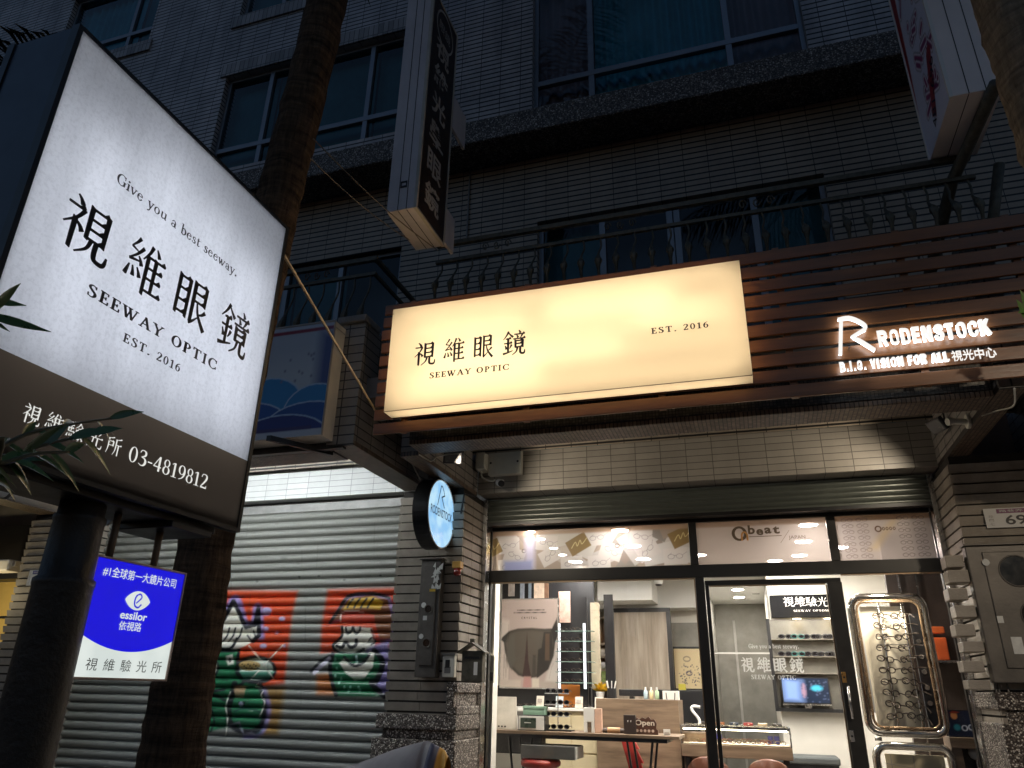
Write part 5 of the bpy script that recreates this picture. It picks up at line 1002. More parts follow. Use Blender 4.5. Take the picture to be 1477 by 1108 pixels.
# covered scooter in front of the pillar
t = thing('covered_scooter', 'scooter under a grey cover with navy trim and a yellow panel below the pebble ledge', 'scooter', (-2.95, 5.9, .16))
nx, ny = 90, 46; u, v = np.meshgrid(np.linspace(-1, 1, nx), np.linspace(-1, 1, ny)); pk = atY(612, 1069, 5.95)
X_ = pk.x + np.where(u < 0, u*1.05, u*.22); Z_ = pk.z*(1-.0*u) - np.where(u < 0, .36*np.abs(u)**1.15, .10*u**2) - np.abs(v)**1.7*.78 - .02*np.cos(u*9+v*3)*np.abs(v) + .012*np.sin(u*17+v*6)*(np.abs(v)+.1)
Y_ = 5.95 + v*.34*(1-.25*np.abs(u)) + .02*np.sin(u*11); Z_ = np.maximum(Z_, .2)
P = np.stack([X_.ravel(), Y_.ravel(), Z_.ravel()], 1); S = Paint(u, v, c('6d6a70')); S.rect(.30, 1.2, -1.2, 1.2, c('252a48'), .03); S.rect(.62, 1.2, -1.2, 1.2, c('b8862c'), .03); S.grain(.12)
grid_mesh('cover', P, S.C, nx, ny, paintmat('cover_cloth', 0, .6), t, smooth=True)
b = MB()
for x_ in (pk.x-.75, pk.x-.05): b.disc((x_, 5.9, .42), -Y3, .24, .1, 20)
b.build('wheel', m_black, t)

# ------------------------------------------------------------------ the glazed shopfront
sf = thing('shopfront', 'black framed glass shopfront with printed upper panes and a sliding door', 'shopfront', (-.5, G, .16))
m_frame = mat('black_frame', (.018, .017, .016), .35, var=.2)
zt0, zt1, zg = atY(704, 840.7, G).z, atY(704, 824, G).z, 3.118
mx1a, mx1b = atY(1003, 836, G).x, atY(1015.5, 836, G).x; mx2a, mx2b = atY(1193, 842, G).x, atY(1214, 842, G).x
tr1 = (atY(994, 780, G).x, atY(1005.5, 780, G).x); tr2 = (atY(1190.5, 750, G).x, atY(1203.5, 750, G).x)
f0, f1 = G-.03, G+.03
b = MB(); b.box(XL+.05, XR-.05, f0, f1, zt0, zt1); b.box(XL+.05, XR-.05, f0, f1, zg-.03, zg+.03)
b.box(XL+.0, XL+.052, f0-.002, f1, .16, zg-.03); b.box(XR-.05, XR, f0-.002, f1, .16, zg-.03)
for x0, x1 in (tr1, tr2): b.box(x0, x1, f0+.003, f1-.003, zt1, zg-.03)
b.box(mx1a, mx1b, f0+.003, f1-.003, .16, zt0); b.build('frame', m_frame, sf, bevel=.004)
m_gold = mat('frame_edge', (.28, .20, .13), .35, metal=.7)
b = MB(); b.box(XL+.053, mx1a-.002, f0+.006, f1-.006, zt0-.012, zt0-.002); b.box(mx2b+.002, XR-.052, f0+.006, f1-.006, zt0-.012, zt0-.002); b.box(mx1a-.012, mx1a-.002, f0+.006, f1-.006, .16, zt0-.013); b.build('glazing_bead', m_gold, sf)
def pane(x0, x1, z0, z1, y, name='glass_pane', par=sf): return MB().poly([(x0, y, z0), (x1, y, z0), (x1, y, z1), (x0, y, z1)]).build(name, m_glass, par)
pane(XL+.05, mx1a, .16, zt0, G); pane(mx2b, XR-.05, .16, zt0, G)
m_film = paintmat('printed_film', 0, .35, film=.30)
def specs(S, cx, cy, w, col, rot=0., temple=True, lw=.004, al=.8):
    ca, sa = math.cos(rot), math.sin(rot); T = lambda p: (cx+(p[0]*ca-p[1]*sa)*w, cy+(p[0]*sa+p[1]*ca)*w)
    for s in (-1, 1):
        P_ = [T((s*.27+.21*math.cos(t*math.pi/8)*(1 if t % 2 else 1.03), .15*math.sin(t*math.pi/8))) for t in range(17)]; S.line(P_, lw, col, lw, al)
        if temple: S.line([T((s*.48, .06)), T((s*.5+.28, .24))], lw*.9, col, lw, al*.9)
    S.line([T((-.07, .04)), T((0, .08)), T((.07, .04))], lw, col, lw, al)
# left pane: scattered cards and sketches
x0, x1 = XL+.052, tr1[0]; w, h = x1-x0, zg-.03-zt1; P, x, y, nx, ny = panel((x0, G-.004, zt1), X3, Z3, w, h, .0052)
S = Paint(x, y, c('b3a396')); r_ = np.random.default_rng(5)
def card(S, cx, cy, cw, ch, rot, col):
    ca, sa = math.cos(rot), math.sin(rot); S.poly([(cx+a*cw/2*ca-b_*ch/2*sa, cy+a*cw/2*sa+b_*ch/2*ca) for a, b_ in ((-1, -1), (1, -1), (1, 1), (-1, 1))], col, .008)
for k in range(26): card(S, r_.uniform(0, w), r_.uniform(-.05, h+.05), r_.uniform(.20, .38), r_.uniform(.15, .26), r_.uniform(-1, 1), c(['d3cec9', 'c6bcb3', 'a8998d', 'd6d2d0', 'cbc4c1', '9f9188', '97908a'][k % 7]))
for (u, v, rot) in ((.09, .62, .1), (.29, .66, -.2), (.55, .74, .1), (.62, .4, -.6), (.31, .34, .8), (.42, .12, .05), (.56, .12, .1), (.77, .72, -.15), (.8, .38, .8), (.93, .22, .05), (.09, .09, .1), (.12, .36, -.5)):
    card(S, u*w, v*h, .23, .16, rot*.6, c('dcd5d2')); specs(S, u*w, v*h, .15, c('6c6a70'), rot)
for (u, v, rot) in ((.455, .60, .5), (.965, .68, .4), (-.01, .55, .45)):
    card(S, u*w, v*h, .23, .165, rot, c('8f7850')); S.line([(u*w-.07, v*h-.04), (u*w-.03, v*h+.02), (u*w-.01, v*h-.02), (u*w+.02, v*h+.04), (u*w+.04, v*h), (u*w+.09, v*h+.06)], .008, c('d8c890'), .004, smooth=True)
for (u, v) in ((.2, .48), (.68, .52)):
    S.oval(u*w-.06, v*h, .022, .018, c('6a5a4c'), .005, w=.009)
    for k in range(4): S.oval(u*w-.02+.028*k, v*h, .008, .010, c('8a7a70'), .004, w=.005)
S.rect(.17*w, .235*w, 0, h*.8, c('d5d0ea'), .03, .5); S.rect(.06*w, .22*w, -.1, h*.26, c('aab0dc'), .02, .5)
S.rect(-1, w+1, h*.86, h+1, c('b89c88'), .01, .45)
grid_mesh('printed_pane', P, S.C, nx, ny, m_film, sf)
# middle pane: logo
x0, x1 = tr1[1], tr2[0]; w, h = x1-x0, zg-.03-zt1; P, x, y, nx, ny = panel((x0, G-.004, zt1), X3, Z3, w, h, .012)
S = Paint(x, y, c('d6c8c2')); S.rect(-1, w+1, h*.86, h+1, c('bfa594'), .01, .6); grid_mesh('printed_pane', P, S.C, nx, ny, m_film, sf)
m_taupe = mat('taupe_print', (.16, .115, .08), .6); m_orange = mat('orange_print', (.62, .30, .09), .6)
a, ww, hh = pbox((1056, 777), (1118, 776), (1056, 760), G-.006)
shape(ring(0, 0, .072, .072, .03, .022), (a.x+.072, G-.0065, a.z+.045), X3, Z3, m_taupe, sf, 'logo')
shape(ring(0, 0, .034, .045, .017, .016, 0, 180)+bx(-.034, -.017, -.045, 0)+bx(.017, .034, -.045, 0), (a.x+.118, G-.0065, a.z+.02), X3, Z3, m_orange, sf, 'logo', .005)
for i, (ch, dz) in enumerate(zip('beat', (.035, .022, .034, .03))):
    hh_ = .088 if ch in 'b' else (.075 if ch == 't' else .06)
    text('logo', ch, 'sans', (a.x+.155+.076*i, G-.0065, a.z+dz), X3, Z3, .064, hh_, m_taupe, sf, bold=.035)
b = MB(); b.box(a.x+.16, a.x+.46, G-.0068, G-.0062, a.z+.008, a.z+.014); b.build('logo', m_taupe, sf)
text('logo', 'JAPAN', 'sans', (a.x+.52, G-.0065, a.z-.035), X3, Z3, .15, .042, m_taupe, sf)
b = MB(); b.poly([(a.x+.44, G-.0065, a.z-.06), (a.x+.444, G-.0065, a.z-.06), (a.x+.535, G-.0065, a.z+.06), (a.x+.531, G-.0065, a.z+.06)]); b.build('logo', m_taupe, sf)
# right pane: rows of frames
x0, x1 = tr2[1], XR-.052; w, h = x1-x0, zg-.03-zt1; P, x, y, nx, ny = panel((x0, G-.004, zt1), X3, Z3, w, h, .0048)
S = Paint(x, y, c('cfc2c0'))
S.poly([(.62*w, h), (.74*w, h), (.42*w, .2*h), (.3*w, .2*h)], c('dcc6ac'), .04, .8); S.rect(-1, w+1, h*.87, h+1, c('b99b84'), .01, .6)
for i in range(7):
    for u in (.13, .29, .72, .88):
        specs(S, u*w, h*(.09+.135*i), .10, c('6f6568' if u > .5 else '8a7a7a'), 0, False, .0045, .85); S.line([(u*w-.05, h*(.09+.135*i)+.008), (u*w, h*(.09+.135*i)+.03), (u*w+.05, h*(.09+.135*i)+.008)], .004, c('84787a'), .004, .7)
S.oval(.45*w, .68*h, .024, .024, c('6a4a30'), .005, w=.012)
for k in range(4): S.oval(.45*w+.045+.03*k, .68*h, .009, .012, c('6a5040'), .004, w=.007)
grid_mesh('printed_pane', P, S.C, nx, ny, m_film, sf)
# door
door_z = atY(1100, 842, G).z
b = MB(); dx0, dx1 = mx1b+.003, mx2b
b.box(dx0, dx1, G+.034, G+.075, door_z-.0, door_z+.045); b.box(dx0, dx0+.035, G+.034, G+.075, .18, door_z); b.box(mx2a, mx2b, G-.025, G+.075, .18, door_z); b.box(dx0+.035, mx2a, G+.034, G+.075, .18, .26)
d = b.build('door', m_frame, sf, bevel=.004); b = MB(); b.box(mx2a-.012, mx2a-.002, G+.02, G+.06, .27, door_z-.02); b.box(dx0+.037, mx2a-.013, G+.036, G+.06, door_z-.014, door_z-.003); b.build('door_edge', m_gold, d)
pane(dx0+.035, mx2a, .26, door_z, G+.05, 'door_glass', d)
def dpt(x_, y_): return atY(x_, y_, G-.03)
b = MB(); p = dpt(1223, 990); e = dpt(1229, 1037); xm = (p.x+e.x)/2; b.tube([(xm, G-.075, e.z), (xm, G-.075, p.z)], .013, 10)
for z in (p.z-.04, e.z+.04): b.tube([(xm, G-.075, z), (xm, G-.026, z)], .009, 8)
b.build('handle', m_steel, d, smooth=True)
for (x_, y_), m_ in (((1217.5, 977), mat('brass', (.55, .33, .12), .3, metal=1)), ((1229, 1062), m_steel)):
    p = dpt(x_, y_); b = MB(); b.box(p.x-.018, p.x+.018, G-.034, G-.0255, p.z-.045, p.z+.045); b.build('lock_plate', m_, d, bevel=.008)
    b = MB(); b.disc((p.x, G-.035, p.z), -Y3, .009, .002, 12); b.build('lock_plate', m_black, d)
m_vinyl = mat('white_vinyl', (.80, .79, .76), .6)
m_vin2 = acrylic('door_vinyl', (.92, .92, .9), trans=.65)
def dtext(s, font, lb, rb, lt, m=m_vin2, **k): a, w, h = pbox(lb, rb, lt, G+.045); text('lettering', s, font, a, X3, Z3, w, h, m, d, fat=2.2, **k)
dtext('視維眼鏡', 'ming', (1070, 969), (1160, 968), (1070, 948.5), gap=22); dtext('SEEWAY OPTIC', 'serif', (1084, 979.5), (1148, 979), (1084, 973.5), gap=14); dtext('Give you a best seeway.', 'serif', (1080, 935), (1152, 932), (1080, 929), gap=8)

# ------------------------------------------------------------------ the shop inside
m_wall = mat('white_wall', (.66, .63, .57), .7, var=.05); m_ceil = mat('white_ceiling', (.74, .73, .70), .8, var=.03); m_floor = mat('shop_floor', (.28, .26, .23), .35, var=.15)
m_greyw = mat('cement_wall', (.27, .26, .23), .8, var=.25, vs=3, bump=.1); m_cream_w = mat('cream_board', (.78, .70, .55), .75, var=.03, spec=.2)
def woodmat(name, c1, c2, st): return mat(name, c1, .5, var=.25, vs=1.6, stretch=st, alt=c2, bump=.05)
m_woodv = woodmat('pale_wood', (.30, .24, .18), (.46, .39, .31), (9, 9, .7)); m_woodh = woodmat('oak_counter', (.12, .08, .05), (.25, .175, .115), (.9, 9, 10)); m_cab = mat('cream_cabinet', (.62, .54, .36), .45, var=.05)
RX0, RX1, CZ = -4.2, 1.95, 3.10; PX0 = XL-.06
xb = atY(1018, 900, 12).x; xn = atY(1112, 900, 10.5).x
b = MB(); b.box(RX0, RX1, 7.56, 15.6, .10, .16); struct(b.build('floor', m_floor))
b = MB(); b.box(RX0, RX1, 7.535, 15.6, CZ, CZ+.05); struct(b.build('ceiling', m_ceil))
b = MB(); b.box(RX0-.1, RX0, 7.6, 12.1, .16, CZ); struct(b.build('wall_left', m_wall)); b = MB(); b.box(RX1, RX1+.1, 7.6, 10.6, .16, CZ); struct(b.build('wall_right', m_wall))
b = MB(); b.box(RX0, xb, 12, 12.1, .16, CZ); struct(b.build('wall_back', m_wall)); b = MB(); b.box(xb-.1, xn+.2, 15, 15.1, .16, CZ); b.box(xb-.1, xb-.002, 12.1, 15, .16, CZ); struct(b.build('wall_far', m_greyw))
b = MB(); b.box(xn, RX1, 10.5, 10.6, .16, CZ); b.box(xn, xn+.1, 10.6, 15, .16, CZ); struct(b.build('wall_inner', m_wall))
b = MB(); z_ = atY(900, 878, 11.6).z; b.box(RX0, xb, 11.55, 11.999, z_, CZ-.003); z2 = atY(890, 866, 10.9).z; b.box(atY(862, 866, 10.9).x, atY(941, 866, 10.9).x, 10.9, 11.549, z2, CZ-.003); b.build('bulkhead', m_ceil, bld)
m_disc = glow('lit_downlight', (1.0, .95, .87), 112.0, lamp=True)
spots = [(894.5, 765.5), (912.7, 788), (927.8, 806.5), (766, 767), (780, 778), (798.6, 791), (811.6, 800.5), (826.6, 811.7), (837, 819), (1165.6, 757.5), (1159, 781.6), (1153, 801.6), (879.5, 846.5), (911, 846.5), (1064, 851), (1066, 862), (1069, 876), (1094, 888), (1170, 849.5), (1298, 846)]
added_spots = [(-2.2, 9.6), (-.6, 9.4), (1.0, 9.2), (-2.6, 10.8), (-1.5, 11.2), (.3, 10.0)]  # further downlights added to brighten the room
first = None
for i in range(len(spots)+len(added_spots)):
    if i < len(spots): p = atZ(*spots[i], CZ-.012)
    else: p = Vector((*added_spots[i-len(spots)], CZ-.012))
    p.x = min(max(p.x, RX0+.15), RX1-.15); sm = .55 if 3 <= i < 9 else 1.
    lab = 'round recessed ceiling downlight inside the shop'
    t = thing('ceiling_downlight', lab, 'light', p, 'downlights in the shop ceiling')
    b = MB(); b.disc(p, -Z3, .085*sm, .004, 24); b.build('diffuser', m_disc, t); b = MB(); b.tube([p+Vector((.094*sm*math.cos(q*math.pi/10), .094*sm*math.sin(q*math.pi/10), .004)) for q in range(21)], .008, 5, caps=False); b.build('trim_ring', m_white, t, smooth=True)
b = MB(); b.box(RX0, atY(720, 900, 7.75).x, 7.6, 7.75, .16, CZ-.004); b.build('shop_column', m_wall, bld)
# table by the window
YT = 7.95; zt = atY(704.5, 1057, YT).z; tx0, tx1 = atY(704.5, 1057, YT).x, atY(980, 1066, YT).x
t = thing('window_table', 'long oak topped high table with black legs along the shop window', 'table', ((tx0+tx1)/2, YT+.3, .16))
b = MB(); b.box(tx0, tx1, YT, YT+.55, zt-.0, zt+.03); b.build('tabletop', m_woodh, t, bevel=.003); b = MB(); b.box(tx0+.01, tx1-.12, YT+.012, YT+.53, zt-.035, zt-.001); b.build('apron', m_dark, t)
for x_ in (tx0+.32, tx1-.4):
    for yy in (YT+.08, YT+.46):
        b = MB()
        for dx in (-.12, .13): b.tube([(x_+dx, yy, zt-.036), (x_, yy, .2)], .012, 6)
        b.build('leg', m_dark, t)
TT = zt+.031
def tablebox(x0, x1, y0, y1, yy, dep): a = atY(x0, 0, yy).x; a, e, z0, z1 = yrect(x0, y0, x1, y1, yy); return a, e, TT, TT+(z1-z0)
def simple(name, label, cat, parts, base, group=None):
    t = thing(name, label, cat, base, group)
    for nm, mb, m_ in parts: mb.build(nm, m_, t, bevel=.002)
    return t
yy = 8.1
a = tablebox(713, 746, 1003, 1049, yy, 0); b = MB(); b.obox((a[0], yy, a[2]), (a[1]-a[0], 0, 0), (0, .008, 0), (-.04, .10, a[3]-a[2])); b2 = MB(); b2.obox(((a[0]+a[1])/2-.02, yy+.06, a[2]), (.03, 0, 0), (0, .14, 0), (0, .0, .12)); b3 = MB()
for k in range(3): b3.box(a[0]+.04+.035*k, a[0]+.06+.035*k, yy-.003, yy-.0005, a[2]+.02, a[2]+.035)
simple('acrylic_stand', 'tilted pale acrylic sign stand at the left end of the window table', 'stand', [('card', b, mat('pale_card', (.42, .39, .34), .5)), ('foot', b2, m_white), ('print', b3, m_ink)], (a[0], yy, a[2]))
a = tablebox(747, 786, 1031, 1052, 8.02, 0); b = MB(); b.box(a[0], a[1], 8.02, 8.18, a[2], a[3]); w, h = a[1]-a[0], a[3]-a[2]; b2 = MB(); b2.box(a[0]+.008, a[1]-.008, 8.014, 8.0195, a[2]+.008, a[3]-.008); b3 = MB(); b3.box(a[0]+.03, a[0]+w*.68, 8.008, 8.0135, a[2]+.025, a[3]-.025); b4 = MB(); b4.box(a[0]+w*.25, a[0]+w*.5, 8.0065, 8.0078, a[2]+h*.48, a[2]+h*.54)
simple('gift_box', 'white box with a dark green window panel on the table', 'box', [('case', b, m_dark), ('front', b2, m_white), ('window', b3, mat('dark_green', (.05, .07, .055), .3)), ('print', b4, m_white)], (a[0], 8.1, a[2]))
zb2 = a[3]+.001; a2 = yrect(756, 1020, 787, 1031, 8.12); b = MB(); b.box(a2[0], a2[1], 8.08, 8.2, zb2, zb2+.06); b2 = MB(); b2.box(a2[0]-.004, a2[1]+.004, 8.076, 8.204, zb2+.0605, zb2+.085)
simple('teal_box', 'pale teal lidded box on top of the white box', 'box', [('case', b, mat('teal_card', (.22, .36, .27), .6)), ('lid', b2, mat('teal_card_lid', (.25, .40, .30), .6))], (a2[0], 8.1, zb2))
a = tablebox(746, 760, 1010, 1032, 8.33, 0); b = MB(); b.box(a[0], a[1]+.02, 8.3, 8.4, a[2], a[3]+.04); b2 = MB(); b2.box(a[0]+.01, a[1]-.0, 8.296, 8.2995, a[3]-.02, a[3]+.02); simple('small_box', 'small white box behind the teal box on the table', 'box', [('case', b, m_white), ('print', b2, m_galv)], (a[0], 8.35, a[2]))
a = tablebox(842, 866, 1018, 1053, 8.08, 0); w = a[1]-a[0]; b = MB()
b.box(a[0], a[0]+w*.62, 8.08, 8.15, a[2]+.10, a[3]); b.box(a[0], a[0]+w*.2, 8.08, 8.15, a[2], a[2]+.099); b.box(a[0]+w*.45, a[0]+w*.62, 8.08, 8.15, a[2], a[2]+.099); b2 = MB(); b2.obox((a[0]+w*.63, 8.09, a[2]), (w*.4, 0, 0), (0, .06, 0), (0, 0, (a[3]-a[2])*.97)); b3 = MB(); b3.box(a[0]+w*.22, a[0]+w*.43, 8.085, 8.14, a[2], a[2]+.095)
simple('dispenser', 'white and pink tissue dispenser standing on the table', 'dispenser', [('body', b, m_white), ('side', b2, mat('pink_plastic', (.62, .40, .30), .5)), ('sample', b3, m_woodh)], (a[0], 8.1, a[2]))
a = tablebox(900, 916, 1029, 1056, 8.06, 0); b = MB(); b.box(a[0], a[1], 8.06, 8.12, a[2], a[3]); b2 = MB(); w = a[1]-a[0]
for u in (.3, .55): b2.poly([(a[0]+w*u, 8.0585, a[2]+(a[3]-a[2])*.7), (a[0]+w*(u+.06), 8.0585, a[2]+(a[3]-a[2])*.6), (a[0]+w*(u+.12), 8.0585, a[2]+(a[3]-a[2])*.72)])
simple('black_box', 'upright black box with small pale marks on the table', 'box', [('case', b, mat('dark_brown_card', (.025, .015, .012), .5)), ('print', b2, m_white)], (a[0], 8.08, a[2]))
a = tablebox(916, 948, 1032, 1057, 8.1, 0); t = thing('open_sign', 'brown cut-out table sign with pale letters beside the black box', 'sign', (a[0], 8.1, a[2])); b = MB(); w, h = a[1]-a[0], a[3]-a[2]
prof_ = [(0, 0), (1, 0), (1, .25), (.92, .32), (.96, .6), (.86, .85), (.72, .82), (.62, 1.0), (.48, .86), (.35, .95), (.22, .82), (.1, .9), (0, .7)]
P_ = [(a[0]+u*w, 8.1, a[2]+v*h) for u, v in prof_]; b.poly(P_); b.poly([(p[0], 8.13, p[2]) for p in P_])
for i in range(len(P_)): p, q = P_[i], P_[(i+1) % len(P_)]; b.poly([p, q, (q[0], 8.13, q[2]), (p[0], 8.13, p[2])])
b.build('board', mat('dark_walnut', (.07, .03, .018), .45, var=.4, vs=12), t); text('lettering', 'Open', 'sans', (a[0]+w*.02, 8.099, a[2]+h*.40), X3, Z3, w*.84, h*.40, mat('pale_letters', (.75, .66, .55), .5), t, bold=.02)
for k in range(5): u = .1+.17*k; b = MB(); b.disc((a[0]+u*w, 8.0975, a[2]+h*.2), -Y3, .014, .002, 8); b.build('painted_flower', mat('pale_petal', (.55, .42, .34), .6), t)
a = tablebox(957, 965, 1051, 1058, 8.05, 0); b = MB(); b.box(a[0], a[1]+.01, 8.05, 8.054, a[2], a[3]+.01); b2 = MB(); b2.box(a[0]+.01, a[1], 8.048, 8.0495, a[2]+.012, a[2]+.03); simple('name_card', 'small white card near the right end of the table', 'card', [('card', b, m_white), ('print', b2, m_greytext)], (a[0], 8.05, a[2]))
b = MB(); a = tablebox(876, 894, 1047, 1054, 8.08, 0); b.tube([(a[0], 8.1, TT+.028), (a[1], 8.1, TT+.028)], .027, 12); b2 = MB(); b2.tube([(a[0]-.05, 8.1, TT+.024), (a[0]-.001, 8.1, TT+.024)], .023, 10); b2.tube([(a[1]+.001, 8.1, TT+.024), (a[1]+.06, 8.1, TT+.024)], .023, 10)
simple('glasses_case', 'tan rolled glasses case lying beside the black box', 'case', [('case', b, mat('tan_leather', (.42, .24, .12), .6)), ('end', b2, mat('dark_leather', (.06, .04, .03), .5))], (a[0], 8.1, TT))
# eyeglasses meshes, reused
def glasses_mb(w=.14, wire=.0026, sun=False, temples=True):
    b, ln = MB(), MB()
    for s in (-1, 1):
        P_ = [(s*w*.26+w*.215*math.cos(q*math.pi/8), 0, w*.16*math.sin(q*math.pi/8)) for q in range(17)]; b.tube(P_, wire, 5, caps=False); ln.poly([(p[0], .0005, p[2]) for p in P_[:-1]])
        if temples: b.tube([(s*w*.48, 0, w*.05), (s*w*.5, w*.5, w*.05), (s*w*.47, w*.95, -w*.06)], wire, 5)
    b.tube([(-w*.06, 0, w*.03), (0, -.003, w*.06), (w*.06, 0, w*.03)], wire, 5); return b, ln
# display tower of sunglasses on the table, clear rods
yy = 8.2; px_ = atY(805, 1050, yy).x; zs_ = [TT+.006, atY(805, 1034, yy).z, atY(805, 1017, yy).z, atY(808, 1001, yy).z]
t = thing('glasses_stand', 'clear tiered stand holding sunglasses on the window table', 'stand', (px_, yy, TT)); b = MB()
b.tube([(px_, yy, TT+.013), (px_, yy, atY(805, 975, yy).z)], .006, 6); b.build('rod', m_steel, t); b = MB(); b.box(px_-.2, px_+.16, yy-.09, yy+.09, TT, TT+.012); b.build('base_plate', m_dark, t)
for k, z in enumerate(zs_[1:]): b = MB(); b.box(px_-.13, px_+.11, yy-.06, yy+.06, z, z+.006); b.build('shelf', mat('acrylic', (.5, .5, .5), .1, spec=.8), t)
m_wire2 = mat('thin_frame', (.06, .045, .035), .35, metal=.6); m_lens = mat('dark_lens', (.012, .012, .014), .08)
gi = 0
for k, z in enumerate(zs_):
    for dx in (-.075, .065):
        bg_, ln = glasses_mb(.125, .004); p = Vector((px_+dx, yy-.02, z+(.014 if k == 0 else .008)+.02)); bg_.v = [tuple(Vector(q)+p) for q in bg_.v]; ln.v = [tuple(Vector(q)+p) for q in ln.v]
        t2 = thing('sunglasses', 'small dark sunglasses resting on the clear tiered table stand', 'sunglasses', p, 'sunglasses on the table stand'); bg_.build('frame', m_black, t2); ln.build('lens', m_lens, t2)
# stools
def stool(p, label, zs_, back, col, grp):
    p = Vector(p); t = thing('bar_stool', label, 'stool', p, grp); b = MB(); b.lathe((p.x, p.y, zs_-.06), [(.17, 0), (.2, .02), (.205, .05), (.19, .075), (.0, .08)], 24); b.build('seat', col, t, smooth=True)
    for q in range(4): a = q*math.pi/2+.78; b = MB(); b.tube([(p.x+.12*math.cos(a), p.y+.12*math.sin(a), zs_-.062), (p.x+.22*math.cos(a), p.y+.22*math.sin(a), .17)], .012, 6); b.build('leg', m_dark, t)
    if back:
        b = MB(); n = 12; R_ = .2; rows = []
        for i in range(n+1):
            a = math.radians(back-75+150*i/n); hgt = .30*math.sin(math.pi*(.12+.76*i/n))**.6
            for rr, z in ((R_, -.02), (R_+.03, hgt), (R_+.012, hgt+.015), (R_-.02, -.02)): rows.append((p.x+rr*math.cos(a), p.y+rr*math.sin(a), zs_+z))
        b.add(rows, [(i*4+j, i*4+(j+1) % 4, i*4+4+(j+1) % 4, i*4+4+j) for i in range(n) for j in range(4)] + [(0, 1, 2, 3), tuple(n*4+j for j in (3, 2, 1, 0))]); b.build('backrest', col, t, smooth=True)
m_red = mat('red_leather', (.30, .03, .025), .4, var=.2); m_brownl = mat('brown_leather', (.13, .05, .03), .35, var=.2)
p = atY(778, 1112, 8.0); stool((p.x, 8.05, .16), 'red bar stool under the left part of the window table', .85, None, m_red, 'stools')
t = thing('carton', 'long dark grey carton lying on the red stool under the table', 'box', (p.x, 8.05, .9)); b = MB(); a = yrect(755, 1073, 832, 1096, 8.0); b.box(a[0], a[1], 7.9, 8.25, .88, 1.0); b.build('case', mat('grey_carton', (.10, .10, .095), .6), t, bevel=.004); b = MB(); b.box(a[1]+.001, a[1]+.012, 7.9, 8.25, .885, .995); b.build('end_label', m_sticker, t)
p = atY(905, 1108, 8.2); t = thing('swivel_chair', 'red curved chair back rising behind the table beside the drawers', 'chair', (p.x, 8.62, .16)); b = MB()
cp = [atY(895, 1066, 8.62), atY(899, 1080, 8.62), atY(905, 1100, 8.62), atY(912, 1135, 8.62)]
for i in range(3): A, B_ = cp[i], cp[i+1]; b.add([A, A+X3*.14, B_+X3*.17, B_, A+Y3*.05, A+Vector((.14, .05, 0)), B_+Vector((.17, .05, 0)), B_+Y3*.05], [(0, 1, 2, 3), (4, 7, 6, 5), (0, 3, 7, 4), (1, 5, 6, 2)] + ([(0, 4, 5, 1)] if i == 0 else []))
b.build('backrest', m_red, t, bevel=.01); b = MB(); b.box(cp[3].x-.1, cp[3].x+.35, 8.4, 8.85, .66, .74); b.build('seat', m_red, t, bevel=.02); b = MB(); b.tube([(cp[3].x+.12, 8.62, .17), (cp[3].x+.12, 8.62, .655)], .03, 10); b.tube([(cp[3].x+.12, 8.62, .16), (cp[3].x+.12, 8.62, .19)], .22, 20); b.build('pedestal', m_steel, t)
# poster with lens and tower
YPo = 9.4; a = yrect(721, 864, 804, 991, YPo); t = thing('poster', 'large framed poster of a sunglass lens with a tower and city inside', 'poster', (a[0], YPo, a[2])); pw, ph = a[1]-a[0], a[3]-a[2]
P, x, y, nx, ny = panel((a[0], YPo, a[2]), X3, Z3, pw, ph, .0075); S = Paint((x/pw), (y/ph), c('b5a49c'))
S.poly([(-.1, -.1), (.16, -.1), (.14, .75), (-.1, .8)], c('c9bdb4'), .05); S.poly([(.75, .0), (1.1, .0), (1.1, .55), (.9, .35)], c('cbc2ba'), .05)
for k in range(14): u = rng.uniform(0, .16); S.line([(u, rng.uniform(0, .3)), (u, rng.uniform(.3, .8))], .007, c('8d8078'), .006, .7); u = rng.uniform(.82, 1); S.line([(u-.1, .1+.3*rng.random()), (u, .2+.3*rng.random())], .007, c('a89c92'), .006, .7)
LN = [(.02, .56), (.14, .63), (.30, .66), (.55, .665), (.78, .655), (.9, .66), (.99, .78), (1.02, .60), (.96, .50), (.93, .35), (.84, .2), (.68, .12), (.5, .10), (.32, .13), (.17, .22), (.08, .38), (.05, .5), (.0, .53)]
S.poly(LN, c('2e2a28'), .02, smooth=False); S.poly([(u*.93+.035, v*.93+.03) for u, v in LN if v < .67 and .03 < u < .97], c('575149'), .05)
S.poly([(.64, .1), (.66, .42), (.72, .44), (.76, .62), (.9, .62), (.92, .4), (.82, .2)], c('35312e'), .015); S.poly([(.78, .3), (.79, .6), (.86, .6), (.86, .3)], c('5c4a3c'), .02); S.poly([(.56, .14), (.57, .36), (.62, .36), (.62, .14)], c('443f3a'), .012); S.poly([(.1, .3), (.16, .58), (.24, .6), (.26, .3), (.2, .2)], c('5a5750'), .05)
S.poly([(.39, .12), (.43, .3), (.455, .52), (.465, .62), (.475, .52), (.49, .3), (.54, .12)], c('3d2a2a'), .012)
S.rect(.45, .48, .36, .39, c('3d2a2a'), .01); S.poly([(.4, 0), (.42, .12), (.54, .12), (.55, 0)], c('b58a84'), .02); S.rect(.56, .68, .0, .1, c('d4cabc'), .02); S.rect(.0, .36, .0, .08, c('c4b7ac'), .03); S.rect(.7, 1., 0, .07, c('b3a79d'), .03)
for u0, u1, v in ((.28, .76, .868), (.22, .8, .836)):
    u = u0
    while u < u1: S.rect(u, u+.014, v, v+.014, c('4a4440'), .004); u += .019
grid_mesh('print', P, S.C, nx, ny, paintmat('poster_print', 0, .35), t)
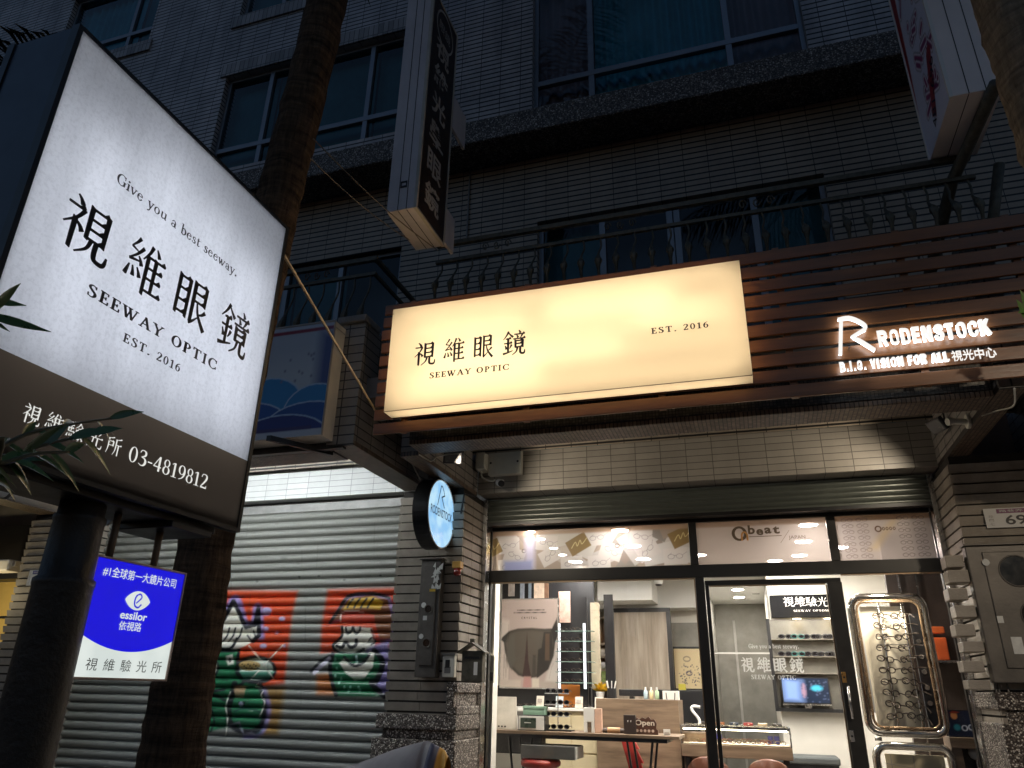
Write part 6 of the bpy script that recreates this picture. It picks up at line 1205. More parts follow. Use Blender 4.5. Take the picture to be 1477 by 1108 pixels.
text('lettering', 'CRYSTAL', 'sans', (a[0]+pw*.36, YPo, a[2]+ph*.77), X3, Z3, pw*.28, ph*.026, m_ink, t, spacing=1.5, bold=.01)
b = MB(); b.box(a[0]-.012, a[1]+.012, YPo+.001, YPo+.05, a[2]-.015, a[3]+.012); b.build('frame', m_steel, t); b = MB(); b.box(atY(718, 0, YPo).x-.02, a[1]+.4, YPo+.06, YPo+.14, .8, a[2]+.02); b.build('stand_panel', m_black, t, bevel=.01)
# panels behind: dark uprights and framed pictures
YB = 9.8
t = thing('wall_display', 'black wall display with pale framed strips behind the lens poster', 'display', (atY(780, 840, YB).x, YB, .16)); a = yrect(721, 836, 856, 1000, YB); b = MB(); b.box(a[0], a[1], YB, YB+.05, .8, CZ-.02); b.build('back_panel', m_black, t)
for x0, x1, y0, y1, col in ((733, 742, 838, 860, 'b0a6a0'), (750, 756, 838, 864, '9aa2b0'), (770, 785, 838, 865, 'd8c2ae'), (785, 791, 838, 865, '7a5c48'), (806, 822, 853, 898, 'c9a89a'), (762, 766, 838, 868, '8a97a6')):
    q = yrect(x0, y0, x1, y1, YB-.02); b = MB(); b.box(q[0], q[1], YB-.02, YB-.001, q[2], q[3]); b.build('picture_strip', mat('strip_print', c(col), .5, var=.3, vs=9), t)
# glass display column with lit strips
YS = 9.3; t = thing('glass_display_shelf', 'tall glass display shelf with lit white strips and rows of frames', 'shelf', (atY(830, 950, YS).x, YS, .8)); a = yrect(806, 893, 858, 993, YS)
for x_, w in ((807.2, .012), (843.5, .014)): xx = atY(x_, 940, YS).x; b = MB(); b.box(xx-w, xx+w, YS-.02, YS, a[2], a[3]-.05); b.build('light_strip', glow('lit_strip', (.93, .97, 1), 2.2), t)
b = MB(); b.box(atY(821, 0, YS).x, atY(829, 0, YS).x, YS, YS+.03, a[2]-.2, atY(825, 862, YS).z); b.box(atY(846, 0, YS).x, atY(855, 0, YS).x, YS, YS+.03, a[2]-.2, atY(850, 858, YS).z); b.build('upright', m_black, t)
b = MB(); b.box(atY(832, 0, YS).x, atY(841, 0, YS).x, YS+.03, YS+.04, a[2], a[3]+.2); b.build('mirror_strip', mat('cream_strip', (.55, .48, .36), .3), t)
for k in range(6): z = a[2]+.06+(a[3]-a[2]-.1)*k/6; b = MB(); b.box(a[0], a[1], YS-.16, YS-.021, z, z+.008); b.build('shelf', mat('green_glass_edge', (.25, .36, .32), .1, spec=.8), t)
for k in range(6):
    z = a[2]+.06+(a[3]-a[2]-.1)*k/6+.009
    for dx in (.07, .24):
        bg_, ln = glasses_mb(.12, .003); p = Vector((a[0]+dx, YS-.12, z+.02)); bg_.v = [tuple(Vector(q)+p) for q in bg_.v]; tag(bg_.build('eyeglasses', m_wire2), 'pair of thin eyeglasses on the lit glass display shelf', 'eyeglasses', 'eyeglasses on the lit glass shelf')
# counters
YC2 = 9.0; a = yrect(862, 1010, 978, 1120, YC2); t = thing('oak_counter', 'oak clad reception counter with drawers at its left side', 'counter', (a[0], YC2, .16)); b = MB(); b.box(a[0], a[1], YC2, YC2+.5, .16, a[3]); b.build('carcass', m_woodh, t, bevel=.004)
zc = a[3]; b = MB(); b.box(a[1]+.002, a[1]+.3, YC2+.1, YC2+.55, .16, zc-.33)
b.build('side_unit', m_woodh, t)
q = yrect(787, 1030, 861, 1125, 9.1); b = MB(); b.box(q[0], a[0]-.004, 9.1, 9.55, .16, atY(830, 1026, 9.1).z); b.build('drawer_block', m_cab, t); dz = atY(830, 1026, 9.1).z
for i in range(2):
    for k in range(4): w = (a[0]-.004-q[0])/2; b = MB(); b.box(q[0]+w*i+.006, q[0]+w*(i+1)-.006, 9.085, 9.0985, dz-.05-.2*(k+1)+.02, dz-.05-.2*k); b.build('drawer', m_cab, t, bevel=.003)
b = MB(); b.box(q[0]-.5, a[0]-.004, 9.05, 9.75, dz+.001, dz+.03); b.build('worktop', m_white, t, bevel=.004)
for k in range(16):
    p = Vector((q[0]-.4+.058*k, 9.15+.1*(k % 3), dz+.036)); bg_, ln = glasses_mb(.10, .003); bg_.v = [tuple(Vector(v_)+p+Z3*.016) for v_ in bg_.v]; tag(bg_.build('eyeglasses', m_wire2), 'one of the eyeglasses laid out along the white worktop', 'eyeglasses', 'eyeglasses laid on the white worktop')
def onctr(x0, x1, y0, yy): q = yrect(x0, y0, x1, y0+10, yy); return q[0], q[1], q[3]
q = yrect(957, 997, 979, 1012, 9.25); t = thing('paper_bag', 'white paper bag with dark string handles on the oak counter', 'bag', (q[0], 9.25, zc)); b = MB(); b.box(q[0], q[1], 9.2, 9.32, zc+.001, q[3]); b.build('bag', m_white, t, bevel=.003); xm = (q[0]+q[1])/2
b = MB(); b.tube(catmull([(xm-.05, 9.197, q[3]-.02), (xm-.035, 9.195, q[3]-.11), (xm+.035, 9.195, q[3]-.11), (xm+.05, 9.197, q[3]-.02)]), .005, 5); b.build('handle', m_ink, t)
q = yrect(893, 996, 928, 1011, 9.3); t = thing('desk_monitor', 'back of a black desk monitor on the oak counter', 'monitor', (q[0], 9.3, zc)); b = MB(); b.box(q[0], q[1], 9.3, 9.34, zc+.03, q[3]+.01); b.build('screen', m_black, t, bevel=.008); b = MB(); b.box(q[0]+.12, q[1]-.12, 9.32, 9.4, zc+.001, zc+.029); b.build('foot', m_black, t)
t = thing('flower_pot', 'yellow flowers in a white pot on the counter', 'plant', (atY(866, 1000, 9.3).x, 9.3, zc)); p = atY(866, 1004, 9.3); b = MB(); b.lathe((p.x, 9.3, zc+.001), [(.04, 0), (.055, .07)], 14); b.build('pot', m_white, t); b = MB()
for k in range(60): d_v = Vector(rng.normal(size=3)).normalized(); d_v.z = abs(d_v.z)*.9; leaf(b, Vector((p.x, 9.3, zc+.08)), d_v+Vector((.01, 0, .2)), (rng.random(), rng.random(), .5), rng.uniform(.06, .14), .022, .2, .1)
b.build('flowers', mat('yellow_petals', (.62, .40, .03), .5, var=.3, vs=20), t)
t = thing('pen_holder', 'black pen holder beside the yellow flowers on the counter', 'holder', (atY(882, 1000, 9.28).x, 9.28, zc)); p = atY(882, 1004, 9.28); b = MB(); b.lathe((p.x, 9.28, zc+.001), [(.05, 0), (.05, .11)], 14); b.build('cup', m_black, t); b = MB()
for k in range(7): b.tube([(p.x+.02*math.cos(k), 9.28+.02*math.sin(k), zc+.02), (p.x+.06*math.cos(k), 9.28+.05*math.sin(k), zc+.19)], .006, 5)
b.build('pen', m_white, t)
t = thing('orange_chair', 'orange chair back behind the eyeglasses on the white worktop', 'chair', (atY(825, 1000, 9.42).x, 9.42, .16)); q = yrect(806, 988, 838, 1022, 9.42); b = MB(); b.box(q[0], q[1], 9.40, 9.43, q[2]-.2, q[3]); b.build('backrest', mat('orange_leather', (.52, .17, .02), .4, var=.12), t, bevel=.03); b = MB(); b.box(q[0], q[1], 9.2, 9.399, .6, .66); b.build('seat', m_brownl, t, bevel=.02)
for dx in (0, 1):
    b = MB(); b.tube([(q[0]+.05+dx*(q[1]-q[0]-.1), 9.38, .17), (q[0]+.05+dx*(q[1]-q[0]-.1), 9.38, .6)], .012, 6); b.build('leg', m_dark, t)
# framed wood sliding panel, shelf with boxes, picture
YW = 11.4; a = yrect(884, 876.5, 966, 1030, YW); t = thing('wood_sliding_panel', 'pale wood sliding panel in a black frame at the back of the shop', 'panel', (a[0], YW, .16)); b = MB(); b.box(a[0]+.06, a[1]-.06, YW+.01, YW+.05, .2, a[3]-.06); b.build('panel', m_woodv, t); b = MB()
b.box(a[0], a[1], YW, YW+.06, a[3]-.06, a[3]); b.box(a[0], a[0]+.06, YW, YW+.06, .2, a[3]-.061); b.box(a[1]-.06, a[1], YW, YW+.06, .2, a[3]-.061); b.build('frame', m_dark, t)
q = yrect(867, 893, 888, 1010, 11.75); t = thing('box_shelf', 'open shelf stacked with small boxes left of the wood panel', 'shelf', (q[0], 11.75, .16)); b = MB(); b.box(q[0], q[1], 11.95, 11.99, .2, q[3]); b.build('back', mat('shelf_back', (.10, .07, .05), .7), t); b = MB(); b.box(q[0]-.04, q[0], 11.7, 11.99, .2, q[3]+.04); b.box(q[0], q[1], 11.7, 11.99, q[3]+.001, q[3]+.04); b.build('side', m_woodv, t)
zsh = [atY(878, y_, 11.75).z for y_ in (930.5, 949, 968, 987.5)]
for z in zsh: b = MB(); b.box(q[0]+.001, q[1], 11.7, 11.945, z, z+.03); b.build('shelf', m_woodv, t)
k = 0
for z, col, rows in ((zsh[1], 'c9c2b8', 2), (zsh[2], 'c8c8c8', 4), (zsh[3], '9ab06a', 4)):
    mm = mat('small_carton', c(col), .6, var=.1)
    for r in range(rows):
        for j in range(3):
            if col == 'c8c8c8' and j < r-1: continue
            b = MB(); x_ = q[0]+.02+.085*j; b.box(x_, x_+.075, 11.72, 11.86, z+.031+.052*r, z+.079+.052*r); o = b.build('carton', mm, None, bevel=.003); k += 1
            tag(o, {'c9c2b8': 'beige carton on the upper part of the box shelf', 'c8c8c8': 'small white carton in the stepped stack on the box shelf', '9ab06a': 'small green carton on the lowest level of the box shelf'}[col], 'box', {'c9c2b8': 'beige cartons', 'c8c8c8': 'white cartons', '9ab06a': 'green cartons'}[col])
a = yrect(872, 908, 886, 927, 11.7); t = thing('amber_lamp', 'small glowing amber lantern on the top shelf', 'lamp', (a[0], 11.75, zsh[0]+.031)); b = MB(); b.box(a[0]+.02, a[1]-.02, 11.74, 11.88, zsh[0]+.05, a[3]-.02); b.build('shade', glow('amber_glow', (.95, .50, .08), .8, vs=12, alt=(.6, .25, .02)), t); b = MB(); b.box(a[0], a[1], 11.72, 11.9, zsh[0]+.031, zsh[0]+.0495); b.box(a[0], a[1], 11.72, 11.9, a[3]-.0195, a[3]); b.build('frame', m_woodv, t)
q = yrect(969, 898, 1016, 1030, 11.95); b = MB(); b.box(q[0], min(q[1], xb-.01), 11.96, 11.997, .2, q[3]); b.build('cement_panel', m_greyw, bld)
q = yrect(975, 936, 1012, 993, 11.9); t = thing('framed_chart', 'framed cream chart with rows of tiny drawings on the back wall', 'picture', (q[0], 11.9, q[2])); pw, ph = q[1]-q[0], q[3]-q[2]; P, x, y, nx, ny = panel((q[0], 11.9, q[2]), X3, Z3, pw, ph, .008); S = Paint(x/pw, y/ph, c('d8c49a'))
for k in range(60): S.oval(rng.uniform(.15, .9), rng.uniform(.08, .62), rng.uniform(.008, .03), rng.uniform(.006, .02), c('4a4258'), .01)
S.oval(.45, .74, .12, .06, c('8a7a6a'), .02, w=.03); S.oval(.5, .38, .1, .05, c('4a4258'), .02, w=.03)
grid_mesh('print', P, S.C, nx, ny, paintmat('chart_print', 0, .4), t); b = MB(); b.box(q[0]-.03, q[1]+.03, 11.901, 11.95, q[2]-.03, q[3]+.03); b.build('frame', m_dark, t)
t = thing('desk', 'black desk unit below the framed chart', 'desk', (q[0], 11.4, .16)); a = yrect(972, 996, 1018, 1060, 11.4); b = MB(); b.box(a[0]-.2, a[1], 11.4, 11.89, .16, a[3]); b.build('carcass', m_black, t, bevel=.01); b = MB(); b.box(a[0]+.1, a[0]+.2, 11.45, 11.5, a[3]+.001, a[3]+.08); b.build('yellow_model', mat('yellow_plastic', (.6, .5, .06), .5), t)
p = atY(1003, 1022, 10.3); t = thing('desk_lamp', 'curved white desk lamp behind the glass counter', 'lamp', (p.x, 10.3, 1.1)); b = MB(); b.tube(catmull([tuple(atY(1009, 1045, 10.3)), tuple(atY(1008, 1037, 10.3)), tuple(atY(998, 1024, 10.3)), tuple(atY(1000, 1019, 10.3)), tuple(atY(1010, 1020, 10.3))]), .018, 8); b.build('arm', m_white, t, smooth=True); b = MB(); b.lathe(tuple(atY(1009, 1047, 10.3)), [(.09, 0), (.09, .02)], 16); b.build('base_plate', m_white, t)
q = atY(952, 857, 10.8); t = thing('dome_camera', 'small white dome camera under the shop bulkhead', 'camera', (q.x, 10.8, CZ)); b = MB(); b.lathe((q.x, 10.7, CZ-.16), [(.03, -.03), (.06, .0), (.065, .04), (.065, .157)], 16); b.build('body', m_white, t, smooth=True); b = MB(); b.lathe((q.x, 10.7, CZ-.2), [(.01, 0), (.04, .005), (.05, .02)], 14); b.build('lens', m_black, t)
# corridor, niche with sunglasses, header, screen
b = MB(); xg = atY(1063, 950, 14.9).x; b.box(xg-.02, xg+.02, 14.96, 14.998, .2, CZ-.3); b.build('wall_joint', mat('pale_joint', (.45, .43, .4), .6), bld)
b = MB(); a = yrect(1087, 868, 1091.5, 877, 13.5); b.box(a[0], a[1]+.06, 13.4, 13.5, CZ-.006, CZ-.002); b.build('ceiling_vent', m_galv, bld)
YN = 10.5; a = yrect(1113, 857, 1210, 891, YN-.05); t = thing('header_sign', 'black header panel with white lettering over the sunglasses niche', 'sign', (a[0], YN, a[2])); b = MB(); b.box(a[0], a[1], YN-.05, YN-.003, a[2], a[3]); b.build('panel', mat('charcoal', (.012, .012, .013), .9, spec=.05), t)
for i, ch in enumerate('視維驗光所'):
    x0 = 1130.5+16.3*i; q = yrect(x0, 861, x0+14, 875, YN-.052); text('lettering', ch, 'ming', (q[0], YN-.052, q[2]), X3, Z3, q[1]-q[0], q[3]-q[2], m_vinyl, t)
q = yrect(1145, 879, 1212, 882.5, YN-.052); text('lettering', 'SEEWAY OPTOMETRY', 'serif', (q[0], YN-.052, q[2]), X3, Z3, q[1]-q[0], q[3]-q[2], m_vinyl, t, gap=12)
a = yrect(1119, 892, 1215, 1026, YN-.12); t = thing('display_niche', 'black edged display niche with two rows of sunglasses and a screen', 'display', (a[0], YN, a[2])); b = MB()
b.box(a[0]+.04, a[1], YN-.02, YN-.004, a[2]+.04, a[3]); b.build('back', mat('niche_cement', (.17, .16, .135), .8, var=.3, vs=4), t); b = MB(); b.box(a[0], a[0]+.04, YN-.12, YN-.004, a[2], a[3]); b.box(a[0]+.041, a[1], YN-.12, YN-.004, a[2], a[2]+.04); b.build('frame', m_dark, t)
zsr = [atY(1150, y_, YN-.1).z for y_ in (922, 947, 971)]
for z in zsr: b = MB(); b.box(a[0]+.041, a[1], YN-.13, YN-.021, z-.008, z); b.build('shelf', mat('niche_shelf', (.24, .22, .18), .3), t)
for zi, y_, xs_ in ((0, 914, (1132, 1150, 1168, 1185, 1201)), (1, 941, (1132, 1151, 1170, 1189, 1204))):
    for j, x_ in enumerate(xs_):
        bg_, ln = glasses_mb(.165, .007); p = Vector((atY(x_, y_, YN-.1).x, YN-.12, zsr[zi]+.03)); t2 = thing('sunglasses', ('pair of sunglasses on the upper niche shelf under the header', 'pair of sunglasses on the lower niche shelf above the screen')[zi], 'sunglasses', p, ('upper row of sunglasses', 'lower row of sunglasses')[zi])
        bg_.v = [tuple(Vector(q)+p) for q in bg_.v]; ln.v = [tuple(Vector(q)+p) for q in ln.v]; bg_.build('frame', m_black if j != 1 else mat('teal_frame', (.02, .10, .09), .3), t2); ln.build('lens', m_lens, t2)
q = yrect(1131, 979, 1193, 1013, YN-.14); t = thing('display_screen', 'lit screen showing a dark blue night scene in the niche', 'screen', (q[0], YN-.14, q[2])); pw, ph = q[1]-q[0], q[3]-q[2]; P, x, y, nx, ny = panel((q[0], YN-.14, q[2]), X3, Z3, pw, ph, .008); S = Paint(x/pw, y/ph, c('1c2536')); S.poly([(0, .1), (.4, .05), (.42, .9), (0, 1)], c('6f87b8'), .25); S.oval(.46, .5, .05, .3, c('8a6f80'), .06); S.oval(.75, .6, .12, .12, c('3f9ab4'), .08)
for k in range(40): S.oval(rng.uniform(.4, 1), rng.uniform(0, .95), .02, .03, c('46506a'), .03, .7)
grid_mesh('picture', P, S.C, nx, ny, paintmat('screen_picture', .9, .2), t); b = MB(); b.box(q[0]-.012, q[1]+.012, YN-.138, YN-.11, q[2]-.012, q[3]+.012); b.build('bezel', m_black, t); b = MB(); b.box(q[0]-.012, q[1]+.012, YN-.15, YN-.139, q[2]-.03, q[2]-.0125); b.box(q[0]+pw*.45, q[0]+pw*.6, YN-.135, YN-.115, a[2]+.041, q[2]-.031); b.build('foot', m_steel, t)
t = thing('niche_spotlight', 'warm spot lighting the sunglasses niche from above', 'light', (atY(1150, 894, YN-.2).x, YN-.2, a[3])); b = MB(); b.disc((atY(1150, 894, YN-.2).x, YN-.12, a[3]-.004), -Z3, .05, .003, 16); b.disc((atY(1195, 890, YN-.2).x, YN-.12, a[3]-.004), -Z3, .05, .003, 16); b.build('diffuser', glow('warm_spot', (1, .78, .45), 8, lamp=True), t)
a = yrect(1150, 1094, 1212, 1130, 9.9); t = thing('grey_bench', 'dark grey bench below the niche screen', 'bench', (a[0]-.4, 9.9, .16)); b = MB(); b.box(a[0]-.4, a[1], 9.9, 10.4, a[3]-.08, a[3]); b.build('seat', mat('grey_cushion', (.09, .10, .10), .7), t, bevel=.02); b = MB(); b.box(a[0]-.38, a[1]-.02, 9.92, 10.38, .16, a[3]-.081); b.build('base', m_black, t)
# lit glass counter
YGc = 8.9; a = yrect(984, 1046, 1139, 1098, YGc); zt2 = atY(1060, 1050, YGc).z; zb3 = atY(1060, 1076, YGc).z; zb4 = atY(1060, 1094, YGc).z
t = thing('glass_counter', 'lit glass showcase counter on an oak base behind the door', 'counter', (a[0], YGc, .16)); b = MB(); b.box(a[0], a[1], YGc, YGc+.6, zb4, zb3); b.build('base', m_woodh, t, bevel=.004)
b = MB(); b.box(a[0]+.02, a[1]-.02, YGc+.02, YGc+.58, zb3+.001, zb3+.012); b.build('lining', m_cream_w, t); b = MB()
for z in (zt2,): b.box(a[0], a[1], YGc, YGc+.02, z-.015, z+.012); b.box(a[0], a[1], YGc+.58, YGc+.6, z-.015, z+.012); b.box(a[0], a[0]+.015, YGc+.021, YGc+.579, z-.015, z+.012); b.box(a[1]-.015, a[1], YGc+.021, YGc+.579, z-.015, z+.012)
for x_ in (a[0], a[1]-.012): b.box(x_, x_+.012, YGc, YGc+.012, zb3+.001, zt2-.016)
b.build('frame', m_steel, t); b = MB(); b.poly([(a[0]+.01, YGc+.01, zb3), (a[1]-.01, YGc+.01, zb3), (a[1]-.01, YGc+.01, zt2), (a[0]+.01, YGc+.01, zt2)]); b.poly([(a[0]+.01, YGc+.01, zt2+.002), (a[1]-.01, YGc+.01, zt2+.002), (a[1]-.01, YGc+.59, zt2+.002), (a[0]+.01, YGc+.59, zt2+.002)]); b.build('glass', m_glass, t)
b = MB(); b.box(a[0]+.03, a[1]-.03, YGc+.022, YGc+.034, zt2-.028, zt2-.016); b.build('light_strip', glow('case_strip', (1, .86, .55), 9, lamp=True), t)
for x_, w in ((a[0]+.03, .05), (a[1]-.1, .06)): b = MB(); b.box(x_, x_+w, YGc+.1, YGc+.5, .16, zb4-.001); b.build('leg', m_dark, t)
for k in range(20):
    p = Vector((a[0]+.12+.05*k+.0, YGc+.12+.14*(k % 3), zb3+.036)); 
    if p.x > a[1]-.08: break
    bg_, ln = glasses_mb(.11, .0035); bg_.v = [tuple(Vector(v_)+p) for v_ in bg_.v]; tag(bg_.build('eyeglasses', mat('case_frame', c(['5a4a30', '3a2a24', '7a6a4a', '6a2a20'][k % 4]), .4)), 'one of the eyeglasses displayed inside the lit glass showcase', 'eyeglasses', 'eyeglasses inside the showcase')
for x0, x1, y0, y1, lab, col in ((1034, 1041, 1060, 1067, 'deep blue card inside the showcase near the door edge', '1a1a9a'), (1107, 1114, 1055, 1062, 'left of two navy cards inside the showcase', '2a2c68'), (1116, 1123, 1055, 1062, 'right of two navy cards inside the showcase', '2a2c68')):
    q = yrect(x0, y0, x1, y1, YGc+.3); b = MB(); b.box(q[0], q[1], YGc+.3, YGc+.312, zb3+.013, zb3+.013+q[3]-q[2]+.03); tag(b.build('card', mat('navy_card', c(col), .5), None, bevel=.002), lab, 'card')
for x_, lab in ((1022, 'brown round backed stool at the left of the glass showcase'), (1108, 'brown round backed stool at the right of the glass showcase')):
    p = atY(x_, 1100, 8.55); stool((p.x, 8.62, .16), lab, .62, 270, m_brownl, 'brown stools')
# acrylic sneeze guard rod
p0, p1 = atY(1024, 942, 8.85), atY(1110, 942, 8.85); t = thing('hanging_guard', 'clear hanging guard panel with a pale top rail above the glass counter', 'panel', (p0.x, 8.85, p0.z)); b = MB(); b.box(p0.x, p1.x, 8.84, 8.86, p0.z-.008, p0.z+.008); b.build('rail', m_white, t); b = MB(); b.poly([(p0.x, 8.85, zt2+.02), (p1.x, 8.85, zt2+.02), (p1.x, 8.85, p0.z-.009), (p0.x, 8.85, p0.z-.009)]); b.build('sheet', m_glass, t)
# chrome display rack behind the right window
YK = 7.85
def rr(x0, x1, z0, z1, r, n=5):
    out = []
    for cx, cz, a0 in ((x1-r, z1-r, 0), (x0+r, z1-r, 90), (x0+r, z0+r, 180), (x1-r, z0+r, 270)):
        for i in range(n+1): a_ = math.radians(a0+90*i/n); out.append((cx+r*math.cos(a_), YK, cz+r*math.sin(a_)))
    return out + [out[0]]
A = atY(1226, 868, YK); B_ = atY(1338, 862, YK); kz1 = atY(1280, 861, YK).z; kzm = atY(1300, 1058, YK).z; kx0, kx1 = A.x, atY(1337, 900, YK).x
t = thing('chrome_display_rack', 'chrome framed rack with a cream board of wire glasses hooks in the right window', 'rack', ((kx0+kx1)/2, YK, .16)); b = MB()
b.tube(rr(kx0, kx1, kzm, kz1, .10), .034, 12, caps=False); b.tube(rr(kx0+.02, kx1-.0, .35, kzm-.10, .10), .034, 12, caps=False); b.tube([(kx0+.06, YK, kzm-.034), (kx0+.06, YK, kzm-.066)], .03, 8); b.build('frame', m_chrome, t, smooth=True)
b = MB(); b.tube([(p[0], YK-.012, p[2]) for p in rr(kx0+.045, kx1-.045, kzm+.045, kz1-.045, .07)], .012, 8, caps=False); b.build('inner_trim', mat('gold_trim', (.60, .42, .26), .25, metal=.8), t, smooth=True)
bw0, bw1 = atY(1243, 900, YK+.06).x, atY(1308, 900, YK+.06).x
b = MB(); b.box(bw0, bw1, YK+.06, YK+.075, kzm+.05, kz1-.08); b.build('board', m_cream_w, t); b = MB(); b.box(bw1+.03, bw1+.11, YK+.05, YK+.09, kzm+.05, kz1-.15); b.build('dark_strip', m_black, t)
b = MB(); b.box(bw0-.05, bw0-.004, YK+.02, YK+.03, kzm+.16, kz1-.25); b.build('lens_strip', m_white, t)
text('lettering', 'OO', 'sans', (bw0+.2, YK+.059, kz1-.26), X3, Z3, .12, .05, m_greytext, t); b = MB(); b.box(bw0+.1, bw1-.04, YK+.058, YK+.0595, kz1-.42, kz1-.416); b.build('rule', m_greytext, t)
rods = (atY(1280, 950, YK+.0).x, atY(1314, 950, YK).x)
for x_ in rods: b = MB(); b.tube([(x_, YK+.01, kzm+.03), (x_, YK+.01, kz1-.03)], .008, 8); b.build('rod', m_steel, t, smooth=True)
for k in range(10):
    z = kzm+.14+.095*k
    for x_ in rods:
        bg_, ln = glasses_mb(.155, .0052); p = Vector((x_+(-.02 if x_ == rods[0] else -.045), YK-.02, z)); ang = rng.uniform(-.25, .25)
        R_ = Matrix.Rotation(ang, 3, 'Y') @ Matrix.Rotation(math.pi+.55+rng.uniform(-.3, .3), 3, 'Z') @ Matrix.Rotation(rng.uniform(-.3, .1), 3, 'X')
        bg_.v = [tuple(R_ @ Vector(q) + p) for q in bg_.v]; tag(bg_.build('eyeglasses', m_wire2), 'wire framed eyeglasses hung on the chrome display rack', 'eyeglasses', 'eyeglasses on the chrome rack')
for k in range(5): b = MB(); b.disc((bw1+.07, YK+.045, kzm+.25+.13*k), -Y3, .022, .006, 14); b.build('sample_lens', m_steel, t)
b = MB(); b.box(kx0+.1, kx1-.05, YK+.08, YK+.1, .42, kzm-.17); b.build('lower_board', m_cab, t); b = MB()
for k in range(5): b.obox((kx0+.1, YK+.075, kzm-.25-.12*k), (kx1-kx0-.15, 0, -.06), (0, .004, 0), (0, 0, .006))
for x_ in (rods[0]-.1, rods[0]+.08): b.box(x_, x_+.006, YK+.07, YK+.0745, .45, kzm-.18)
b.build('grid_line', m_greytext, t)
# right wall panels, orange and blue things
b = MB(); b.box(RX1-.09, RX1-.004, 7.62, 8.5, .16, CZ-.01); b.build('brown_wall_panel', mat('dark_brown_panel', (.045, .03, .025), .45, var=.15), bld)
q = yrect(1310, 836, 1400, 1030, 8.6); b = MB(); b.box(q[0], RX1-.1, 8.55, 8.62, 1.0, CZ-.01); b.build('brown_partition', mat('dark_partition', (.05, .036, .03), .5), bld)
for x_ in (1300, 1326): p = atY(x_, 860, 8.5); b = MB(); b.box(p.x-.008, p.x+.008, 8.5, 8.52, 1.0, CZ-.01); b.build('bright_edge', m_steel, bld)
q = yrect(1345, 904, 1361, 953, 8.4); t = thing('orange_bag', 'orange case standing on a shelf behind the chrome rack', 'bag', (q[0], 8.4, q[2])); b = MB(); b.box(q[0], q[1], 8.38, 8.5, q[2], q[2]+(q[3]-q[2])*.68); b.build('body', mat('orange_case', (.75, .13, .03), .5), t, bevel=.01); b = MB(); b.box(q[0], q[1], 8.38, 8.5, q[2]+(q[3]-q[2])*.8, q[3]); b.build('lid', mat('orange_case_lid', (.72, .14, .03), .5), t, bevel=.01); b = MB(); b.box(q[0]-.05, q[1]+.05, 8.3, 8.54, q[2]-.02, q[2]-.001); b.build('shelf', m_steel, t)
q = yrect(1370, 1026, 1416, 1062, 7.9); t = thing('advert_card', 'dark blue glasses advert card with a tiny face by the right pillar', 'card', (q[0], 7.9, q[2])); pw, ph = q[1]-q[0], q[3]-q[2]; P, x, y, nx, ny = panel((q[0], 7.9, q[2]), X3, Z3, pw, ph, .006); S = Paint(x/pw, y/ph, c('1b2336')); S.oval(.22, .8, .09, .14, c('d88a50'), .03); S.poly([(.1, .9), (.2, 1), (.4, .95), (.3, .88)], c('8a3420'), .03); S.oval(.25, .35, .09, .12, c('2f8088'), .06); S.oval(.45, .33, .07, .1, c('c8ccd4'), .02, w=.03); S.oval(.63, .36, .07, .1, c('c8ccd4'), .02, w=.03); S.oval(.92, .25, .1, .16, c('5a6478'), .06); S.rect(.68, .9, .75, .8, c('a8b0c0'), .03)
grid_mesh('print', P, S.C, nx, ny, paintmat('advert_print', .12, .3), t); b = MB(); b.box(q[0]-.005, q[1]+.005, 7.901, 7.915, q[2]-.005, q[3]+.005); b.build('backing', m_black, t)
t = thing('window_shelf', 'oak shelf unit under the blue advert card', 'shelf', (q[0], 7.9, .16)); b = MB(); b.box(q[0]-.02, RX1-.1, 7.82, 8.1, q[2]-.09, q[2]-.006); b.build('top', m_woodh, t, bevel=.004); b = MB(); b.box(q[0]-.02, q[0]+.06, 7.83, 8.09, .16, q[2]-.091); b.build('side', m_woodh, t); b = MB(); b.box(q[0]+.061, RX1-.1, 8.05, 8.08, .16, q[2]-.091); b.build('back', m_black, t)
p = atY(1407, 1085, 7.95); t = thing('globe_lamp', 'white globe lamp on the lower shelf at the right edge', 'lamp', (p.x, 7.95, .16)); b = MB(); b.lathe((p.x, 7.95, p.z-.06), [(.02, 0), (.045, .015), (.06, .05), (.055, .085), (.03, .112), (.004, .12)], 18); b.build('globe', m_white, t, smooth=True); b = MB(); b.tube([(p.x, 7.95, .17), (p.x, 7.95, p.z-.061)], .015, 8); b.build('stem', m_steel, t)
a = yrect(700, 960, 707, 985, 7.7); t = thing('wall_intercom', 'cream speaker unit on the shop column beside the window edge', 'intercom', (PX0+.01, 7.58, a[2])); b = MB(); b.box(PX0+.07, PX0+.14, 7.57, 7.599, a[2], a[3]+.1); b.build('case', m_offwhite, t, bevel=.006); b = MB(); b.box(PX0+.08, PX0+.13, 7.567, 7.5695, a[2]+.02, a[2]+.1); b.build('grille', m_galv, t)

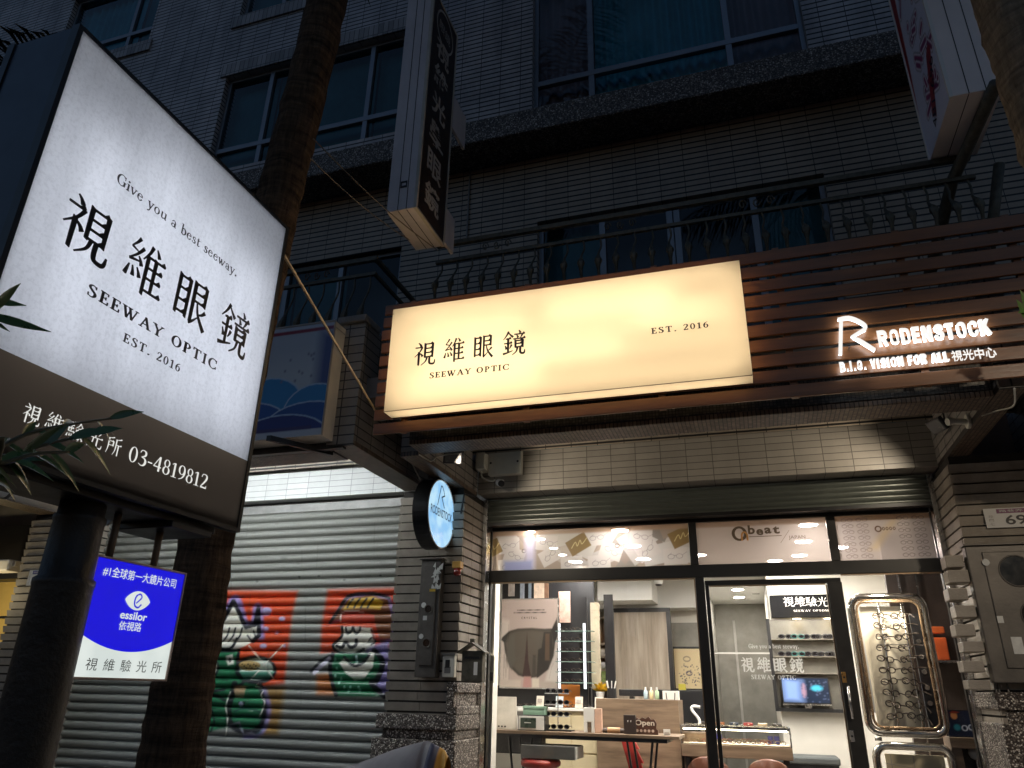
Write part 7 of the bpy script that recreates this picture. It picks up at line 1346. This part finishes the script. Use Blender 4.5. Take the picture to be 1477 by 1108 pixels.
# ------------------------------------------------------------------ lamp light, with added beams
def lamp(name, kind, loc, aim, power, col, size=.1, spot=90):
    l = bpy.data.lights.new(name, kind); l.energy = power; l.color = col; o = bpy.data.objects.new(name, l); COL.objects.link(o); o.location = loc
    if kind == 'SPOT': l.spot_size = math.radians(spot); l.spot_blend = .8; l.shadow_soft_size = size
    elif kind == 'POINT': l.shadow_soft_size = size
    o.rotation_euler = Vector(aim).to_track_quat('-Z', 'Y').to_euler(); return o
lamp('added_lintel_beam', 'SPOT', L1[0]+L1[1]*.09, (.80, .55, -.38), 19, (1, .86, .66), .014, 140)  # beams added to wash the lintel; the flood lamps look unlit and face elsewhere
lamp('added_lintel_beam', 'SPOT', L2[0]+L2[1]*.09, (-.8, .32, -.5), 13, (1, .86, .66), .014, 140)
lamp('doorway_light', 'POINT', (-9.2, 6.6, 2.3), (0, 0, -1), 7, (1, .8, .45), .1)
for x_ in (-2.2, -1.2, -.1, 1.15):  # hidden spots added to brighten the rack board and table goods
    t = thing('added_window_spot', 'added white spot lamp hidden behind the transom bar to brighten the window goods', 'lamp', (x_, 7.58, zt0+.08), 'added spot lamps behind the transom bar')
    b = MB(); b.tube([(x_, 7.60, zt0+.10), (x_, 7.62, zt0+.02)], .03, 12); b.build('body', m_white, t); b = MB(); b.box(x_-.01, x_+.01, 7.535, 7.575, zt0+.05, zt0+.07); b.build('bracket', m_white, t)
    lamp('added_window_beam', 'SPOT', (x_, 7.625, zt0+.005), (0, .28, -1), 20 if x_ > 1 else 22, (1, .9, .74), .06, 120)
# unseen street lamp behind the viewpoint, added to brighten the pillars
LP = Vector((4.2, -.6, 0)); t = thing('added_street_lamp', 'unseen warm street lamp on a grey pole, added to light the pillars', 'street lamp', LP); b = MB(); b.lathe(tuple(LP), [(.12, 0), (.12, .25), (.06, .3), (.045, 4.75)], 16); b.tube([LP+Z3*4.75, LP+Vector((-.1, .1, 4.9)), LP+Vector((-.35, .35, 4.95))], .035, 10); b.build('pole', m_galv, t, smooth=True)
b = MB(); b.obox(LP+Vector((-.45, .25, 4.90)), (.26, .12, 0), (-.16, .36, 0), (0, 0, .08)); b.build('head', m_galv, t, bevel=.02); b = MB(); b.obox(LP+Vector((-.43, .29, 4.893)), (.2, .09, 0), (-.12, .28, 0), (0, 0, .005)); b.build('lens', glow('added_street_lens', (1, .72, .42), 6, lamp=True), t)
lamp('added_street_beam', 'SPOT', LP+Vector((-.42, .45, 4.87)), (-.18, .68, -.71), 300, (1, .82, .60), .12, 82)
# small goods on the counters and the table
def row(n, name, label, cat, grp, p0, step, make):
    for k in range(n):
        p = Vector(p0) + Vector(step)*k; t = thing(name, label, cat, p, grp); make(t, p, k)
def bottle(t, p, k):
    b = MB(); b.lathe(tuple(p), [(.022, 0), (.024, .01), (.024, .08), (.010, .10)], 12); b.build('body', mat('bottle_plastic', c(['9fb4c0', 'c8b890', 'a8c0a0', 'c0c4c8'][k % 4]), .25), t, smooth=True); b = MB(); b.lathe((p.x, p.y, p.z+.1005), [(.011, 0), (.011, .03)], 10); b.build('cap', m_white, t)
row(3, 'spray_bottle', 'small lens cleaner bottle in the row along the oak counter top', 'bottle', 'lens cleaner bottles', (atY(931, 1000, 9.25).x, 9.27, zc+.001), (.065, .0, 0), bottle)
def cardstand(t, p, k):
    b = MB(); b.obox(p, (.09, 0, 0), (0, .006, 0), (0, .03, .12)); b.build('card', mat('price_card', c(['e4ddd0', 'c7d3da', 'e0cfc0'][k % 3]), .5), t); b = MB(); b.box(p.x, p.x+.09, p.y, p.y+.05, p.z-.004, p.z-.0005); b.build('foot', m_black, t); b = MB(); b.obox(p+Vector((.015, -.0015, .05)), (.06, 0, 0), (0, .0008, 0), (0, .010, .04)); b.build('print', m_greytext, t)
row(4, 'price_card', 'small tilted price card in the row on the white worktop', 'card', 'price cards on the worktop', (q[0]*0+atY(775, 1000, 9.12).x, 9.07, dz+.036), (.23, .02, 0), cardstand)
def cloth(t, p, k):
    b = MB(); b.box(p.x, p.x+.10, p.y, p.y+.07, p.z, p.z+.03); b.build('case', mat('case_colour', c(['2f2a28', '7a4a2a', '39414f', '8a2c2a', 'b8a68c'][k % 5]), .45), t, bevel=.008); b = MB(); b.box(p.x+.04, p.x+.06, p.y-.002, p.y-.0003, p.z+.012, p.z+.02); b.build('clasp', m_steel, t)
row(6, 'glasses_case', 'hard glasses case in the row on the glass showcase top', 'case', 'glasses cases on the showcase', (atY(1012, 1050, 9.2).x, 9.2, zt2+.014), (.15, .0, 0), cloth)
def frame_pic(t, p, k):
    b = MB(); b.box(p.x, p.x+.012, p.y, p.y+.34, p.z, p.z+.46); b.build('frame', m_steel, t); b = MB(); b.box(p.x+.0125, p.x+.015, p.y+.03, p.y+.31, p.z+.03, p.z+.43); b.build('print', mat('certificate', c(['cfc8b4', 'c8b49a', 'c4c8cc'][k % 3]), .5, var=.2, vs=14), t)
xp = atY(868, 950, 11.2).x-.25
row(2, 'certificate', 'framed certificate on the narrow white pier left of the box shelf', 'picture', 'framed certificates', (xp, 10.9, 2.45), (0, 0, -.62), frame_pic)
b = MB(); b.box(xp-.12, xp-.002, 10.6, 11.99, .16, CZ-.003); struct(b.build('wall_pier', m_wall))
